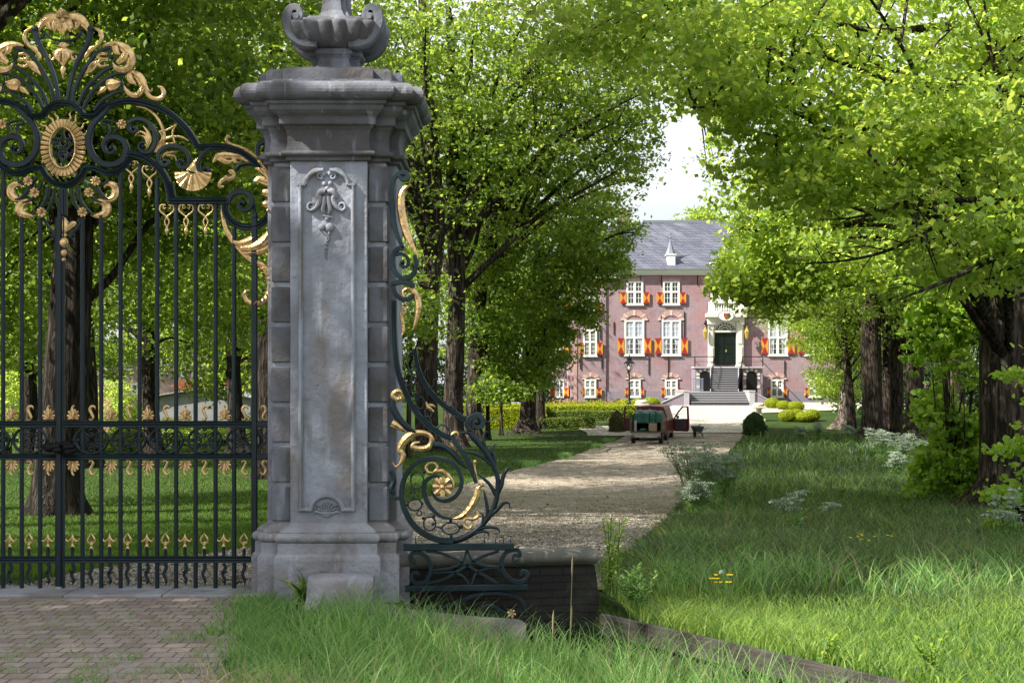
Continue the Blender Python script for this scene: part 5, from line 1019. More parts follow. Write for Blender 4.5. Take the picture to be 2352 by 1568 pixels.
jp("gilded_leaf", "gold", [(D7([(300, 150), (320, 190), (280, 200), (255, 165), (290, 135), (330, 150), (340, 190), (300, 215)]), [30, 50, 50, 46, 50, 50, 40, 10], .06, 'leaf'), (D7([(245, 400), (300, 430), (370, 475)]), [70, 60, 10], .04, 'leaf', 4)])
jp("scroll", "iron", [(D7([(250, 200), (260, 280), (310, 370), (380, 440), (450, 480)]), [40, 60, 60, 50, 20], .06, 'round')])
jp("gilded_curl", "gold", [(D7([(480, 560), (430, 570), (420, 600), (480, 615), (550, 600), (580, 550), (560, 500), (480, 480), (400, 500), (340, 560), (310, 620), (340, 670), (320, 730), (280, 765), (250, 730)]), [16, 30, 44, 50, 50, 46, 40, 44, 70, 70, 50, 50, 34, 20, 10], .06, 'leaf')])
jp("scroll", "iron", [(D7([(595, 580), (680, 600), (760, 660), (830, 740), (870, 775)]), [60, 50, 44, 30, 16], .05, 'round'), (D7([(740, 500), (800, 600), (870, 690), (920, 800), (950, 900)]), [40, 44, 44, 42, 30], .045, 'flat')])
rg = [(arcp(*kx7(458, 880), 15, 19, 0, 360, 17), 12, .03, 'round', 1), (arcp(*kx7(438, 1080), 16, 14, 0, 360, 17), 14, .03, 'round', 1), (arcp(*kx7(475, 1155), 5.5, 6, 0, 360, 13), 10, .03, 'round', 1), (arcp(*kx7(562, 1240), 14, 16, 0, 360, 17), 14, .03, 'round', 1), (arcp(*kx7(738, 1280), 20, 13, 0, 360, 17), 14, .03, 'round', 1), (D7([(425, 945), (425, 990)]), [20, 50], .03, 'round', 1), (D7([(620, 1265), (665, 1278)]), [10, 20], .03, 'round', 1)]
jp("ring_chain", "iron", rg, balls=[(*kx7(x, y), r) for x, y, r in ((516, 808, 4.5), (408, 848, 3), (505, 900, 3), (425, 1020, 3), (370, 1085, 3), (500, 1075, 3), (510, 1195, 4), (595, 1180, 4), (520, 1305, 4), (738, 1218, 4), (742, 1345, 4), (825, 1265, 5), (590, 1245, 4))])
jp("hinge_bar", "iron", [(D7([(232, 1028), (330, 1028)]), 30, .05, 'flat', 1), (D7([(240, 800), (265, 880), (240, 950), (270, 1000)]), [40, 40, 50, 30], .05, 'round')])
jp("rail", "iron", [(D7([(345, 1438), (1268, 1430)]), 58, .06, 'flat', 1)])
jp("spikes", "iron", [(D7([(x, 1405), (x - 4, 1380), (x + 1, 1345)]), [12, 9, 2], .02, 'round', 2) for x in (448, 1022, 1116, 1182, 1242)] + [(D7([(1290, 1470), (1305, 1440), (1320, 1415)]), [14, 10, 2], .02, 'round', 2)])
K8 = .3906
def D8(p): return [kx8(*a) for a in p]
lg = [([(1100, 400), (1125, 440), (1100, 440), (1090, 400), (1130, 378), (1190, 410), (1210, 480), (1180, 550), (1120, 560), (1095, 520), (1120, 495), (1140, 510)], [10, 16, 22, 24, 26, 26, 24, 16]), ([(1730, 420), (1695, 430), (1700, 395), (1735, 400), (1720, 365), (1660, 375), (1625, 430), (1640, 500), (1700, 550), (1760, 545), (1780, 505), (1750, 490), (1740, 515)], [10, 14, 22, 26, 28, 26, 24, 14]),
      ([(1180, 370), (1290, 390), (1400, 440), (1500, 500), (1600, 560)], 16), ([(1610, 372), (1500, 410), (1400, 470), (1300, 530), (1180, 565)], 16), ([(1225, 485), (1330, 470), (1400, 430), (1420, 370)], 14), ([(1425, 370), (1460, 430), (1540, 460), (1625, 465)], 14), ([(1220, 500), (1330, 495), (1400, 520), (1440, 570)], 12), ([(1450, 570), (1480, 500), (1560, 470), (1620, 480)], 12)]
J.part(sd, "lower_grille", "iron", [(D8(p), [a * K8 for a in w_] if hasattr(w_, '__len__') else w_ * K8, .03, 'flat') for p, w_ in lg])
J.part(sd, "rail", "iron", [(D8([(1060, 592), (1778, 583)]), 36 * K8, .05, 'flat', 1)])
J.part(sd, "lower_grille", "iron", [(D8([(1100, 640), (1170, 700), (1280, 700), (1400, 660), (1500, 625), (1620, 620), (1730, 650), (1770, 740)]), [8, 9, 9, 8], .03, 'flat'), (D8([(1480, 740), (1560, 690), (1650, 740), (1740, 730)]), [6, 8, 8, 6], .03, 'flat'), (D8([(1400, 700), (1500, 740), (1600, 745)]), [4, 7, 6], .03, 'flat')])
xr_, yr_ = kx8(1685, 735); ss = []
for k in range(6): a = R(60 * k + 15); ss.append(([(xr_, yr_), (xr_ + 6 * math.cos(a), yr_ + 6 * math.sin(a)), (xr_ + 10 * math.cos(a), yr_ + 10 * math.sin(a))], [2, 7, 6], .03, 'leaf', 2, .03))
J.part(sd, "rosette", "gold", ss, balls=[(xr_, yr_, 2.2, .05)])
# ---------------- leaves (numpy) ----------------
def leaf_mesh(name, C, D, N, Ls, Wd, V, matn, parent=None, shape='quad', extra=None, origin=(0, 0, 0)):
    """C centres, D long axes, N normals, Ls lengths, Wd widths, V shade value; shape quad|hex"""
    S_ = np.cross(N, D); S_ /= np.linalg.norm(S_, axis=1, keepdims=True) + 1e-9
    L_ = (D * Ls[:, None]); S_ = S_ * Wd[:, None]; C = C - np.array(origin)
    if shape == 'quad': pts = [C - L_ * .5, C + S_ * .5 - L_ * .05, C + L_ * .5, C - S_ * .5 - L_ * .05]
    elif shape == 'oak':
        N_ = N * Wd[:, None] * .12
        pts = [C - L_ * .5, C - L_ * .1 + S_ * .30 + N_, C + L_ * .02 + S_ * .5, C + L_ * .3 + S_ * .25 + N_, C + L_ * .5, C + L_ * .28 - S_ * .28 + N_, C - L_ * .02 - S_ * .5, C - L_ * .14 - S_ * .26 + N_]
    else:
        N_ = N * Wd[:, None] * .1
        pts = [C - L_ * .42, C - L_ * .3 + S_ * .42 + N_, C + L_ * .1 + S_ * .45, C + L_ * .5 - N_, C + L_ * .1 - S_ * .45, C - L_ * .3 - S_ * .42 + N_]
    k = len(pts); n = len(C); co = np.stack(pts, 1).reshape(-1, 3).astype(np.float32)
    ev = ef = None; me = bpy.data.meshes.new(name)
    nv, nf, nl = n * k, n, n * k; loops = np.arange(n * k, dtype=np.int32); ls = np.arange(0, n * k, k, dtype=np.int32)
    me.vertices.add(nv); me.vertices.foreach_set("co", co.ravel()); me.loops.add(nl); me.loops.foreach_set("vertex_index", loops)
    me.polygons.add(nf); me.polygons.foreach_set("loop_start", ls); me.polygons.foreach_set("loop_total", np.full(nf, k, np.int32))
    me.materials.append(MATS[matn]); me.update(calc_edges=True)
    at = me.attributes.new("v", 'FLOAT', 'FACE'); at.data.foreach_set("value", np.asarray(V, np.float32))
    o = link_mesh(name, me, parent); o.location = origin
    if parent is not None: o.location = Vector(origin) - world_loc(parent)
    return o
def unit(a): return a / (np.linalg.norm(a, axis=1, keepdims=True) + 1e-9)
def rand_dirs(n, up=.0):
    v = rng.normal(size=(n, 3)); v[:, 2] += up; return unit(v)
def leaves_at(centres, radii, per, size, flat=.55, up=.9, vb=None, sizej=.5, asp=.62):
    """clumps of leaves; returns arrays"""
    n = len(centres); c = np.repeat(centres, per, 0); r = np.repeat(radii, per)
    off = rng.normal(size=(n * per, 3)) * .5; off[:, 2] *= flat; P = c + off * r[:, None]
    N = rand_dirs(n * per, up); D = unit(np.cross(N, rng.normal(size=(n * per, 3)))); D[:, 2] -= .25; D = unit(D)
    s_ = size * (1 + sizej * (rng.random(n * per) * 2 - 1)); cv = np.repeat(rng.random(n) if vb is None else vb, per)
    V = np.clip(.55 * cv + .6 * rng.random(n * per) - .1, 0, 1)
    return P, D, N, s_, s_ * asp, V

# ---------------- tended garden ----------------
def topiary(name, c, r, sz, m, label, cat, group=None, core="box_core", n=2600, ls=.07, cone=False):
    """c base centre, r (rx, ry, rz) half sizes, standing on the ground"""
    c = Vector(c); mb = MB(c)
    if cone:
        mb.lathe(c, [(r[0] * .75, 0), (r[0] * .92, .12 * r[2]), (r[0] * .9, .6 * r[2]), (r[0] * .72, 1.15 * r[2]), (r[0] * .42, 1.6 * r[2]), (r[0] * .1, 1.86 * r[2])], 14)
    else: mb.ball(c + Vector((0, 0, r[2] * .94)), .93, 0, 14, r)
    o = tag(mb.build(name, core), label, cat, group)
    if cone:
        t = rng.random(n) ** 1.2; a = rng.random(n) * 2 * np.pi; rr = np.interp(t, [0, .06, .3, .6, .83, 1], [.85, 1, 1.0, .88, .62, .12]) * r[0] * (1 + .10 * np.sin(a * 3 + t * 9) + .08 * rng.normal(size=n)); P = np.stack([c.x + rr * np.cos(a), c.y + rr * np.sin(a), c.z + t * 1.95 * r[2]], -1); Nn = unit(np.stack([np.cos(a), np.sin(a), .4 + 0 * a], -1))
    else:
        d = rand_dirs(n); P = np.array(c) + np.array([0, 0, r[2] * .94]) + d * np.array(r) * (1 + .05 * rng.normal(size=(n, 1))) ; Nn = d; k = P[:, 2] > c.z - .02; P = P[k]; Nn = Nn[k]
    n = len(P); Nn = unit(Nn + .55 * rng.normal(size=(n, 3))); D = unit(np.cross(Nn, rng.normal(size=(n, 3))))
    leaf_mesh("foliage", P, D, Nn, np.full(n, ls) * (1 + .4 * rng.random(n)), np.full(n, ls * .6), rng.random(n), m, o, origin=tuple(c))
    return o
def ball_at(x0, x1, y0, y1, Y, label, m="box_leaf", **k):
    xm = (x0 + x1) / 2; X = (xm - 1176) / F * Y; rx = (x1 - x0) / 2 / F * Y; g = hz(X, Y); top = EYE - (y0 - 877) / F * Y
    rz = max(.3, (top - g) / 1.94)
    return topiary("box_ball", (X, Y, g), (rx, rx, rz), .05, m, label, "topiary", **k)
GB = "clipped box balls in front of the castle"
Yb = lambda y, x: gy(y, x, 85)
for (x0, x1, y0, y1, lab) in ((1757, 1791.5, 914, 937.8, "leftmost clipped box ball right of the castle stairs"), (1783.5, 1815.7, 920, 941, "middle ball of the three clipped box balls nearest the castle wall"), (1810, 1847, 922, 942, "rightmost ball of the three clipped box balls nearest the castle wall"),
                          (1813, 1846, 939, 960, "box ball half hidden behind the front pair on the lawn"), (1789.5, 1828, 941, 967, "left ball in the front row of clipped box on the lawn"), (1846, 1884, 940, 966, "far right ball in the front cluster of clipped box"), (1826, 1867, 946, 968, "centre ball in the front row of clipped box on the lawn")):
    ball_at(x0, x1, y0, y1, Yb(y1, (x0 + x1) / 2), lab, group=GB)
for (x0, x1, y0, Y_, lab, m) in ((1477, 1515, 912.3, 108, "largest of the clipped box balls left of the castle stairs", "box_leaf"), (1450, 1477, 915.5, 107, "small clipped box ball between two others behind the lamp post", "box_leaf"), (1421, 1449, 915.6, 106, "clipped box ball just left of the lamp post", "box_leaf"), (1411, 1430, 916, 108, "brown faded box ball behind the leftmost green one", "brown_leaf")):
    ball_at(x0, x1, y0, 0, Y_, lab, m, group="clipped box balls left of the stairs")
p = G(1733, 997); topiary("clipped_yew", (p.x, p.y, p.z), (24 / F * p.y, 24 / F * p.y, 26 / F * p.y), .05, "dark_leaf", "dark clipped yew cone at the right edge of the drive", "topiary", n=7000, ls=.10, cone=True, core="dark_leaf")
p = G(1417, 992); topiary("clipped_cone", (p.x, p.y, p.z), (17 / F * p.y, 17 / F * p.y, 25 / F * p.y), .05, "brown_leaf", "tall brownish clipped cone left of the red van", "topiary", n=4500, ls=.08, cone=True, core="brown_leaf")
def hedge(x0, x1, y0, y1, Y, label, m="hedge_leaf", d=1.0, name="hedge", top=None, n=9000, skew=0):
    X0, X1 = (x0 - 1176) / F * Y, (x1 - 1176) / F * Y; zt = EYE - (y0 - 877) / F * Y; zb = min(hz(X0, Y), hz(X1, Y), hz(X0, Y + d)) - .05
    c = Vector(((X0 + X1) / 2, Y, zb)); mb = MB(c); mb.box(X0 + .06, X1 - .06, Y + .06, Y + d - .06, zb, zt - .06, 0, .05); o = tag(mb.build(name, "dark_leaf" if m != "brown_leaf" else "brown_leaf"), label, "hedge")
    W_, D_, H_ = X1 - X0, d, zt - zb; ar = np.array([W_ * H_, W_ * D_, D_ * H_ * 2]); ar = ar / ar.sum(); f = rng.choice(3, n, p=ar); u, v = rng.random(n), rng.random(n); P = np.zeros((n, 3)); Nn = np.zeros((n, 3))
    k = f == 0; P[k] = np.stack([X0 + u[k] * W_, Y + 0 * u[k], zb + v[k] * H_], -1); Nn[k] = (0, -1, .25)
    k = f == 1; P[k] = np.stack([X0 + u[k] * W_, Y + v[k] * D_, zt + 0 * u[k]], -1); Nn[k] = (0, -.2, 1)
    k = f == 2; sd_ = (rng.random(n) < .5)[k]; P[k] = np.stack([np.where(sd_, X0, X1), Y + u[k] * D_, zb + v[k] * H_], -1); Nn[k] = np.stack([np.where(sd_, -1, 1), -.1 + 0 * sd_, .2 + 0 * sd_], -1)
    P += rng.normal(size=(n, 3)) * .03; P[:, 2] += .03 * np.sin(P[:, 0] * 1.7); Nn = unit(Nn + .6 * rng.normal(size=(n, 3)))
    leaf_mesh("foliage", P, unit(np.cross(Nn, rng.normal(size=(n, 3)))), Nn, .07 + .04 * rng.random(n), .05 + .02 * rng.random(n), rng.random(n), m, o, origin=tuple(c))
    return o
hedge(1130, 1366, 960, 985, gy(985, 1250), "low clipped dark green hedge on the lawn edge left of the van", "hedge_leaf", .9)
hedge(1130, 1445, 944, 965, gy(965, 1300), "clipped hedge with lit top in the middle row of the parterre", "hedge_leaf", 1.0)
hedge(1255, 1470, 932, 940, 97, "far yellow green box hedge bordering the rose bed", "box_leaf", .8)
hedge(1060, 1255, 930, 940, 96, "sunlit box hedge seen between the trunks left of the castle", "box_leaf", 1.2)
hedge(1120, 1200, 938, 948, 90, "short box hedge between the two thin trunks", "box_leaf", 1.0)
# rose bed
cs = np.stack([rng.uniform((1262 - 1176) / F * 100, (1440 - 1176) / F * 100, 500), rng.uniform(98.6, 102, 500), np.zeros(500)], -1); cs[:, 2] = H(cs[:, 0], cs[:, 1]) + rng.uniform(.1, .75, 500)
P = leaves_at(cs, np.full(500, .35), 24, .10, .9, .5); o = leaf_mesh("rose_bed", *P, "box_leaf", shape='quad'); tag(o, "low reddish tipped rose bushes massed in front of the castle tower", "rose bed", kind="stuff")
cs2 = cs[:260] + [0, 0, .22]; P = leaves_at(cs2, np.full(260, .25), 6, .09, .8, .5); leaf_mesh("young_shoots", *P, "red_leaf", parent=o)
# pedestals
def pedestal(x, ytop, ybase, Y, label, hw=.3):
    X = (x - 1176) / F * Y; g = hz(X, Y); zt = EYE - (ytop - 877) / F * Y; h = zt - g; mb = MB((X, Y, g)); c = (X, Y, g)
    mb.box(X - hw, X + hw, Y - hw, Y + hw, g - .1, g + .12 * h, 0, .02)
    mb.lathe(c, [(hw * .8, .121 * h), (hw * .9, .2 * h), (hw * .8, .35 * h), (hw * .5, .5 * h), (hw * .45, .58 * h), (hw * .6, .66 * h), (hw * .75, .70 * h)], 14)
    mb.box(X - hw * 1.1, X + hw * 1.1, Y - hw * 1.1, Y + hw * 1.1, g + .701 * h, g + .80 * h, 0, .02); mb.lathe(c, [(hw * .9, .801 * h), (hw * 1.05, .86 * h), (hw * 1.0, .94 * h), (hw * .6, 1.0 * h), (hw * .1, 1.01 * h)], 14)
    return tag(mb.build("stone_baluster", "sandstone"), label, "stone pedestal", group="stone pedestals flanking the forecourt")
pedestal(1743, 924.5, 0, 96, "weathered stone pedestal behind the dark yew cone", .38); pedestal(1474, 918, 0, 97, "weathered stone pedestal top rising behind the red van", .42)
X = (1197 - 1176) / F * 100; mb = MB((X, 100, hz(X, 100))); mb.box(X - .55, X + .55, 99.6, 100.4, hz(X, 100), hz(X, 100) + .8, 0, .02); mb.box(X - .7, X + .7, 99.5, 100.5, hz(X, 100) + .803, hz(X, 100) + .95, 0, .02); tag(mb.build("garden_bench", "grey_stone"), "pale stone seat in the rose garden seen between thin trunks", "seat")
# lamp post
Y = 99.0; X = (1445.5 - 1176) / F * Y; g = hz(X, Y); lp = empty("lamp_post", (X, Y, g), label="old fashioned black lamp post with glass lantern in front of the castle", cat="lamp post")
zl = lambda y: EYE - (y - 877) / F * Y - g
mb = MB((X, Y, g)); c = (X, Y, g); mb.lathe(c, [(.22, -.05), (.22, .12), (.15, .18), (.17, .4), (.12, .55), (.13, 1.0), (.10, 1.06), (.07, 1.15), (.06, zl(880)), (.1, zl(879)), (.05, zl(877)), (.045, zl(862)), (.09, zl(861)), (.04, zl(859)), (.04, zl(852))], 10)
mb.tube([(X - .3, Y, g + zl(864)), (X + .3, Y, g + zl(864))], .02, 6); mb.build("post", "dark_green_paint", lp)
mb = MB((X, Y, g)); mb.lathe(c, [(.09, zl(852)), (.12, zl(850.5))], 6, 0, False); mb.lathe(c, [(.38, zl(834.5)), (.40, zl(833.5)), (.16, zl(827)), (.16, zl(822)), (.12, zl(819.5)), (.03, zl(818)), (.05, zl(816)), (.01, zl(813))], 6, 0, False)
for k in range(6): a = 2 * math.pi * k / 6; mb.tube([(X + .12 * math.cos(a), Y + .12 * math.sin(a), g + zl(850.5)), (X + .38 * math.cos(a), Y + .38 * math.sin(a), g + zl(834.5))], .018, 5)
lh = mb.build("lantern", "black", lp); mb = MB((X, Y, g)); mb.lathe(c, [(.05, zl(850)), (.13, zl(846)), (.13, zl(841)), (.05, zl(837))], 10); b = mb.build("lamp_glass", "lamp_glass"); b.parent = lh; b.location = (0, 0, 0)
# ---------------- van ----------------
RZv = -R(11.5)
def wheel(parent, x, y, z, r=.33, w_=.2, name="wheel"):
    mb = MB(); mb.rings([[(x + sx, y + rr * math.cos(2 * math.pi * k / 20), z + rr * math.sin(2 * math.pi * k / 20)) for k in range(20)] for sx, rr in ((-w_ / 2, r * .6), (-w_ / 2, r * .92), (-w_ * .4, r), (w_ * .4, r), (w_ / 2, r * .92), (w_ / 2, r * .6))], 0, False); o = mb.build(name, "tyre"); o.parent = parent
    s_ = 1 if x > 0 else -1; mb = MB(); mb.rings([[(x + s_ * sx, y + rr * math.cos(2 * math.pi * k / 16), z + rr * math.sin(2 * math.pi * k / 16)) for k in range(16)] for sx, rr in ((w_ * .3, r * .58), (w_ * .505, r * .56), (w_ * .45, r * .4), (w_ * .52, r * .12))], 0, False); q = mb.build("rim", "rim"); q.parent = o
vy = 80.2; vx = (1494 - 1176) / F * vy; vz = hz(vx, vy) + .02
van = empty("red_van", (vx, vy, vz), RZv, label="dark red delivery van parked on the drive with both front doors wide open", cat="van")
van["ground"] = 1
prof_y = [(0.0, .62, 1.93), (.05, .55, 1.95), (1.2, .5, 1.98), (3.2, .5, 1.98), (3.55, .5, 1.93), (4.25, .5, 1.28), (4.95, .5, 1.02), (5.02, .5, .62)]
mb = MB(); rings = []
for y_, zb, zt in prof_y:
    zb = .36; wb = .94 if y_ < 4.6 else .86; wr = .78 if zt > 1.5 else .85; zbelt = min(1.12, zt - .08)
    rings.append([(-wb * .96, y_, zb), (-wb, y_, zb + .2), (-wb, y_, zbelt), (-wr, y_, zt - .12), (-wr * .9, y_, zt - .02), (0, y_, zt + (.03 if zt > 1.5 else .02)), (wr * .9, y_, zt - .02), (wr, y_, zt - .12), (wb, y_, zbelt), (wb, y_, zb + .2), (wb * .96, y_, zb)])
mb.rings(rings, 0, False); body = mb.build("body", "van_red"); body.parent = van
mb = MB()
for y0, y1 in ((.35, 1.75), (1.95, 3.0)):
    for s in (1, -1):
        xs_ = lambda z: s * (.94 - (z - 1.12) / .74 * .16 + .008); mb.add([(xs_(1.2), y0, 1.2), (xs_(1.2), y1, 1.2), (xs_(1.75), y1 - .05, 1.75), (xs_(1.75), y0 + .08, 1.75)], [(0, 1, 2, 3) if s > 0 else (3, 2, 1, 0)])
mb.add([(-.74, -.012, 1.2), (.74, -.012, 1.2), (.66, -.012, 1.72), (-.66, -.012, 1.72)], [(0, 1, 2, 3)]); wn = mb.build("side_window", "van_glass"); wn.parent = van
mb = MB(); mb.box(-.95, .95, -.14, .05, .34, .56, 0, .03); bp = mb.build("bumper", "van_grey"); bp.parent = van
for s in (-1, 1):
    mb = MB(); mb.box(s * .80, s * .93, -.035, .02, .95, 1.45, 0, .01); tl = mb.build("tail_light", "red_plastic"); tl.parent = van
    for y_ in (.85, 3.95): wheel(van, s * .82, y_, .33)
    # front door, hinged at the front, swung open
    dp = empty("front_door", (s * .96, 4.05, 0)); dp.parent = van; dp.rotation_euler = (0, 0, s * R(82 if s < 0 else 62))
    # door plane local: extends backwards (-y) from the hinge
    out = [(0, .42), (-.12, .40), (-.95, .40), (-1.05, .55), (-1.05, 1.25), (-1.0, 1.82), (-.9, 1.88), (-.62, 1.88), (-.28, 1.58), (-.02, 1.14)]; inn = [(-.16, 1.17), (-.93, 1.17), (-.9, 1.78), (-.62, 1.78), (-.36, 1.55)]
    mb = MB(); t = .05
    low = [(0, .42), (-.95, .40), (-1.05, .55), (-1.05, 1.16), (0, 1.14)]
    def yz(mb, pl, x0, x1, mi=0):
        n = len(pl); mb.add([(x0, a, b) for a, b in pl] + [(x1, a, b) for a, b in pl], [tuple(range(n)), tuple(range(2 * n - 1, n - 1, -1))] + [((i + 1) % n, i, n + i, n + (i + 1) % n) for i in range(n)], mi)
    yz(mb, low, -t, t); fp = [(-.02, 1.16), (-.62, 1.86), (-.92, 1.86), (-1.02, 1.161)]
    for a, b, wd in (((-.02, 1.14), (-.32, 1.55), .07), ((-.32, 1.55), (-.62, 1.86), .07), ((-.60, 1.86), (-.93, 1.86), .07), ((-.96, 1.87), (-1.0, 1.15), .10)):
        L_ = math.hypot(b[0] - a[0], b[1] - a[1]); nx, nz = -(b[1] - a[1]) / L_ * wd / 2, (b[0] - a[0]) / L_ * wd / 2; yz(mb, [(a[0] + nx, a[1] + nz), (b[0] + nx, b[1] + nz), (b[0] - nx, b[1] - nz), (a[0] - nx, a[1] - nz)], -t * .8, t * .8)
    pn = mb.build("door_panel", "van_red"); pn.parent = dp
    mb = MB(); pl = [(-.12, .5), (-.82, .48), (-.9, .62), (-.88, 1.12), (-.08, 1.1)]; yz(mb, pl, -s * (t + .02), -s * (t - .005)); yz(mb, [(-.25, .75), (-.75, .73), (-.78, 1.0), (-.3, .98)], -s * (t + .05), -s * (t + .019)); pc = mb.build("door_card", "van_grey"); pc.parent = dp
    mb = MB(); mb.ball((s * .20, -.15, 1.24), .12, 0, 10, (1, .5, .85)); mb.tube([(s * .05, -.13, 1.16), (s * .18, -.14, 1.2)], .025, 6); mm = mb.build("mirror", "van_grey"); mm.parent = dp
# ---------------- trailer ----------------
ty = 76.2; tx = (1484 - 1176) / F * ty; tz = hz(tx, ty) + .015
tr_ = empty("trailer", (tx, ty, tz), RZv, label="open box trailer with pale tailboard behind the red van", cat="trailer")
def tpart(name, m, f, par=None):
    mb = MB(); f(mb); o = mb.build(name, m); o.parent = par or tr_; return o
tpart("tailboard", "trailer_metal", lambda m: m.box(-.78, .78, -.03, .02, .33, .60, 0, .008)); tpart("bed", "rust_wood", lambda m: m.box(-.8, .8, .021, 2.6, .60, .66))
tpart("side_board", "rust_wood", lambda m: (m.box(-.84, -.78, .0, 2.6, .661, 1.38), m.box(-.87, -.81, -.04, .04, .6, 1.42))); tpart("side_board", "rust_wood", lambda m: (m.box(.78, .84, .0, 2.6, .661, 1.38), m.box(.81, .87, -.04, .04, .6, 1.42)))
tpart("front_board", "rust_wood", lambda m: m.box(-.78, .78, 2.55, 2.6, .661, 1.3)); tpart("edge_rail", "rust_wood", lambda m: m.box(-.8, .8, -.06, .02, .605, .655)); tpart("drawbar", "black", lambda m: m.tube([(0, 2.6, .45), (0, 3.7, .45)], .05, 8))
for s in (-1, 1): tpart("tail_light", "red_plastic", lambda m: m.box(s * .62, s * .76, -.055, -.032, .36, .44, 0, .005)); wheel(tr_, s * .74, .55, .29, .29, .2)
mb = MB(); nx_, ny_ = 22, 26; vs = []; fs = []
for j in range(ny_):
    for i in range(nx_):
        u, v = i / (nx_ - 1) * 2 - 1, j / (ny_ - 1); x = u * .9; y = .35 + v * 2.2; z = 1.50 + .28 * math.sin(v * 3.0) * (1 - .3 * u * u) + .09 * mnoise.noise(Vector((u * 2.5, v * 5, 1))) + .05 * mnoise.noise(Vector((u * 7, v * 9, 4)))
        if v < .12: z = 1.50 - (.12 - v) * 3.2 + .08 * mnoise.noise(Vector((u * 3, 0, 7)))
        if abs(u) > .84: z -= (abs(u) - .84) * (3.2 if u > 0 else 1.8)
        vs.append((x, y, z))
for j in range(ny_ - 1):
    for i in range(nx_ - 1): a = j * nx_ + i; fs.append((a, a + 1, a + nx_ + 1, a + nx_))
mb.add(vs, fs, 0, True); tp = empty("tarpaulin", (tx, ty, tz), RZv, label="crumpled dark green tarpaulin thrown over the trailer load", cat="tarpaulin"); o = mb.build("sheet", "tarp", None); o.parent = tp
def load(name, m, f, label, cat):
    mb = MB(); f(mb); o = mb.build(name, m); o.location = (tx, ty, tz); o.rotation_euler = (0, 0, RZv); return tag(o, label, cat)
load("sack_barrow", "dark_green_paint", lambda m: (m.tube([(.15, .25, .7), (.15, .2, 1.2), (.17, .12, 1.5), (.17, .1, 1.68), (.2, .04, 1.70), (.22, .0, 1.62)], .025, 6), m.tube([(.5, .25, .7), (.5, .2, 1.2), (.52, .12, 1.5), (.52, .1, 1.68), (.5, .04, 1.70)], .025, 6), m.tube([(.15, .2, 1.3), (.5, .2, 1.3)], .02, 6), m.tube([(.15, .22, .95), (.5, .22, .95)], .02, 6)), "green metal sack barrow standing in the trailer", "sack barrow")
load("brown_crate", "brown_bin", lambda m: m.box(.13, .56, .05, .4, .67, 1.1, 0, .03), "brown plastic crate on the trailer bed below the sack barrow handles", "crate")
load("plastic_bag", "tarp", lambda m: m.ball((-.18, .3, .74), .22, 0, 10, (1.1, .8, .4)), "crumpled green plastic bag on the left of the trailer bed", "bag")
load("rolled_tube", "trailer_metal", lambda m: (m.tube([(-.6, .15, .67), (-.6, .15, 1.25)], .08, 10),), "pale upright tube in the left corner of the trailer", "tube")
load("broom", "red_plastic", lambda m: (m.tube([(.95, .3, 1.2), (1.2, -.3, .1)], .014, 6), m.box(1.15, 1.28, -.38, -.26, .0, .14, 0, .02)), "red broom leaning against the right side of the trailer", "broom")
# wheelbarrow
Y = gy(1005, 1602, 60); X = (1602 - 1176) / F * Y; g = hz(X, Y) + .012; wb = empty("wheelbarrow", (X, Y, g), R(8), label="dark wheelbarrow standing on the drive right of the van", cat="wheelbarrow")
def wpart(n_, m, f): mb = MB(); f(mb); o = mb.build(n_, m); o.parent = wb
wpart("tray", "van_grey", lambda m: m.rings([[(-.17, -.25, .33), (.17, -.25, .33), (.17, .3, .33), (-.17, .3, .33)], [(-.3, -.4, .62), (.3, -.4, .62), (.28, .5, .66), (-.28, .5, .66)], [(-.33, -.42, .64), (.33, -.42, .64), (.3, .52, .68), (-.3, .52, .68)], [(-.28, -.36, .62), (.28, -.36, .62), (.26, .46, .64), (-.26, .46, .64)], [(-.15, -.23, .36), (.15, -.23, .36), (.15, .28, .36), (-.15, .28, .36)]], 0, False))
wpart("frame", "black", lambda m: [(m.tube([(s * .12, .6, .2), (s * .2, .1, .32), (s * .28, -.75, .55), (s * .28, -.95, .55)], .018, 6), m.tube([(s * .22, -.15, .34), (s * .28, -.3, 0)], .018, 6), m.tube([(s * .2, .1, .34), (s * .28, -.3, .02)], .016, 6)) for s in (-1, 1)]); wpart("crossbar", "black", lambda m: m.tube([(-.27, -.28, .12), (.27, -.28, .12)], .015, 6))
wheel(wb, 0.0, .6, .2, .2, .09); mb = MB(); mb.tube([(.0, .1, .5), (.12, -.35, .82)], .018, 6); o = mb.build("tool_handle", "black"); tag(o, "short tool handle sticking out of the wheelbarrow", "tool"); o.location = (X, Y, g)
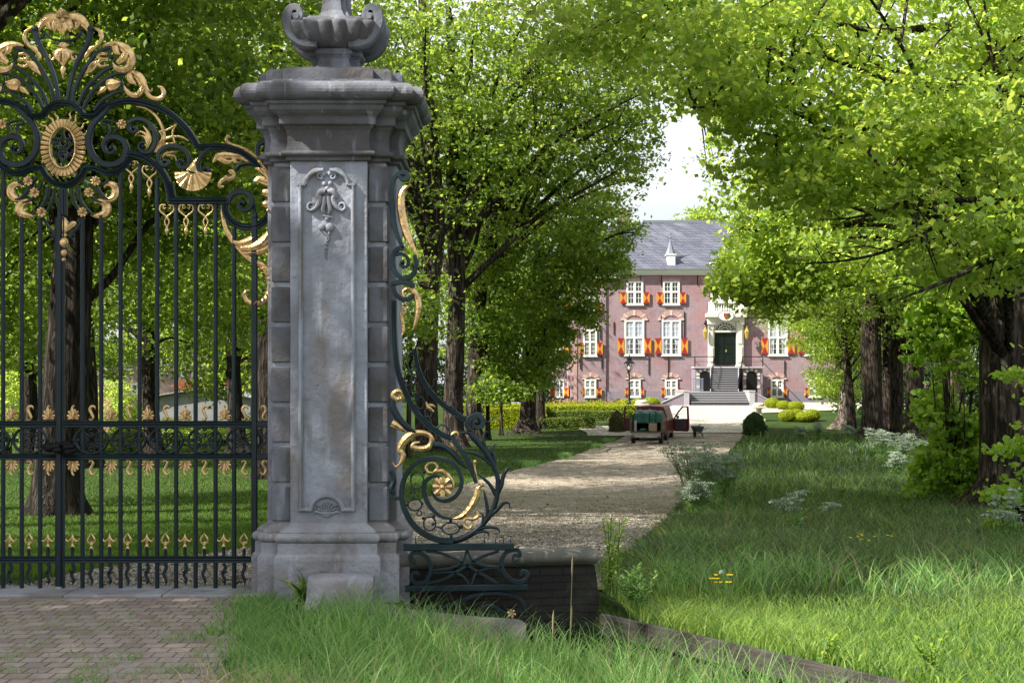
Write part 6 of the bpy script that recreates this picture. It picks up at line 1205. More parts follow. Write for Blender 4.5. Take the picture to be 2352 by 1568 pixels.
# magpie: one continuous body, black and white by face
p = G(1396, 1043, 20); bx, by, bz = p.x, p.y, p.z + .012
mb = MB((bx, by, bz)); seg = [(-.24, .10, .008, 0), (-.16, .115, .014, 0), (-.09, .135, .02, 0), (-.05, .15, .045, 0), (.0, .165, .062, 1), (.05, .185, .06, 1), (.085, .21, .045, 0), (.11, .24, .034, 0), (.135, .262, .036, 0), (.16, .262, .028, 0), (.18, .257, .01, 0), (.215, .25, .003, 0)]
rings = [[(bx + x * .35 + .0, by - .0 + r * math.cos(a) + x * .0, bz + z + r * 1.05 * math.sin(a)) for a in [2 * math.pi * k / 10 for k in range(10)]] for x, z, r, m_ in seg]
rings = [[(bx + (sg[0]) * .9, q[1], q[2]) for q in ring] for ring, sg in zip(rings, seg)]
vs = [q for r_ in rings for q in r_]
for k in range(len(rings) - 1):
    for i in range(10):
        j = (i + 1) % 10; mi = 1 if (seg[k][3] and seg[k + 1][3]) and i in (5, 6, 7, 8) else 0
        mb.add([rings[k][i], rings[k][j], rings[k + 1][j], rings[k + 1][i]], [(0, 1, 2, 3)], mi, True)
for s in (-1, 1): mb.tube([(bx + .0, by + s * .02, bz + .12), (bx + .012, by + s * .022, bz + .06), (bx, by + s * .022, bz)], .006, 6); mb.tube([(bx, by + s * .022, bz + .003), (bx + .035, by + s * .022, bz + .003)], .004, 5)
tag(mb.build("magpie", ["bird_black", "bird_white"]), "small black and white magpie walking on the gravel drive", "bird")
# ---------------- buildings behind the trees, left ----------------
Yh = 104.0
def X_(x, Y): return (x - 1176) / F * Y
def Z_(y, Y): return EYE - (y - 877) / F * Y
hs = empty("brick_house", (X_(400, Yh), Yh, 0), label="brick house with white windows glimpsed between trunks behind the gate", cat="house")
def hpart(n_, m, f, par=None): mb = MB((X_(400, Yh), Yh, 0)); f(mb); o = mb.build(n_, m); o.parent = par or hs; o.location = (0, 0, 0); return o
hpart("wall", "house_brick", lambda m: (m.box(X_(200, Yh), X_(560, Yh), Yh, Yh + 9, -.5, Z_(795, Yh)), m.box(X_(375, Yh), X_(470, Yh), Yh - 1.2, Yh - .001, -.5, Z_(770, Yh))))
hpart("roof", "roof_grey", lambda m: (m.rings([[(X_(190, Yh), Yh - .6, Z_(794.9, Yh)), (X_(570, Yh), Yh - .6, Z_(794.9, Yh)), (X_(570, Yh), Yh + 9.5, Z_(794.9, Yh)), (X_(190, Yh), Yh + 9.5, Z_(794.9, Yh))], [(X_(215, Yh), Yh + 4, Z_(715, Yh)), (X_(545, Yh), Yh + 4, Z_(715, Yh)), (X_(545, Yh), Yh + 5, Z_(715, Yh)), (X_(215, Yh), Yh + 5, Z_(715, Yh))]], 0, False)))
hpart("eaves", "cream", lambda m: (m.box(X_(195, Yh), X_(565, Yh), Yh - .7, Yh - .61, Z_(800, Yh), Z_(793, Yh)), m.box(X_(372, Yh), X_(473, Yh), Yh - 1.5, Yh - 1.21, Z_(776, Yh), Z_(764, Yh))))
for x0, x1, y0, y1, yy in ((378, 396, 812, 860, Yh - 1.2), (424, 436, 828, 866, Yh - 1.2), (448, 458, 815, 870, Yh - 1.2), (240, 262, 812, 850, Yh), (285, 305, 812, 850, Yh), (485, 500, 830, 870, Yh), (470, 478, 820, 850, Yh), (505, 512, 742, 768, Yh - .2), (250, 262, 880, 905, Yh), (300, 318, 880, 905, Yh)):
    f = hpart("window", "white", lambda m: (m.box(X_(x0, Yh), X_(x1, Yh), yy - .06, yy - .003, Z_(y1, Yh), Z_(y0, Yh), 0, .01))); hpart("pane", "pane", lambda m: m.box(X_(x0, Yh) + .14, X_(x1, Yh) - .14, yy - .075, yy - .062, Z_(y1, Yh) + .12, Z_(y0, Yh) - .12), f).location = (0, 0, 0)
Yg = 86.0; gz = hz(X_(450, Yg), Yg)
mb = MB((X_(455, Yg), Yg, gz)); mb.prism([(X_(345, Yg), gz - .3), (X_(345, Yg), Z_(922, Yg)), (X_(372, Yg), Z_(909, Yg)), (X_(475, Yg), Z_(893, Yg)), (X_(575, Yg), Z_(915, Yg)), (X_(575, Yg), gz - .3)], Yg, Yg + 5); gar = tag(mb.build("garden_shed", "shed_grey"), "low grey boarded shed with shallow gable among shrubs behind the gate", "shed")
mb = MB((X_(455, Yg), Yg, gz)); rr = lambda a, b: (X_(a, Yg), Z_(b, Yg)); mb.prism([rr(340, 921), rr(372, 907.5), rr(475, 891), rr(580, 914), rr(580, 912), rr(475, 888.5), rr(372, 905), rr(340, 918)], Yg - .3, Yg + 5.2); o = mb.build("roof", "roof_grey"); o.parent = gar; o.location = (0, 0, 0)
mb = MB((X_(238, 88), 88, gz)); mb.box(X_(214, 88), X_(262, 88), 88, 90, gz - .2, Z_(893, 88)); mb.box(X_(210, 88), X_(267, 88), 87.8, 90.2, Z_(893, 88) + .003, Z_(888, 88)); tag(mb.build("pink_outbuilding", ["pink_wall"]), "small pink plastered outbuilding behind the trunks left of the shed", "outbuilding")
cs = np.stack([rng.uniform(X_(405, 92), X_(530, 92), 260), rng.uniform(91, 93, 260), rng.uniform(Z_(905, 92), Z_(880, 92), 260)], -1)
P = leaves_at(cs, np.full(260, .35), 26, .11, .8, .5); o = tag(leaf_mesh("photinia_hedge", *P, "red_leaf"), "red and green leaved hedge above the grey shed", "hedge")
cs = np.stack([rng.uniform(X_(400, 92), X_(535, 92), 200), rng.uniform(92, 93.5, 200), rng.uniform(-.6, Z_(890, 92), 200)], -1); P = leaves_at(cs, np.full(200, .45), 24, .12, .8, .5); leaf_mesh("foliage", *P, "oak_leaf", parent=o)
# ---------------- trees ----------------
OPEN = [(1590, 250), (1530, 320), (1555, 395), (1500, 450), (1478, 520), (1462, 590), (1415, 660), (1395, 720), (1330, 770), (1325, 840), (1270, 880), (1250, 930), (1250, 1000), (1700, 1000), (1925, 985), (1920, 950), (1850, 890), (1835, 790), (1800, 745), (1720, 765), (1706, 722), (1660, 712), (1632, 690), (1640, 640), (1628, 590), (1648, 545), (1612, 490), (1585, 400), (1612, 300)]
GAPS = [[(380, 690), (440, 700), (480, 800), (560, 830), (560, 925), (400, 935), (225, 900), (225, 810), (300, 800), (350, 760)]]
def inside(P, poly, jit=7):
    x = 1176 + P[:, 0] / P[:, 1] * F; y = 877 - (P[:, 2] - EYE) / P[:, 1] * F
    x = x + rng.normal(size=len(x)) * jit; y = y + rng.normal(size=len(x)) * jit
    if jit > 0: x, y = x + 20 * np.sin(x * .05 + 1.7 * np.sin(y * .031)) + 10 * np.sin(x * .13 + y * .11), y + 18 * np.sin(y * .047 + 1.5 * np.sin(x * .037)) + 9 * np.sin(y * .12 - x * .10)
    r = np.zeros(len(x), bool); n = len(poly)
    for i in range(n):
        (xa, ya), (xb, yb) = poly[i], poly[(i + 1) % n]
        c = (ya > y) != (yb > y); r ^= c & (x < (xb - xa) * (y - ya) / ((yb - ya) or 1e-9) + xa)
    return r & (P[:, 1] > .5)
NLEAF = 0
def clumps_in(cr, n, thr=.22, seed=0, shell=.15):
    """clump centres in an ellipsoid, with holes from 3-D noise"""
    cx_, cy_, cz_, rx, ry, rz = cr[:6]; out = []; k = 0
    while len(out) < n and k < n * 12:
        k += 1; v = rng.normal(size=3); v /= np.linalg.norm(v) + 1e-9; t = (shell + (1 - shell) * rng.random()) ** .6 * (1 + .13 * abs(rng.normal()))
        p = (cx_ + v[0] * rx * t, cy_ + v[1] * ry * t, cz_ + v[2] * rz * t)
        if mnoise.noise(Vector((p[0] * .45 + seed, p[1] * .45, p[2] * .6))) > -thr and mnoise.noise(Vector((p[0] * 1.1, p[1] * 1.1 + seed, p[2] * 1.5))) > -.12: out.append(p)
    return np.array(out)
def foliage(name, crowns, parent, matn, size, per, crad, seed, shape='quad', keep=True, gaps=False, asp=.62, up=.9, zmin=None):
    global NLEAF
    cs = []
    for c in crowns: cs.append(clumps_in(c, c[6], seed=seed))
    cs = np.concatenate(cs); 
    if keep:
        cs = cs[~inside(cs, OPEN, 16)]
        for g in (GAPS if gaps else []): cs = cs[(~inside(cs, g)) | (rng.random(len(cs)) < .62)]
    if zmin is not None: cs = cs[cs[:, 2] > zmin]
    rad = crad * (.6 + .8 * rng.random(len(cs)))
    P = leaves_at(cs, rad * 1.25, per, size, .32, up, asp=asp)
    if keep: k = ~inside(P[0], OPEN); P = [a[k] for a in P]
    NLEAF += len(P[0])
    o = leaf_mesh(name, *P, matn, parent=parent, shape=shape, origin=tuple(world_loc(parent)))
    return o, cs
def tree(label, base, r, path, crowns, cat="tree", name="oak_tree", group=None, m="oak_leaf", size=.11, per=42, crad=.75, seed=1, bk="bark", limbs=10, flare=(1.1, .8), keep=True, gaps=False, shape='quad', n=14, zmin=None, twigs=70, up=.9, asp=.62, cap=.22):
    """base (X, Y); path: (x, y, radius) photo positions going up at the depth of the base, or world points if 4 long"""
    X, Y = base; g = hz(X, Y) - .15; root = empty(name, (X, Y, g), label=label, cat=cat, group=group)
    pts = [(Vector((X, Y, g)), r)]
    for q in path:
        if len(q) == 4: pts.append((Vector(q[:3]), q[3]))
        else: v = W(q[0], q[1], Y); pts.append((v, q[2]))
    sp = smooth_path([(*p, rr) for p, rr in pts], 7); tp = [Vector(q[:3]) for q in sp]; tr = [max(.02, q[3]) for q in sp]
    mb = MB((X, Y, g)); mb.tube(tp, tr, n * 2, 0, .10, seed * 1.7, flare=(g, flare[0], flare[1])); trunk = mb.build("trunk", bk, root)
    if not crowns: return root
    fo, cs = foliage("crown", crowns, root, m, size, per, crad, seed, shape, keep, gaps, asp, up, zmin)
    # limbs and twigs towards the clumps
    mb = MB((X, Y, g)); nodes = []
    if len(cs):
        idx = rng.choice(len(cs), min(limbs, len(cs)), replace=False); top = len(tp) - 1
        clear = lambda q: (not keep) or len(q) == 0 or not inside(np.array([tuple(a) for a in q]), OPEN, 0).any()
        for i in idx:
            c = Vector(cs[i]); want = c.z - (c - tp[0]).length * .35; k = min(range(len(tp)), key=lambda q: abs(tp[q].z - want)); k = max(k, len(tp) // 3); s = tp[k]; d = c - s
            q = [s]; 
            for t in (.25, .5, .75, 1): q.append(s + d * t + Vector((random.uniform(-.3, .3), random.uniform(-.3, .3), (.12 * math.sin(t * math.pi) + random.uniform(-.05, .05)) * d.length)) * (1 if t < 1 else .3))
            r0 = min(tr[k] * .5, .018 * d.length + .03, cap); sm = smooth_path([tuple(a) for a in q], 5)
            if not clear([a for a in sm if a[1] < 110]): continue
            mb.tube(sm, [r0 * (1 - .85 * j / (len(sm) - 1)) for j in range(len(sm))], 7, 0, .05, seed, caps=False); nodes += [Vector(a) for a in sm[6:]]
        for i in rng.choice(len(cs), min(twigs, len(cs)), replace=False):
            c = Vector(cs[i]); b = min(nodes, key=lambda a: (a - c).length) if nodes else c; d = c - b
            if d.length < 5 and clear([b, b + d * .5, c]): mb.tube([b, b + d * .5 + Vector((0, 0, .1 * d.length)), c], [.035, .022, .008], 4, caps=False)
        lo = mb.build("limbs", bk, root)
    return root
def crown_px(x, y, Y, rxpx, rypx, ry, n): return ((x - 1176) / F * Y, Y, EYE - (y - 877) / F * Y, rxpx / F * Y, ry, rypx / F * Y, n)
def bx(x, ybase, lo=11.5): Y = gy(ybase, x, lo); return ((x - 1176) / F * Y, Y)
# left of the drive
b = bx(132, 1180); Y = b[1]
tree("massive dark oak right behind the middle of the gate", b, .54, [(132, 1100, .52), (140, 960, .48), (155, 800, .46), (170, 500, .42), (185, 200, .38), (190, -50, .3), (180, -400, .2)],
     [crown_px(170, 40, Y, 560, 450, 4.5, 1300), crown_px(0, 520, Y + 4, 240, 330, 3, 420), crown_px(420, 360, Y + 3, 280, 260, 2.5, 420), crown_px(420, 640, Y + 8, 260, 160, 2, 200)], m="oak_leaf", seed=1, size=.17, per=30, shape='oak', asp=.7, gaps=True, limbs=7, flare=(1.0, .5), bk="bark_dark")
for lab, x, yb, r, path, cr in (
    ("slender leaning tree trunk behind the right gate leaf", 352, 1040, .42, [(345, 900, .34), (338, 760, .32), (318, 600, .28), (300, 420, .24), (290, 200, .15)], [crown_px(320, 330, 60, 300, 300, 5, 700), crown_px(300, 680, 74, 190, 150, 3, 480), crown_px(260, 820, 70, 70, 50, 2, 90), crown_px(390, 800, 70, 60, 60, 2, 80)]),
    ("dark trunk just right of the massive oak, farther back", 210, 1072, .34, [(206, 900, .3), (196, 700, .28), (200, 400, .24), (210, 100, .15)], [crown_px(215, 260, 50, 280, 330, 4, 650)]),
    ("dark tree trunk at the far left behind the left gate leaf", 66, 1062, .38, [(66, 900, .32), (56, 760, .3), (30, 600, .27), (20, 300, .15)], [crown_px(10, 420, 54, 190, 420, 4, 650), crown_px(-20, 800, 66, 130, 110, 2, 220), crown_px(110, 720, 66, 110, 140, 2, 220)]),
    ("forked tree seen between the last gate bars", 548, 1040, .46, [(540, 930, .36), (535, 820, .3), (520, 700, .26), (500, 560, .2), (480, 300, .12)], [crown_px(500, 420, 62, 210, 350, 4, 650), crown_px(470, 720, 74, 130, 130, 2, 420), crown_px(560, 830, 72, 70, 70, 2, 140), crown_px(500, 880, 70, 60, 40, 1.5, 70)]),
    ("rough barked trunk beside the left edge of the gate pier", 612, 1098, .38, [(614, 900, .33), (616, 700, .32), (620, 400, .28), (630, 100, .18)], [crown_px(600, 150, 46, 330, 380, 4.5, 750), crown_px(560, 560, 60, 130, 220, 2, 380)])):
    b = bx(x, yb); tree(lab, b, r, path, cr, seed=x % 17 + 2, size=.19, gaps=True, bk="bark_dark", group="trees on the lawn left of the drive", per=26, shape="oak", asp=.75)
for lab, x, yb, r, path, cr in (
    ("nearest of the big oaks right of the pier, its trunk behind the scrollwork", 982, 1034, .60, [(980, 900, .52), (985, 700, .48), (1000, 480, .42), (985, 250, .3), (970, 0, .2)], [crown_px(930, 250, 69, 330, 330, 6, 686), crown_px(1000, 560, 80, 170, 160, 3, 136)]),
    ("second big oak right of the pier, dark forked trunk", 1041, 1026, .58, [(1042, 900, .48), (1050, 700, .44), (1048, 520, .40), (1040, 400, .34), (1035, 200, .24), (1030, 20, .14)], [crown_px(1150, 220, 72, 330, 300, 6, 742), crown_px(1120, 520, 84, 200, 200, 3, 207)]),
    ("third big oak right of the pier with leaning trunk", 1085, 1011, .52, [(1088, 900, .44), (1098, 760, .40), (1110, 600, .36), (1150, 420, .28), (1180, 260, .16)], [crown_px(1250, 330, 77, 260, 260, 6, 617), crown_px(1390, 140, 70, 190, 150, 5, 235), crown_px(1460, 330, 72, 110, 90, 3, 84)]),
    ("stout oak standing on the lawn left of the castle", 1208, 993, .66, [(1212, 940, .48), (1216, 880, .44), (1225, 760, .42), (1240, 660, .38), (1240, 560, .28), (1235, 450, .14)], [crown_px(1280, 610, 84, 190, 160, 5, 462), crown_px(1385, 560, 82, 110, 130, 3, 277), crown_px(1150, 760, 84, 150, 110, 3, 211), crown_px(1300, 740, 82, 90, 60, 2.5, 105), crown_px(1240, 850, 82, 80, 45, 2, 59), crown_px(1150, 880, 80, 90, 50, 2, 79)]),
    ("slimmer trunk partly hidden behind the stout oak", 1241, 984, .34, [(1241, 900, .28), (1240, 780, .24), (1245, 640, .16)], [crown_px(1240, 700, 90, 100, 120, 3, 145), crown_px(1290, 820, 86, 50, 60, 2, 59)]),
    ("thin straight young tree left of the stout oak", 1121, 1009, .14, [(1118, 860, .12), (1112, 700, .1), (1108, 560, .06)], [crown_px(1130, 650, 78, 110, 130, 2, 171)]),
    ("thinnest young tree between the straight one and the stout oak", 1151, 999, .11, [(1150, 860, .09), (1152, 740, .06)], [crown_px(1165, 780, 81, 80, 80, 2, 99)]),
    ("thin sapling close to the pier scrollwork", 938, 1050, .12, [(940, 900, .1), (944, 760, .07)], [crown_px(940, 720, 60, 80, 120, 2, 105)])):
    b = bx(x, yb); tree(lab, b, r, path, cr, seed=x % 19 + 3, size=.21, per=26, shape="oak", asp=.75, bk="bark", name="oak_tree" if r > .2 else "young_tree", group="trees on the lawn right of the pier", limbs=20 if r > .2 else 5, twigs=110 if r > .2 else 20)
# right of the drive
b = bx(2318, 1172); Y = b[1]
tree("huge ridged trunk at the right picture edge", b, .80, [(2318, 1100, .66), (2318, 900, .62), (2322, 700, .62), (2330, 450, .56), (2340, 200, .48), (2330, -100, .36), (2300, -400, .2)],
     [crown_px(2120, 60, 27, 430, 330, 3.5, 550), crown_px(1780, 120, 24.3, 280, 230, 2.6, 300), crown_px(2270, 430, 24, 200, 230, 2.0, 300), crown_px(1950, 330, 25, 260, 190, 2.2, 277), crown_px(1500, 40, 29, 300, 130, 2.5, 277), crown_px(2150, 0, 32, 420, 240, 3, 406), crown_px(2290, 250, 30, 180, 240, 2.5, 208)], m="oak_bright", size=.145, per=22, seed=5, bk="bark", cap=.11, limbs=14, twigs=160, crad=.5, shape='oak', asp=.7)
def branches(parent_label, Y, paths, bk="bark"):
    root = [o for o in bpy.data.objects if o.get("label") == parent_label][0]
    for pp in paths:
        mb = MB(tuple(root.location)); sm = smooth_path([tuple(W(a, b, Yq)) + (rr,) for a, b, rr, Yq in pp], 6); mb.tube([p[:3] for p in sm], [max(.006, p[3]) for p in sm], 6, 0, .05, 3, caps=False)
        for k in range(4, len(sm) - 3, 2):
            p = Vector(sm[k][:3]); d = (Vector(sm[k + 2][:3]) - p).normalized(); q = p + (d * .6 + Vector((random.uniform(-.3, .3), random.uniform(-.5, .5), random.choice((-1, 1)) * random.uniform(.2, .5)))) * random.uniform(.5, 1.1); mb.tube([p, (p + q) / 2 + Vector((0, 0, .05)), q], [sm[k][3] * .4 + .004, .010, .004], 4, caps=False)
        mb.build("branch", bk, root)
branches("huge ridged trunk at the right picture edge", 26, [[(2420, 448, .10, 25), (2300, 455, .055, 24.5), (2180, 462, .042, 24.4), (2060, 478, .03, 24.4), (1960, 500, .02, 24.4), (1880, 505, .008, 24.4)],
    [(2400, 470, .09, 25), (2250, 478, .05, 24.4), (2150, 520, .04, 24.4), (2040, 575, .028, 24.4), (1930, 600, .02, 24.4), (1820, 606, .008, 24.4)], [(2330, 120, .12, 28), (2210, 190, .06, 25.5), (2090, 240, .04, 25.5), (1980, 300, .028, 25.5), (1860, 330, .01, 25.5)],
    [(2280, 230, .09, 27), (2150, 225, .055, 26), (2000, 170, .04, 25.5), (1850, 120, .028, 25), (1700, 110, .01, 25)], [(2200, 60, .1, 27), (2000, 70, .05, 26), (1850, 30, .035, 26), (1720, 40, .025, 26), (1560, 90, .01, 26)], [(2352, 560, .06, 24), (2250, 610, .045, 23), (2160, 650, .03, 22.5), (2060, 690, .012, 22)]])
for lab, x, yb, r, path, cr, m in (
    ("broad dark trunk first in the row right of the meadow", 2004, 1006, .64, [(2004, 900, .58), (2000, 760, .56), (2010, 500, .45), (2020, 200, .25)], [crown_px(2000, 480, 84, 230, 230, 5, 650)], "oak_leaf"),
    ("narrow trunk squeezed between two broad ones in the row", 2038, 1000, .30, [(2038, 860, .28), (2036, 600, .2)], [crown_px(2050, 600, 88, 120, 120, 3, 200)], "oak_leaf"),
    ("ridged trunk with ivy in the row right of the meadow", 2061, 1004, .40, [(2060, 860, .36), (2062, 600, .3)], [crown_px(2090, 560, 80, 170, 170, 4, 350)], "oak_leaf"),
    ("brown trunk at the right end of the row beside the lime shoots", 2102, 1010, .55, [(2102, 860, .5), (2108, 600, .4), (2110, 400, .2)], [crown_px(2150, 520, 72, 230, 260, 4, 600), crown_px(1950, 560, 70, 200, 110, 3, 260)], "oak_leaf"),
    ("fluted trunk at the far end of the row with yellow lit foliage", 1936, 984, .52, [(1940, 930, .34), (1938, 860, .3), (1930, 760, .26), (1920, 640, .16)], [crown_px(1905, 790, 92, 90, 110, 4, 480), crown_px(1850, 700, 92, 130, 70, 3, 240), crown_px(1905, 880, 94, 60, 50, 3, 120)], "oak_bright"),
    ("darker stem in front of the fluted trunk", 1958, 996, .26, [(1952, 900, .24), (1940, 780, .2), (1936, 640, .12)], [crown_px(1960, 700, 86, 110, 120, 3, 240)], "oak_leaf"),
    ("shaded trunk behind the lime shoots", 2195, 1040, .36, [(2194, 860, .34), (2190, 600, .3), (2190, 300, .2)], [crown_px(2220, 400, 58, 240, 200, 4, 500)], "oak_leaf"),
    ("tall tree whose bright branches hang over the castle gable", 1760, 0, .4, [], [], "oak_bright")):
    if yb == 0: continue
    b = bx(x, yb); tree(lab, b, r, path, cr, seed=x % 13 + 4, size=.16, per=40, m=m, bk="bark_light" if x == 1936 else "bark", group="trees in the row right of the meadow", limbs=9)
# branches reaching in front of the castle from the right (their trunk stands outside the picture, right)
b = (17.5, 38.0)
tree("bright oak whose long branches arch over the drive from the right", b, .6, [(15.5, 38, 3.5, .5), (14.8, 37.5, 7, .4), (14, 37, 11, .2)], [crown_px(1800, 480, 37, 160, 170, 2.5, 293), crown_px(1990, 520, 36, 190, 200, 2.5, 293), crown_px(1695, 625, 38, 85, 75, 1.4, 255), crown_px(1790, 690, 38, 110, 60, 1.5, 103), crown_px(2180, 620, 36, 160, 150, 2, 183), crown_px(1680, 260, 40, 130, 160, 2.5, 201)], m="oak_bright", size=.15, per=20, seed=9, crad=.45, limbs=20, twigs=150, shape='oak', asp=.7)
# epicormic lime shoots
def shrub(label, x, yb, crowns, m, size, per, crad, name="shrub", shape='hex', group=None, asp=.85, up=.5, core=True):
    X, Y = bx(x, yb); g = hz(X, Y); root = empty(name, (X, Y, g), label=label, cat="shrub", group=group)
    o, cs = foliage("foliage", crowns, root, m, size, per, crad, x % 11, shape, True, False, asp, up, zmin=g)
    mb = MB((X, Y, g)); 
    for k in range(min(26, len(cs))): c = Vector(cs[rng.integers(len(cs))]); s = Vector((X + random.uniform(-.3, .3), Y + random.uniform(-.2, .2), g)); d = c - s; mb.tube([s, s + d * .5 + Vector((0, 0, .2)), c], [.03, .018, .006], 5, caps=False)
    mb.build("stems", "bark", root); return root
Yl = bx(2190, 1160)[1]
shrub("tall bright lime shoots growing around the huge trunk", 2190, 1160, [crown_px(2178, 880, Yl, 80, 200, .8, 520), crown_px(2190, 1080, Yl, 95, 80, .8, 330), crown_px(2125, 1110, Yl, 60, 35, .5, 90), crown_px(2170, 690, Yl, 110, 90, .8, 300)], "lime_leaf", .135, 12, .2)
Yr = 19.5; 
def bxY(x, Y): return (x - 1176) / F * Y, Y
def shrubY(label, x, Y, crowns, *a, **k):
    global bx
    old = bx; bx = lambda xx, yy: bxY(x, Y); r_ = shrub(label, x, 0, crowns, *a, **k); bx = old; return r_
shrubY("sparse lime sprays reaching in from the right picture edge", 2400, Yr, [crown_px(2330, 860, Yr, 50, 12, .4, 12), crown_px(2320, 1030, Yr, 60, 16, .4, 16), crown_px(2330, 1150, Yr, 60, 40, .4, 40), crown_px(2310, 1220, Yr, 60, 30, .4, 34), crown_px(2400, 1000, Yr, 60, 200, .5, 60)], "lime_leaf", .085, 12, .16)
# understorey behind the gate
SG = "bushes in the understorey behind the gate"
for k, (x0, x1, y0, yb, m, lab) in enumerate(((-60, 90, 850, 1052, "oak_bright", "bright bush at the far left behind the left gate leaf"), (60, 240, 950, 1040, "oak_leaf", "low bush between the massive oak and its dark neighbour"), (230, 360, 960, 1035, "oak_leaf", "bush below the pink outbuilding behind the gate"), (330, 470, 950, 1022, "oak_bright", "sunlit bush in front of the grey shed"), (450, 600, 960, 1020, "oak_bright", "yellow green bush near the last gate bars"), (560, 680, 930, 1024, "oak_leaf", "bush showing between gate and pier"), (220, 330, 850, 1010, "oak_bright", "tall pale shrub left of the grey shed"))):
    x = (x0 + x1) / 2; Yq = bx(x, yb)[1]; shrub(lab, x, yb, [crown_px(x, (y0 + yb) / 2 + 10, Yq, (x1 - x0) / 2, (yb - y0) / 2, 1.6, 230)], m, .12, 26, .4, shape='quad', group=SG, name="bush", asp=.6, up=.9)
# far backdrop trees: one crown built, then copied with its trunk
def backdrop(label, x, Y, ytop, wpx, m, seed, group, gaps=True):
    X = (x - 1176) / F * Y; zt = EYE - (ytop - 877) / F * Y; rx = wpx / 2 / F * Y; g = hz(X, Y)
    return tree(label, (X, Y), .4, [(X, Y, g + (zt - g) * .4, .3), (X, Y, g + (zt - g) * .8, .12)], [(X, Y, g + (zt - g) * .56, rx, rx * .8, (zt - g) * .46, 620)], m=m, seed=seed, size=.26, per=30, crad=1.1, group=group, name="backdrop_tree", limbs=6, twigs=10, n=7, gaps=gaps)
BG = "tall trees filling the background behind the gate"
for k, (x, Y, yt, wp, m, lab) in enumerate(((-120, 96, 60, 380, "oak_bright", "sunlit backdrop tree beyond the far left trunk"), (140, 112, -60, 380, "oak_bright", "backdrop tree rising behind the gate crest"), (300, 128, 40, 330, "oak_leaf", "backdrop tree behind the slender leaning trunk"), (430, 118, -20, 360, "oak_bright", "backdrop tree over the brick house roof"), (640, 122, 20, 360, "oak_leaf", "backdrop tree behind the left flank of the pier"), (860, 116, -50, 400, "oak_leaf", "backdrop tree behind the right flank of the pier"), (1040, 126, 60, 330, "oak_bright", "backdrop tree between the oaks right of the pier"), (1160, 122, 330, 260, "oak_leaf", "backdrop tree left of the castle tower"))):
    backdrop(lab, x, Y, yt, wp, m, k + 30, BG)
for x, Y, yt, wp, lab in ((1610, 150, 482, 110, "pale distant tree rising above the castle roof ridge"), (2080, 112, 300, 420, "backdrop tree behind the row of trunks on the right"), (2260, 108, 200, 420, "backdrop tree farthest right beyond the row"), (1960, 124, 420, 240, "backdrop tree behind the fluted trunk")):
    Xb = (x - 1176) / F * Y
    if x == 1610: tree(lab, (Xb, Y), .3, [(Xb, Y, 10, .2), (Xb, Y, 16, .1)], [(Xb, Y, EYE - (530 - 877) / F * Y, 2.6, 2.6, 2.3, 260)], m="oak_bright", size=.3, per=24, crad=.8, keep=False, name="backdrop_tree", group="distant trees on the right")
    else: backdrop(lab, x, Y, yt, wp, "oak_leaf", x % 23, "distant trees on the right", gaps=False)
# far understorey closing the view under the crowns
for x0, x1, Y, yt, lab in ((-140, 230, 120, 830, "dense far undergrowth behind the left gate leaf"), (560, 1255, 119, 800, "dense far undergrowth seen between the oak trunks"), (1925, 2420, 100, 780, "dense far undergrowth behind the right row of trunks")):
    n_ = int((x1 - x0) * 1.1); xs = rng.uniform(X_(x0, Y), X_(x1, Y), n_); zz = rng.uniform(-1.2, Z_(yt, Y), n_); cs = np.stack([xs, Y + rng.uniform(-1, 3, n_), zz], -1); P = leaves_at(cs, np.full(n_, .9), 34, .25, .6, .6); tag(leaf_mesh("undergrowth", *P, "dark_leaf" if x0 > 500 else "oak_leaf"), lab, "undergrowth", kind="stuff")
# unseen trees added left, crowns placed to shade gate, pier, drive and meadow
extra = {17.5: [(-4.2, 16.5, 12.8, 3.6, 4.2, 1.8, 300)], 27: [(-5.0, 26.5, 14.2, 3.2, 4.6, 1.8, 320), (-5, 21.5, 14, 3, 3, 1.6, 160)], 33: [(-7.5, 42, 18.5, 4, 5, 2, 260)]}  # further unseen crowns, added only to shade meadow and drive
for X, Y, z, rx, ry, rz, n_ , lab in ((-14.3, 6.2, 12.5, 3.2, 5.6, 2.4, 620, "unseen oak added for shade, left in front of the gate"), (-8.5, 17.5, 13.0, 5.0, 5.5, 3.0, 620, "unseen spreading oak over the near lawn, added for shade"), (-19, 9, 13, 5, 7, 4, 500, "farthest left unseen oak, added for shade"), (-16.5, 19, 13.5, 4.5, 7, 2.6, 560, "unseen lawn oak behind the gate, added for shade"), (-7.5, 10.6, 13.2, 4.6, 2.6, 2.2, 420, "unseen oak reaching above the pier, added for shade"), (-7, 27, 13.5, 4.6, 4.2, 2.6, 520, "unseen lawn oak arching over the drive, added for shade"), (-11, 33, 17, 5, 7, 3.5, 420, "unseen tall lawn oak, crown added for shade"), (-10, 52, 21, 6, 8, 3.5, 420, "unseen tall lawn oak farther back, added for shade")):
    tree(lab, (min(X - 1, -Y * .36 - 2), Y), .5, [(min(X - 1, -Y * .36 - 2), Y, 4, .42), (min(X - 1, -Y * .36 - 2) * .8 + X * .2, Y, z * .75, .3), (X, Y, z, .15)], [(X, Y, z, rx, ry, rz, n_)] + extra.get(Y, []), size=.2, per=34, crad=.9, seed=int(Y), keep=False, name="shade_oak", group="unseen oaks added for shade", n=8, limbs=8, twigs=20)

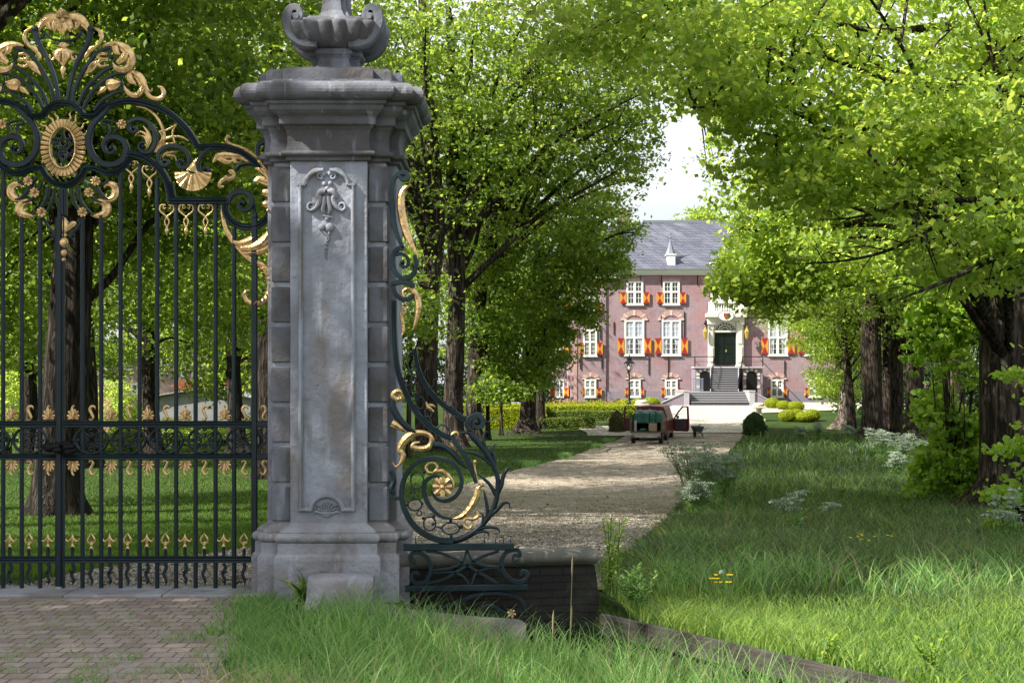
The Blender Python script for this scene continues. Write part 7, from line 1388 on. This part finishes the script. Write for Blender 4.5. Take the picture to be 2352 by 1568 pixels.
# ---------------- grass and herbs ----------------
def blades(name, xy, h, w_, matn, lean=.45, segs=3, z0=None, label=None, cat=None, vmix=None, parent=None, stiff=1.0):
    n = len(xy); a = rng.random(n) * 2 * np.pi; base = np.stack([xy[:, 0], xy[:, 1], (H(xy[:, 0], xy[:, 1]) - .02) if z0 is None else z0], -1); dirv = np.stack([np.cos(a), np.sin(a), 0 * a], -1)
    a2 = rng.random(n) * np.pi; side = np.stack([np.cos(a2), np.sin(a2) * .5, 0 * a], -1); ln = lean * (.3 + 1.2 * rng.random(n)) * h; rows = []
    for k in range(segs + 1):
        t = k / segs; c = base + dirv * (ln * t ** 2)[:, None] + np.array([0, 0, 1]) * (h * (t - .28 * lean * t ** 3 * stiff))[:, None]; ww = (w_ * (1 - t ** 1.6) * .5)[:, None]
        rows.append([c - side * ww, c + side * ww] if k < segs else [c])
    vs = np.stack([q for r_ in rows for q in r_], 1); kv = vs.shape[1]; co = vs.reshape(-1, 3).astype(np.float32)
    f4 = [(2 * k, 2 * k + 1, 2 * k + 3, 2 * k + 2) for k in range(segs - 1)]; ft = (2 * segs - 2, 2 * segs - 1, 2 * segs); pat = [i for f in f4 for i in f] + list(ft); tot = [4] * (segs - 1) + [3]
    loops = (np.arange(n)[:, None] * kv + np.array(pat)[None]).ravel().astype(np.int32); lt = np.tile(np.array(tot, np.int32), n); ls = np.concatenate([[0], np.cumsum(lt)[:-1]]).astype(np.int32)
    me = bpy.data.meshes.new(name); me.vertices.add(n * kv); me.vertices.foreach_set("co", co.ravel()); me.loops.add(len(loops)); me.loops.foreach_set("vertex_index", loops); me.polygons.add(len(lt)); me.polygons.foreach_set("loop_start", ls); me.polygons.foreach_set("loop_total", lt); me.materials.append(MATS[matn]); me.update(calc_edges=True)
    v = rng.random(n) if vmix is None else vmix; at = me.attributes.new("v", 'FLOAT', 'FACE'); at.data.foreach_set("value", np.repeat(v, segs).astype(np.float32))
    o = link_mesh(name, me, parent); return tag(o, label, cat, kind="stuff") if parent is None else o
def dline(x, y): return (x - B0[0]) * _bn[0] + (y - B0[1]) * _bn[1]
def scatter0(n):
    y = rng.uniform(12.5, 45, n); x = rng.uniform(1.5, .36 * y, n); k = x > np.interp(y, [r[0] for r in drive_rows], [r[2] for r in drive_rows]); return np.stack([x[k], y[k]], -1)
# verge grass in the foreground
n = 42000; x = rng.uniform(-2.3, 3.4, n); y = rng.uniform(4.3, 10.35, n); d = dline(x, y)
edge = np.interp(y, [4, 6.5, 8, 9, 10, 10.4], [-1.25, -1.15, -1.35, -1.55, -1.75, -1.8]) + .25 * np.sin(y * 5) + rng.exponential(.12, n) * rng.choice([-1, 1, 1], n)
k = (x > edge) & (d < -.75) & ~((x > -.82) & (y > 10.2)) & (np.abs(x / y) < .45)
k &= ~((x > -1.6) & (x < -.98) & (y > 10.33)); x, y = x[k], y[k]
dens = rng.random(len(x)) < .9; x, y = x[dens], y[dens]; far = np.clip((y - 4.5) / 3, .45, 1)
near_edge = np.clip((x + 1.9) / .9, .25, 1); hh = rng.gamma(6, .05, len(x)) * near_edge * np.clip(1.25 - np.abs(y - 8.2) * .10, .6, 1.2); hh = np.minimum(hh, .5) * .85
hh *= 1
hh *= np.where((dline(x, y) > -1.25) & (x > .7), 1.3, 1)
blades("verge_grass", np.stack([x, y], -1), hh, .005 + .010 * rng.random(len(x)) ** 2, "grass_near", .65, 4, vmix=rng.random(len(x)) ** .9, label="long fresh green grass covering the verge in front of the pier and kerb", cat="grass")
m_ = 2600; x = rng.uniform(-.6, 2.6, m_); y = rng.uniform(5.6, 8.3, m_); k = (dline(x, y) < -.8); x, y = x[k], y[k]
c0 = np.array([(-.9, 7.0), (.0, 6.8), (.45, 7.4), (1.3, 6.7), (1.8, 6.3), (-1.3, 6.9)]); q = c0[rng.integers(6, size=2600)] + rng.normal(size=(2600, 2)) * .22
blades("dry_grass", q, rng.uniform(.15, .42, len(q)), np.full(len(q), .006), "straw", 1.1, 4, label="pale dry seed heads of last year's grass along the bottom edge", cat="dry grass")
q = np.stack([rng.uniform(-.9, 2.0, 220), rng.uniform(6.3, 9.4, 220)], -1); q = q[dline(q[:, 0], q[:, 1]) < -.85]
blades('seed_stalks', q, rng.uniform(.35, .62, len(q)), np.full(len(q), .005), 'straw', .35, 4, label='thin flowering grass stalks rising above the verge grass', cat='grass stalks')
q = scatter0(900); blades('meadow_stalks', q, rng.uniform(.35, .7, len(q)), np.full(len(q), .008), 'straw', .4, 3, label='pale dry stalks scattered through the meadow', cat='grass stalks')
# tufts in the paving joints
q = []; 
for k in range(150): cxx, cyy = rng.uniform(-3.6, -1.5), rng.uniform(7.2, 10.85); nb = int(rng.integers(6, 30)); q.append(np.array([cxx, cyy]) + rng.normal(size=(nb, 2)) * (.05, .03))
for cxx, cyy, nb, s_ in ((-2.05, 9.2, 260, .10), (-1.9, 8.1, 200, .1), (-2.35, 7.9, 220, .1), (-3.5, 10.5, 120, .08), (-1.95, 10.6, 260, .12), (-2.1, 10.95, 160, .1)): q.append(np.array([cxx, cyy]) + rng.normal(size=(nb, 2)) * s_)
q = np.concatenate(q); blades("paving_weeds", q, rng.uniform(.02, .10, len(q)), np.full(len(q), .006), "grass_near", .9, 3, label="small grass tufts sprouting from the joints of the brick paving", cat="weeds")
n = 900; x = rng.uniform(-3.7, -1.4, n); y = rng.uniform(7, 10.8, n); P0 = np.stack([x, y, np.full(n, .012)], -1); Nn = unit(rng.normal(size=(n, 3)) * .15 + [0, 0, 1]); D_ = unit(rng.normal(size=(n, 3)) * [1, 1, .05]); tag(leaf_mesh("leaf_litter", P0, D_, Nn, rng.uniform(.015, .05, n), rng.uniform(.004, .014, n), rng.random(n), "straw"), "dry brown litter scattered over the brick paving", "litter", kind="stuff")
q = np.stack([np.interp(yy_ := rng.uniform(6.8, 10.8, 5200), [4, 6.5, 8, 9, 10, 10.8], [-1.25, -1.15, -1.4, -1.6, -1.8, -1.9]) + rng.normal(0, .13, 5200), yy_], -1); q = q[~((q[:, 0] < -1.4) & (q[:, 1] > 10.75))]
blades('border_grass', q, rng.uniform(.03, .16, len(q)), .004 + .007 * rng.random(len(q)), 'grass_near', .9, 3, label='short ragged grass creeping over the edge of the brick paving', cat='grass', z0=np.full(len(q), -.01))
# meadow
def scatter(n, y0, y1, pw, xr, cond):
    u = rng.random(n); y = (y0 ** (1 - pw) + u * (y1 ** (1 - pw) - y0 ** (1 - pw))) ** (1 / (1 - pw)); lo, hi = xr(y); x = lo + rng.random(n) * (hi - lo); k = cond(x, y); return np.stack([x[k], y[k]], -1)
dry, drx = np.array([r[0] for r in drive_rows]), np.array([r[2] for r in drive_rows]); drl = np.array([r[1] for r in drive_rows])
rightE = lambda y: np.interp(y, dry, drx); leftE = lambda y: np.interp(y, dry, drl)
mx = lambda y: (np.maximum(np.minimum(rightE(y), np.where(y < 11.6, -1, 99)) - .05, np.where(y < 11.6, .75, -99)), y * .5 + 2)
cnd = lambda x, y: (dline(x, y) > .06) & (x < y * .5 + 2) & ~((x < .9) & (y < 11.75))
q = scatter(122000, 8.0, 84, 1.75, mx, cnd); patch = np.array([mnoise.noise(Vector((a * .5, b * .35, 0))) for a, b in q]); n = len(q)
hh = np.clip(.14 + .18 * rng.random(n) + .35 * np.clip(patch + .1, 0, 1) + .14 * np.clip((q[:, 1] - 13) / 6, 0, 1), .06, .75); hh *= .6 + .4 * np.clip((q[:, 1] - 11.3 - .7 * np.sin(q[:, 0] * 1.1)) / 3.2, 0, 1)
edgef = np.clip((q[:, 0] - rightE(q[:, 1])) / .8 + .3, .3, 1); hh *= edgef
tall = q[:, 1] > 12.6 + .6 * np.sin(q[:, 0] * 1.3) + rng.normal(0, .7, n); wq = (.007 + .011 * rng.random(n)) * np.clip(q[:, 1] / 12, 1, 4.5); vq = np.clip(rng.random(n) ** np.clip(1.0 + (q[:, 1] - 12) * .2, 1.0, 1.8) + .25 * patch, 0, 1)  # mask splits the two tones; values also darken with depth for shade
blades("sunny_meadow_grass", q[~tall], hh[~tall], wq[~tall], "grass_meadow", .7, 3, vmix=vq[~tall], label="short meadow grass, toned bright for sun, between the timber board and the taller growth", cat="grass")  # brighter material for the near band where the sun falls
blades("shaded_meadow_grass", q[tall], hh[tall], wq[tall], "meadow_tall_shade", .7, 3, vmix=vq[tall], label="tall uncut meadow grass, toned dark for shade, between the drive and the right row of trees", cat="grass")  # darker material puts the far band's shade into the blade colour
q = scatter(3600, 12.5, 50, 1.3, mx, cnd); q = np.repeat(q, 6, 0); q = q + rng.normal(size=q.shape) * .10; k = cnd(q[:, 0], q[:, 1]) & (q[:, 0] > rightE(q[:, 1]) + .5); q = q[k]
blades("daffodil_leaves", q, rng.uniform(.25, .5, len(q)), np.full(len(q), .016), "grass_near", .7, 4, label="broader strap shaped leaves of faded spring bulbs in the meadow", cat="bulb leaves")
# lawn behind the gate and beside the drive
lx = lambda y: (-(y * .40 + 1), np.maximum(leftE(y), -50)); q = scatter(110000, 13, 86, 1.5, lx, lambda x, y: (x < leftE(y) + .05) & (x > -y * .38))
hh = .05 + .05 * rng.random(len(q)); ed = np.clip(1 - (leftE(q[:, 1]) - q[:, 0]) / .5, 0, 1); hh += ed * .14 * rng.random(len(q))
blades("lawn_grass", q, hh, .009 * np.clip(q[:, 1] / 12, 1, 7), "lawn_leaf", .6, 2, label="mown shaded lawn behind the gate, longer along the drive edge", cat="lawn")
q = np.concatenate([np.stack([leftE(yy) + rng.normal(0, .12, 400), yy + rng.normal(0, .3, 400)], -1) for yy in (55, 62, 72, 77.5)]); blades("edge_tufts", q, rng.uniform(.15, .4, len(q)), np.full(len(q), .03), "grass_near", .8, 3, label="shaggy grass tufts along the left edge of the drive", cat="grass")
# weeds in the drive, and scattered pebbles
q = scatter(260, 13, 80, 1.2, lambda y: (leftE(y), rightE(y)), lambda x, y: x > -20); q = np.repeat(q, 16, 0); q = q + rng.normal(size=q.shape) * .10; blades("drive_weeds", q, rng.uniform(.02, .07, len(q)), np.full(len(q), .012) * np.clip(q[:, 1] / 15, 1, 4), "lawn_leaf", .8, 2, label="sparse low weeds growing through the gravel of the drive", cat="weeds")
n = 40000; q = scatter(n, 11.5, 34, 1.6, lambda y: (np.maximum(leftE(y), -y * .38), rightE(y)), lambda x, y: x > -20); n = len(q); P0 = np.stack([q[:, 0], q[:, 1], H(q[:, 0], q[:, 1]) + .022], -1); Nn = unit(rng.normal(size=(n, 3)) * .6 + [0, 0, 1]); D_ = unit(np.cross(Nn, rng.normal(size=(n, 3))))
mat("pebble", (.42, .38, .34), .9, noise=(3, (.25, .22, .19), .4, .6)); tag(leaf_mesh("pebbles", P0, D_, Nn, rng.uniform(.018, .05, n), rng.uniform(.014, .035, n), rng.random(n), "pebble", shape='hex'), "loose pale pebbles on the near part of the gravel drive", "gravel", kind="stuff")
q = scatter(1500, 12, 60, 1.3, lambda y: (leftE(y), rightE(y)), lambda x, y: x > -20); n = len(q); P0 = np.stack([q[:, 0], q[:, 1], H(q[:, 0], q[:, 1]) + .03], -1); Nn = unit(rng.normal(size=(n, 3)) * .3 + [0, 0, 1]); tag(leaf_mesh('fallen_leaves', P0, unit(rng.normal(size=(n, 3)) * [1, 1, .1]), Nn, rng.uniform(.04, .12, n), rng.uniform(.02, .06, n), rng.random(n), 'brown_leaf', shape='hex'), 'dark fallen leaves and catkins lying on the gravel drive', 'litter', kind='stuff')
# herbs
def herb(name, label, cat, x, y, h, kind, group=None, n=14):
    z = hz(x, y); root = empty(name, (x, y, z), label=label, cat=cat, group=group); mb = MB((x, y, z)); lc = []; fc = []
    for k in range(n):
        a = random.uniform(0, 6.28); r_ = random.uniform(.05, .35) * h; tp = Vector((x + r_ * math.cos(a), y + r_ * math.sin(a), z + h * random.uniform(.6, 1.0)))
        b0 = Vector((x + .15 * r_ * math.cos(a), y + .15 * r_ * math.sin(a), z)); md = (b0 + tp) / 2 + Vector((0, 0, .08 * h)); mb.tube([b0, md, tp], [.006, .004, .003], 4, caps=False); fc.append(tp); lc += [md, b0 + (tp - b0) * .3]
        if kind == 'umbel':
            for j in range(3): t2 = tp + Vector((random.uniform(-.12, .12), random.uniform(-.12, .12), random.uniform(-.12, .05))) * h; mb.tube([md, t2], [.003, .002], 3, caps=False); fc.append(t2)
    s_ = mb.build("stems", "dark_leaf" if False else "box_stem", root)
    if kind == 'umbel':
        cs = np.array([tuple(p) for p in fc]); P = leaves_at(cs, np.full(len(cs), .085), 30, .030, .25, 1.6, asp=.9); leaf_mesh("flowers", *P, "parsley_flower", parent=root, origin=(x, y, z))
        cs = np.array([tuple(p) for p in lc]); P = leaves_at(cs, np.full(len(cs), .16 * h), 26, .05, .5, .9, asp=.35); leaf_mesh("leaves", *P, "grass_near", parent=root, origin=(x, y, z))
    return root
mat("box_stem", (.09, .15, .04), .6)
CP = "cow parsley plants in the meadow"
def at(x, yb): p = G(x, yb, 11.8); return p.x, p.y
cps = [(1590, 1170, 1.6, "frothy cow parsley hanging over the right edge of the drive"), (1625, 1180, 1.5, "cow parsley just right of the frothiest clump"), (1665, 1165, 1.3, "cow parsley standing deeper in the meadow behind the drive edge"), (1600, 1195, .8, "low cow parsley in front of the frothy clump"),
       (1840, 1020, 1.0, "cow parsley at the far end of the meadow"), (1880, 1015, 1.1, "cow parsley near the far stem row"), (2030, 1065, 1.3, "cow parsley at the foot of the ridged ivy trunk"), (2075, 1075, 1.3, "cow parsley left of the lime shoots"), (2010, 1045, 1.2, "cow parsley at the foot of the broad dark trunk"), (2110, 1090, 1.2, "cow parsley nearest the lime shoots"), (1950, 1020, 1.0, "cow parsley before the fluted trunk"), (2060, 1110, 1.0, "cow parsley in open grass left of the lime shoots"),
       (1830, 1250, .8, "tall single cow parsley in the middle of the meadow"), (1900, 1225, .6, "cow parsley right of the tall single one"), (2330, 1290, .9, "cow parsley at the right picture edge")]
for x, yb, h, lab in cps: a, b_ = at(x, yb); herb("cow_parsley", lab, "cow parsley", a, b_, h, 'umbel', CP, 34 if yb < 1200 else 8)
# willowherb beside the wall end
def leafy(name, label, cat, x, y, z, h, n, sz, m="lime_leaf", group=None, spread=.12, asp=.22, lean=.3, per=26):
    root = empty(name, (x, y, z), label=label, cat=cat, group=group); mb = MB((x, y, z)); C_ = []; D2_ = []
    for k in range(n):
        a = random.uniform(0, 6.28); tp = Vector((x + spread * math.cos(a) * random.random() + .0, y + spread * math.sin(a) * random.random(), z + h * random.uniform(.55, 1))); b0 = Vector((x + random.uniform(-.05, .05), y + random.uniform(-.05, .05), z)); mb.tube([b0, (b0 + tp) / 2 + Vector((0, 0, .03)), tp], [.006, .005, .003], 5, caps=False)
        for j in range(per):
            t = .2 + .8 * j / per; ang_ = j * 2.4 + k; C_.append(b0 + (tp - b0) * t + Vector((math.cos(ang_), math.sin(ang_), .35)) * sz * .42); D2_.append((math.cos(ang_), math.sin(ang_), .45 + .6 * t - lean))
    mb.build("stems", "box_stem", root); C_ = np.array([tuple(c) for c in C_]); D2_ = unit(np.array(D2_)); Nn = unit(np.cross(np.cross(D2_, [0, 0, 1.0]), D2_) + .3 * rng.normal(size=D2_.shape))
    leaf_mesh("leaves", C_, D2_, Nn, sz * rng.uniform(.7, 1.1, len(C_)), np.full(len(C_), sz * asp), rng.random(len(C_)), m, parent=root, shape='hex', origin=(x, y, z)); return root
leafy("willowherb", "bright narrow leaved plant standing at the right end of the low wall", "herb", .83, 11.9, hz(.83, 11.9), .72, 9, .085, spread=.14); leafy("nettle_clump", "leafy green herb clump below the narrow leaved plant", "herb", 1.0, 11.4, hz(1.0, 11.4), .42, 14, .07, m="grass_near", spread=.22, asp=.3)
leafy("tree_seedling", "pale seedling with paired leaflets on the sunny meadow corner", "seedling", 2.62, 8.95, hz(2.62, 8.95), .30, 6, .05, asp=.5, per=14, spread=.16); leafy("tree_seedling", "smaller leafy seedling left of the pale one", "seedling", 2.05, 9.35, hz(2.05, 9.35), .22, 4, .05, asp=.5, per=12, spread=.1); leafy("creeping_herb", "low lobed herb behind the timber board below the dandelion clock", "herb", 1.6, 10.75, hz(1.6, 10.75), .14, 12, .05, m="grass_near", asp=.5, spread=.2, per=8)
# broad dark weed at the foot of the pier
def rosette_plant(name, label, x, y, z, n, L_, wd, m="grass_near", up=.8):
    root = empty(name, (x, y, z), label=label, cat="weed"); q = np.full((n, 2), [x, y]) + rng.normal(size=(n, 2)) * .03; blades("leaves", q, rng.uniform(.6, 1, n) * L_, np.full(n, wd), m, up, 5, z0=np.full(n, z), parent=root); 
    root_o = root.children[0]; root_o.location = -Vector((x, y, z)); return root
rosette_plant("dock_plant", "dark broad leaved weed growing against the foot of the pier", -1.56, 10.72, .0, 26, .34, .04, "grass_meadow", 1.0)
rosette_plant("plantain", "flat leaved weed on the paving edge below the gate stile", -1.95, 9.3, .0, 20, .13, .014, "grass_near", 1.3)
rosette_plant("plantain", "leafy weed at the bottom of the verge beside the paving", -1.35, 7.5, .0, 22, .24, .03, "grass_near", .8)
# flowers
def flower(name, label, x, y, h, kind, group=None):
    z = hz(x, y); root = empty(name, (x, y, z), label=label, cat="flower", group=group); mb = MB((x, y, z)); mb.tube([(x, y, z), (x + .01, y, z + h * .6), (x + .02, y, z + h)], [.003, .0025, .002], 4); mb.build("stem", "box_stem", root)
    if kind == 'clock':
        c = (x + .02, y, z + h); d = rand_dirs(260); P0 = np.array(c) + d * .022; leaf_mesh("seed_head", P0, unit(np.cross(d, rng.normal(size=d.shape))), d, np.full(260, .009), np.full(260, .006), rng.random(260), "parsley_flower", parent=root, origin=(x, y, z))
    else:
        a = np.arange(5) * 1.256; D_ = np.stack([np.cos(a), np.sin(a), .3 + 0 * a], -1); P0 = np.array([x + .02, y, z + h]) + D_ * .009; Nn = unit(np.stack([-.3 * np.cos(a), -.3 * np.sin(a) - 1.3, .8 + 0 * a], -1)); leaf_mesh("petals", P0, unit(D_), Nn, np.full(5, .018), np.full(5, .016), rng.random(5), "buttercup", parent=root, shape='hex', origin=(x, y, z))
flower("dandelion_clock", "round white dandelion clock above the timber board", *at(1651, 1455)[:2], .34, 'clock')
for k in range(11):
    x = random.gauss(1652, 16); a, b_ = at(x, random.gauss(1426, 12)); flower("buttercup", "yellow buttercups clustered above the dandelion clock", a, b_, .26 + .03 * (k % 3), 'b', "buttercups above the dandelion clock")
for k in range(9):
    a, b_ = at(random.gauss(1985, 34), random.gauss(1304, 9)); flower("buttercup", "distant yellow buttercups in the shaded meadow", a, b_, .35, 'b', "buttercups in the shaded meadow")
# seed stalks in the verge
mat("seed_head", (.17, .13, .08), .8)
for k, (x, y0, Yk, lab) in enumerate(((1314, 1275, 8.6, "tallest thin grass stalk with brown seed head before the wall end"), (1312, 1390, 8.2, "shorter brown seed stalk beside the tallest one"), (1270, 1400, 7.6, "green foxtail stalk left of the two brown ones"))):
    X = (x - 1176) / F * Yk; z = hz(X, Yk); zt = EYE - (y0 - 877) / F * Yk; root = empty("grass_stalk", (X, Yk, z), label=lab, cat="grass stalk"); mb = MB((X, Yk, z)); mb.tube([(X - .03, Yk, z), (X - .012, Yk, z + (zt - z) * .5), (X, Yk, zt - .12)], .0022, 4); mb.build("stem", "box_stem", root); mb = MB((X, Yk, z)); mb.tube([(X, Yk, zt - .13), (X, Yk, zt - .09), (X + .002, Yk, zt - .03), (X + .004, Yk, zt)], [.002, .0055, .005, .001], 6); mb.build("seed_head", "seed_head", root)
print("leaves", NLEAF, "objects", len(bpy.data.objects))
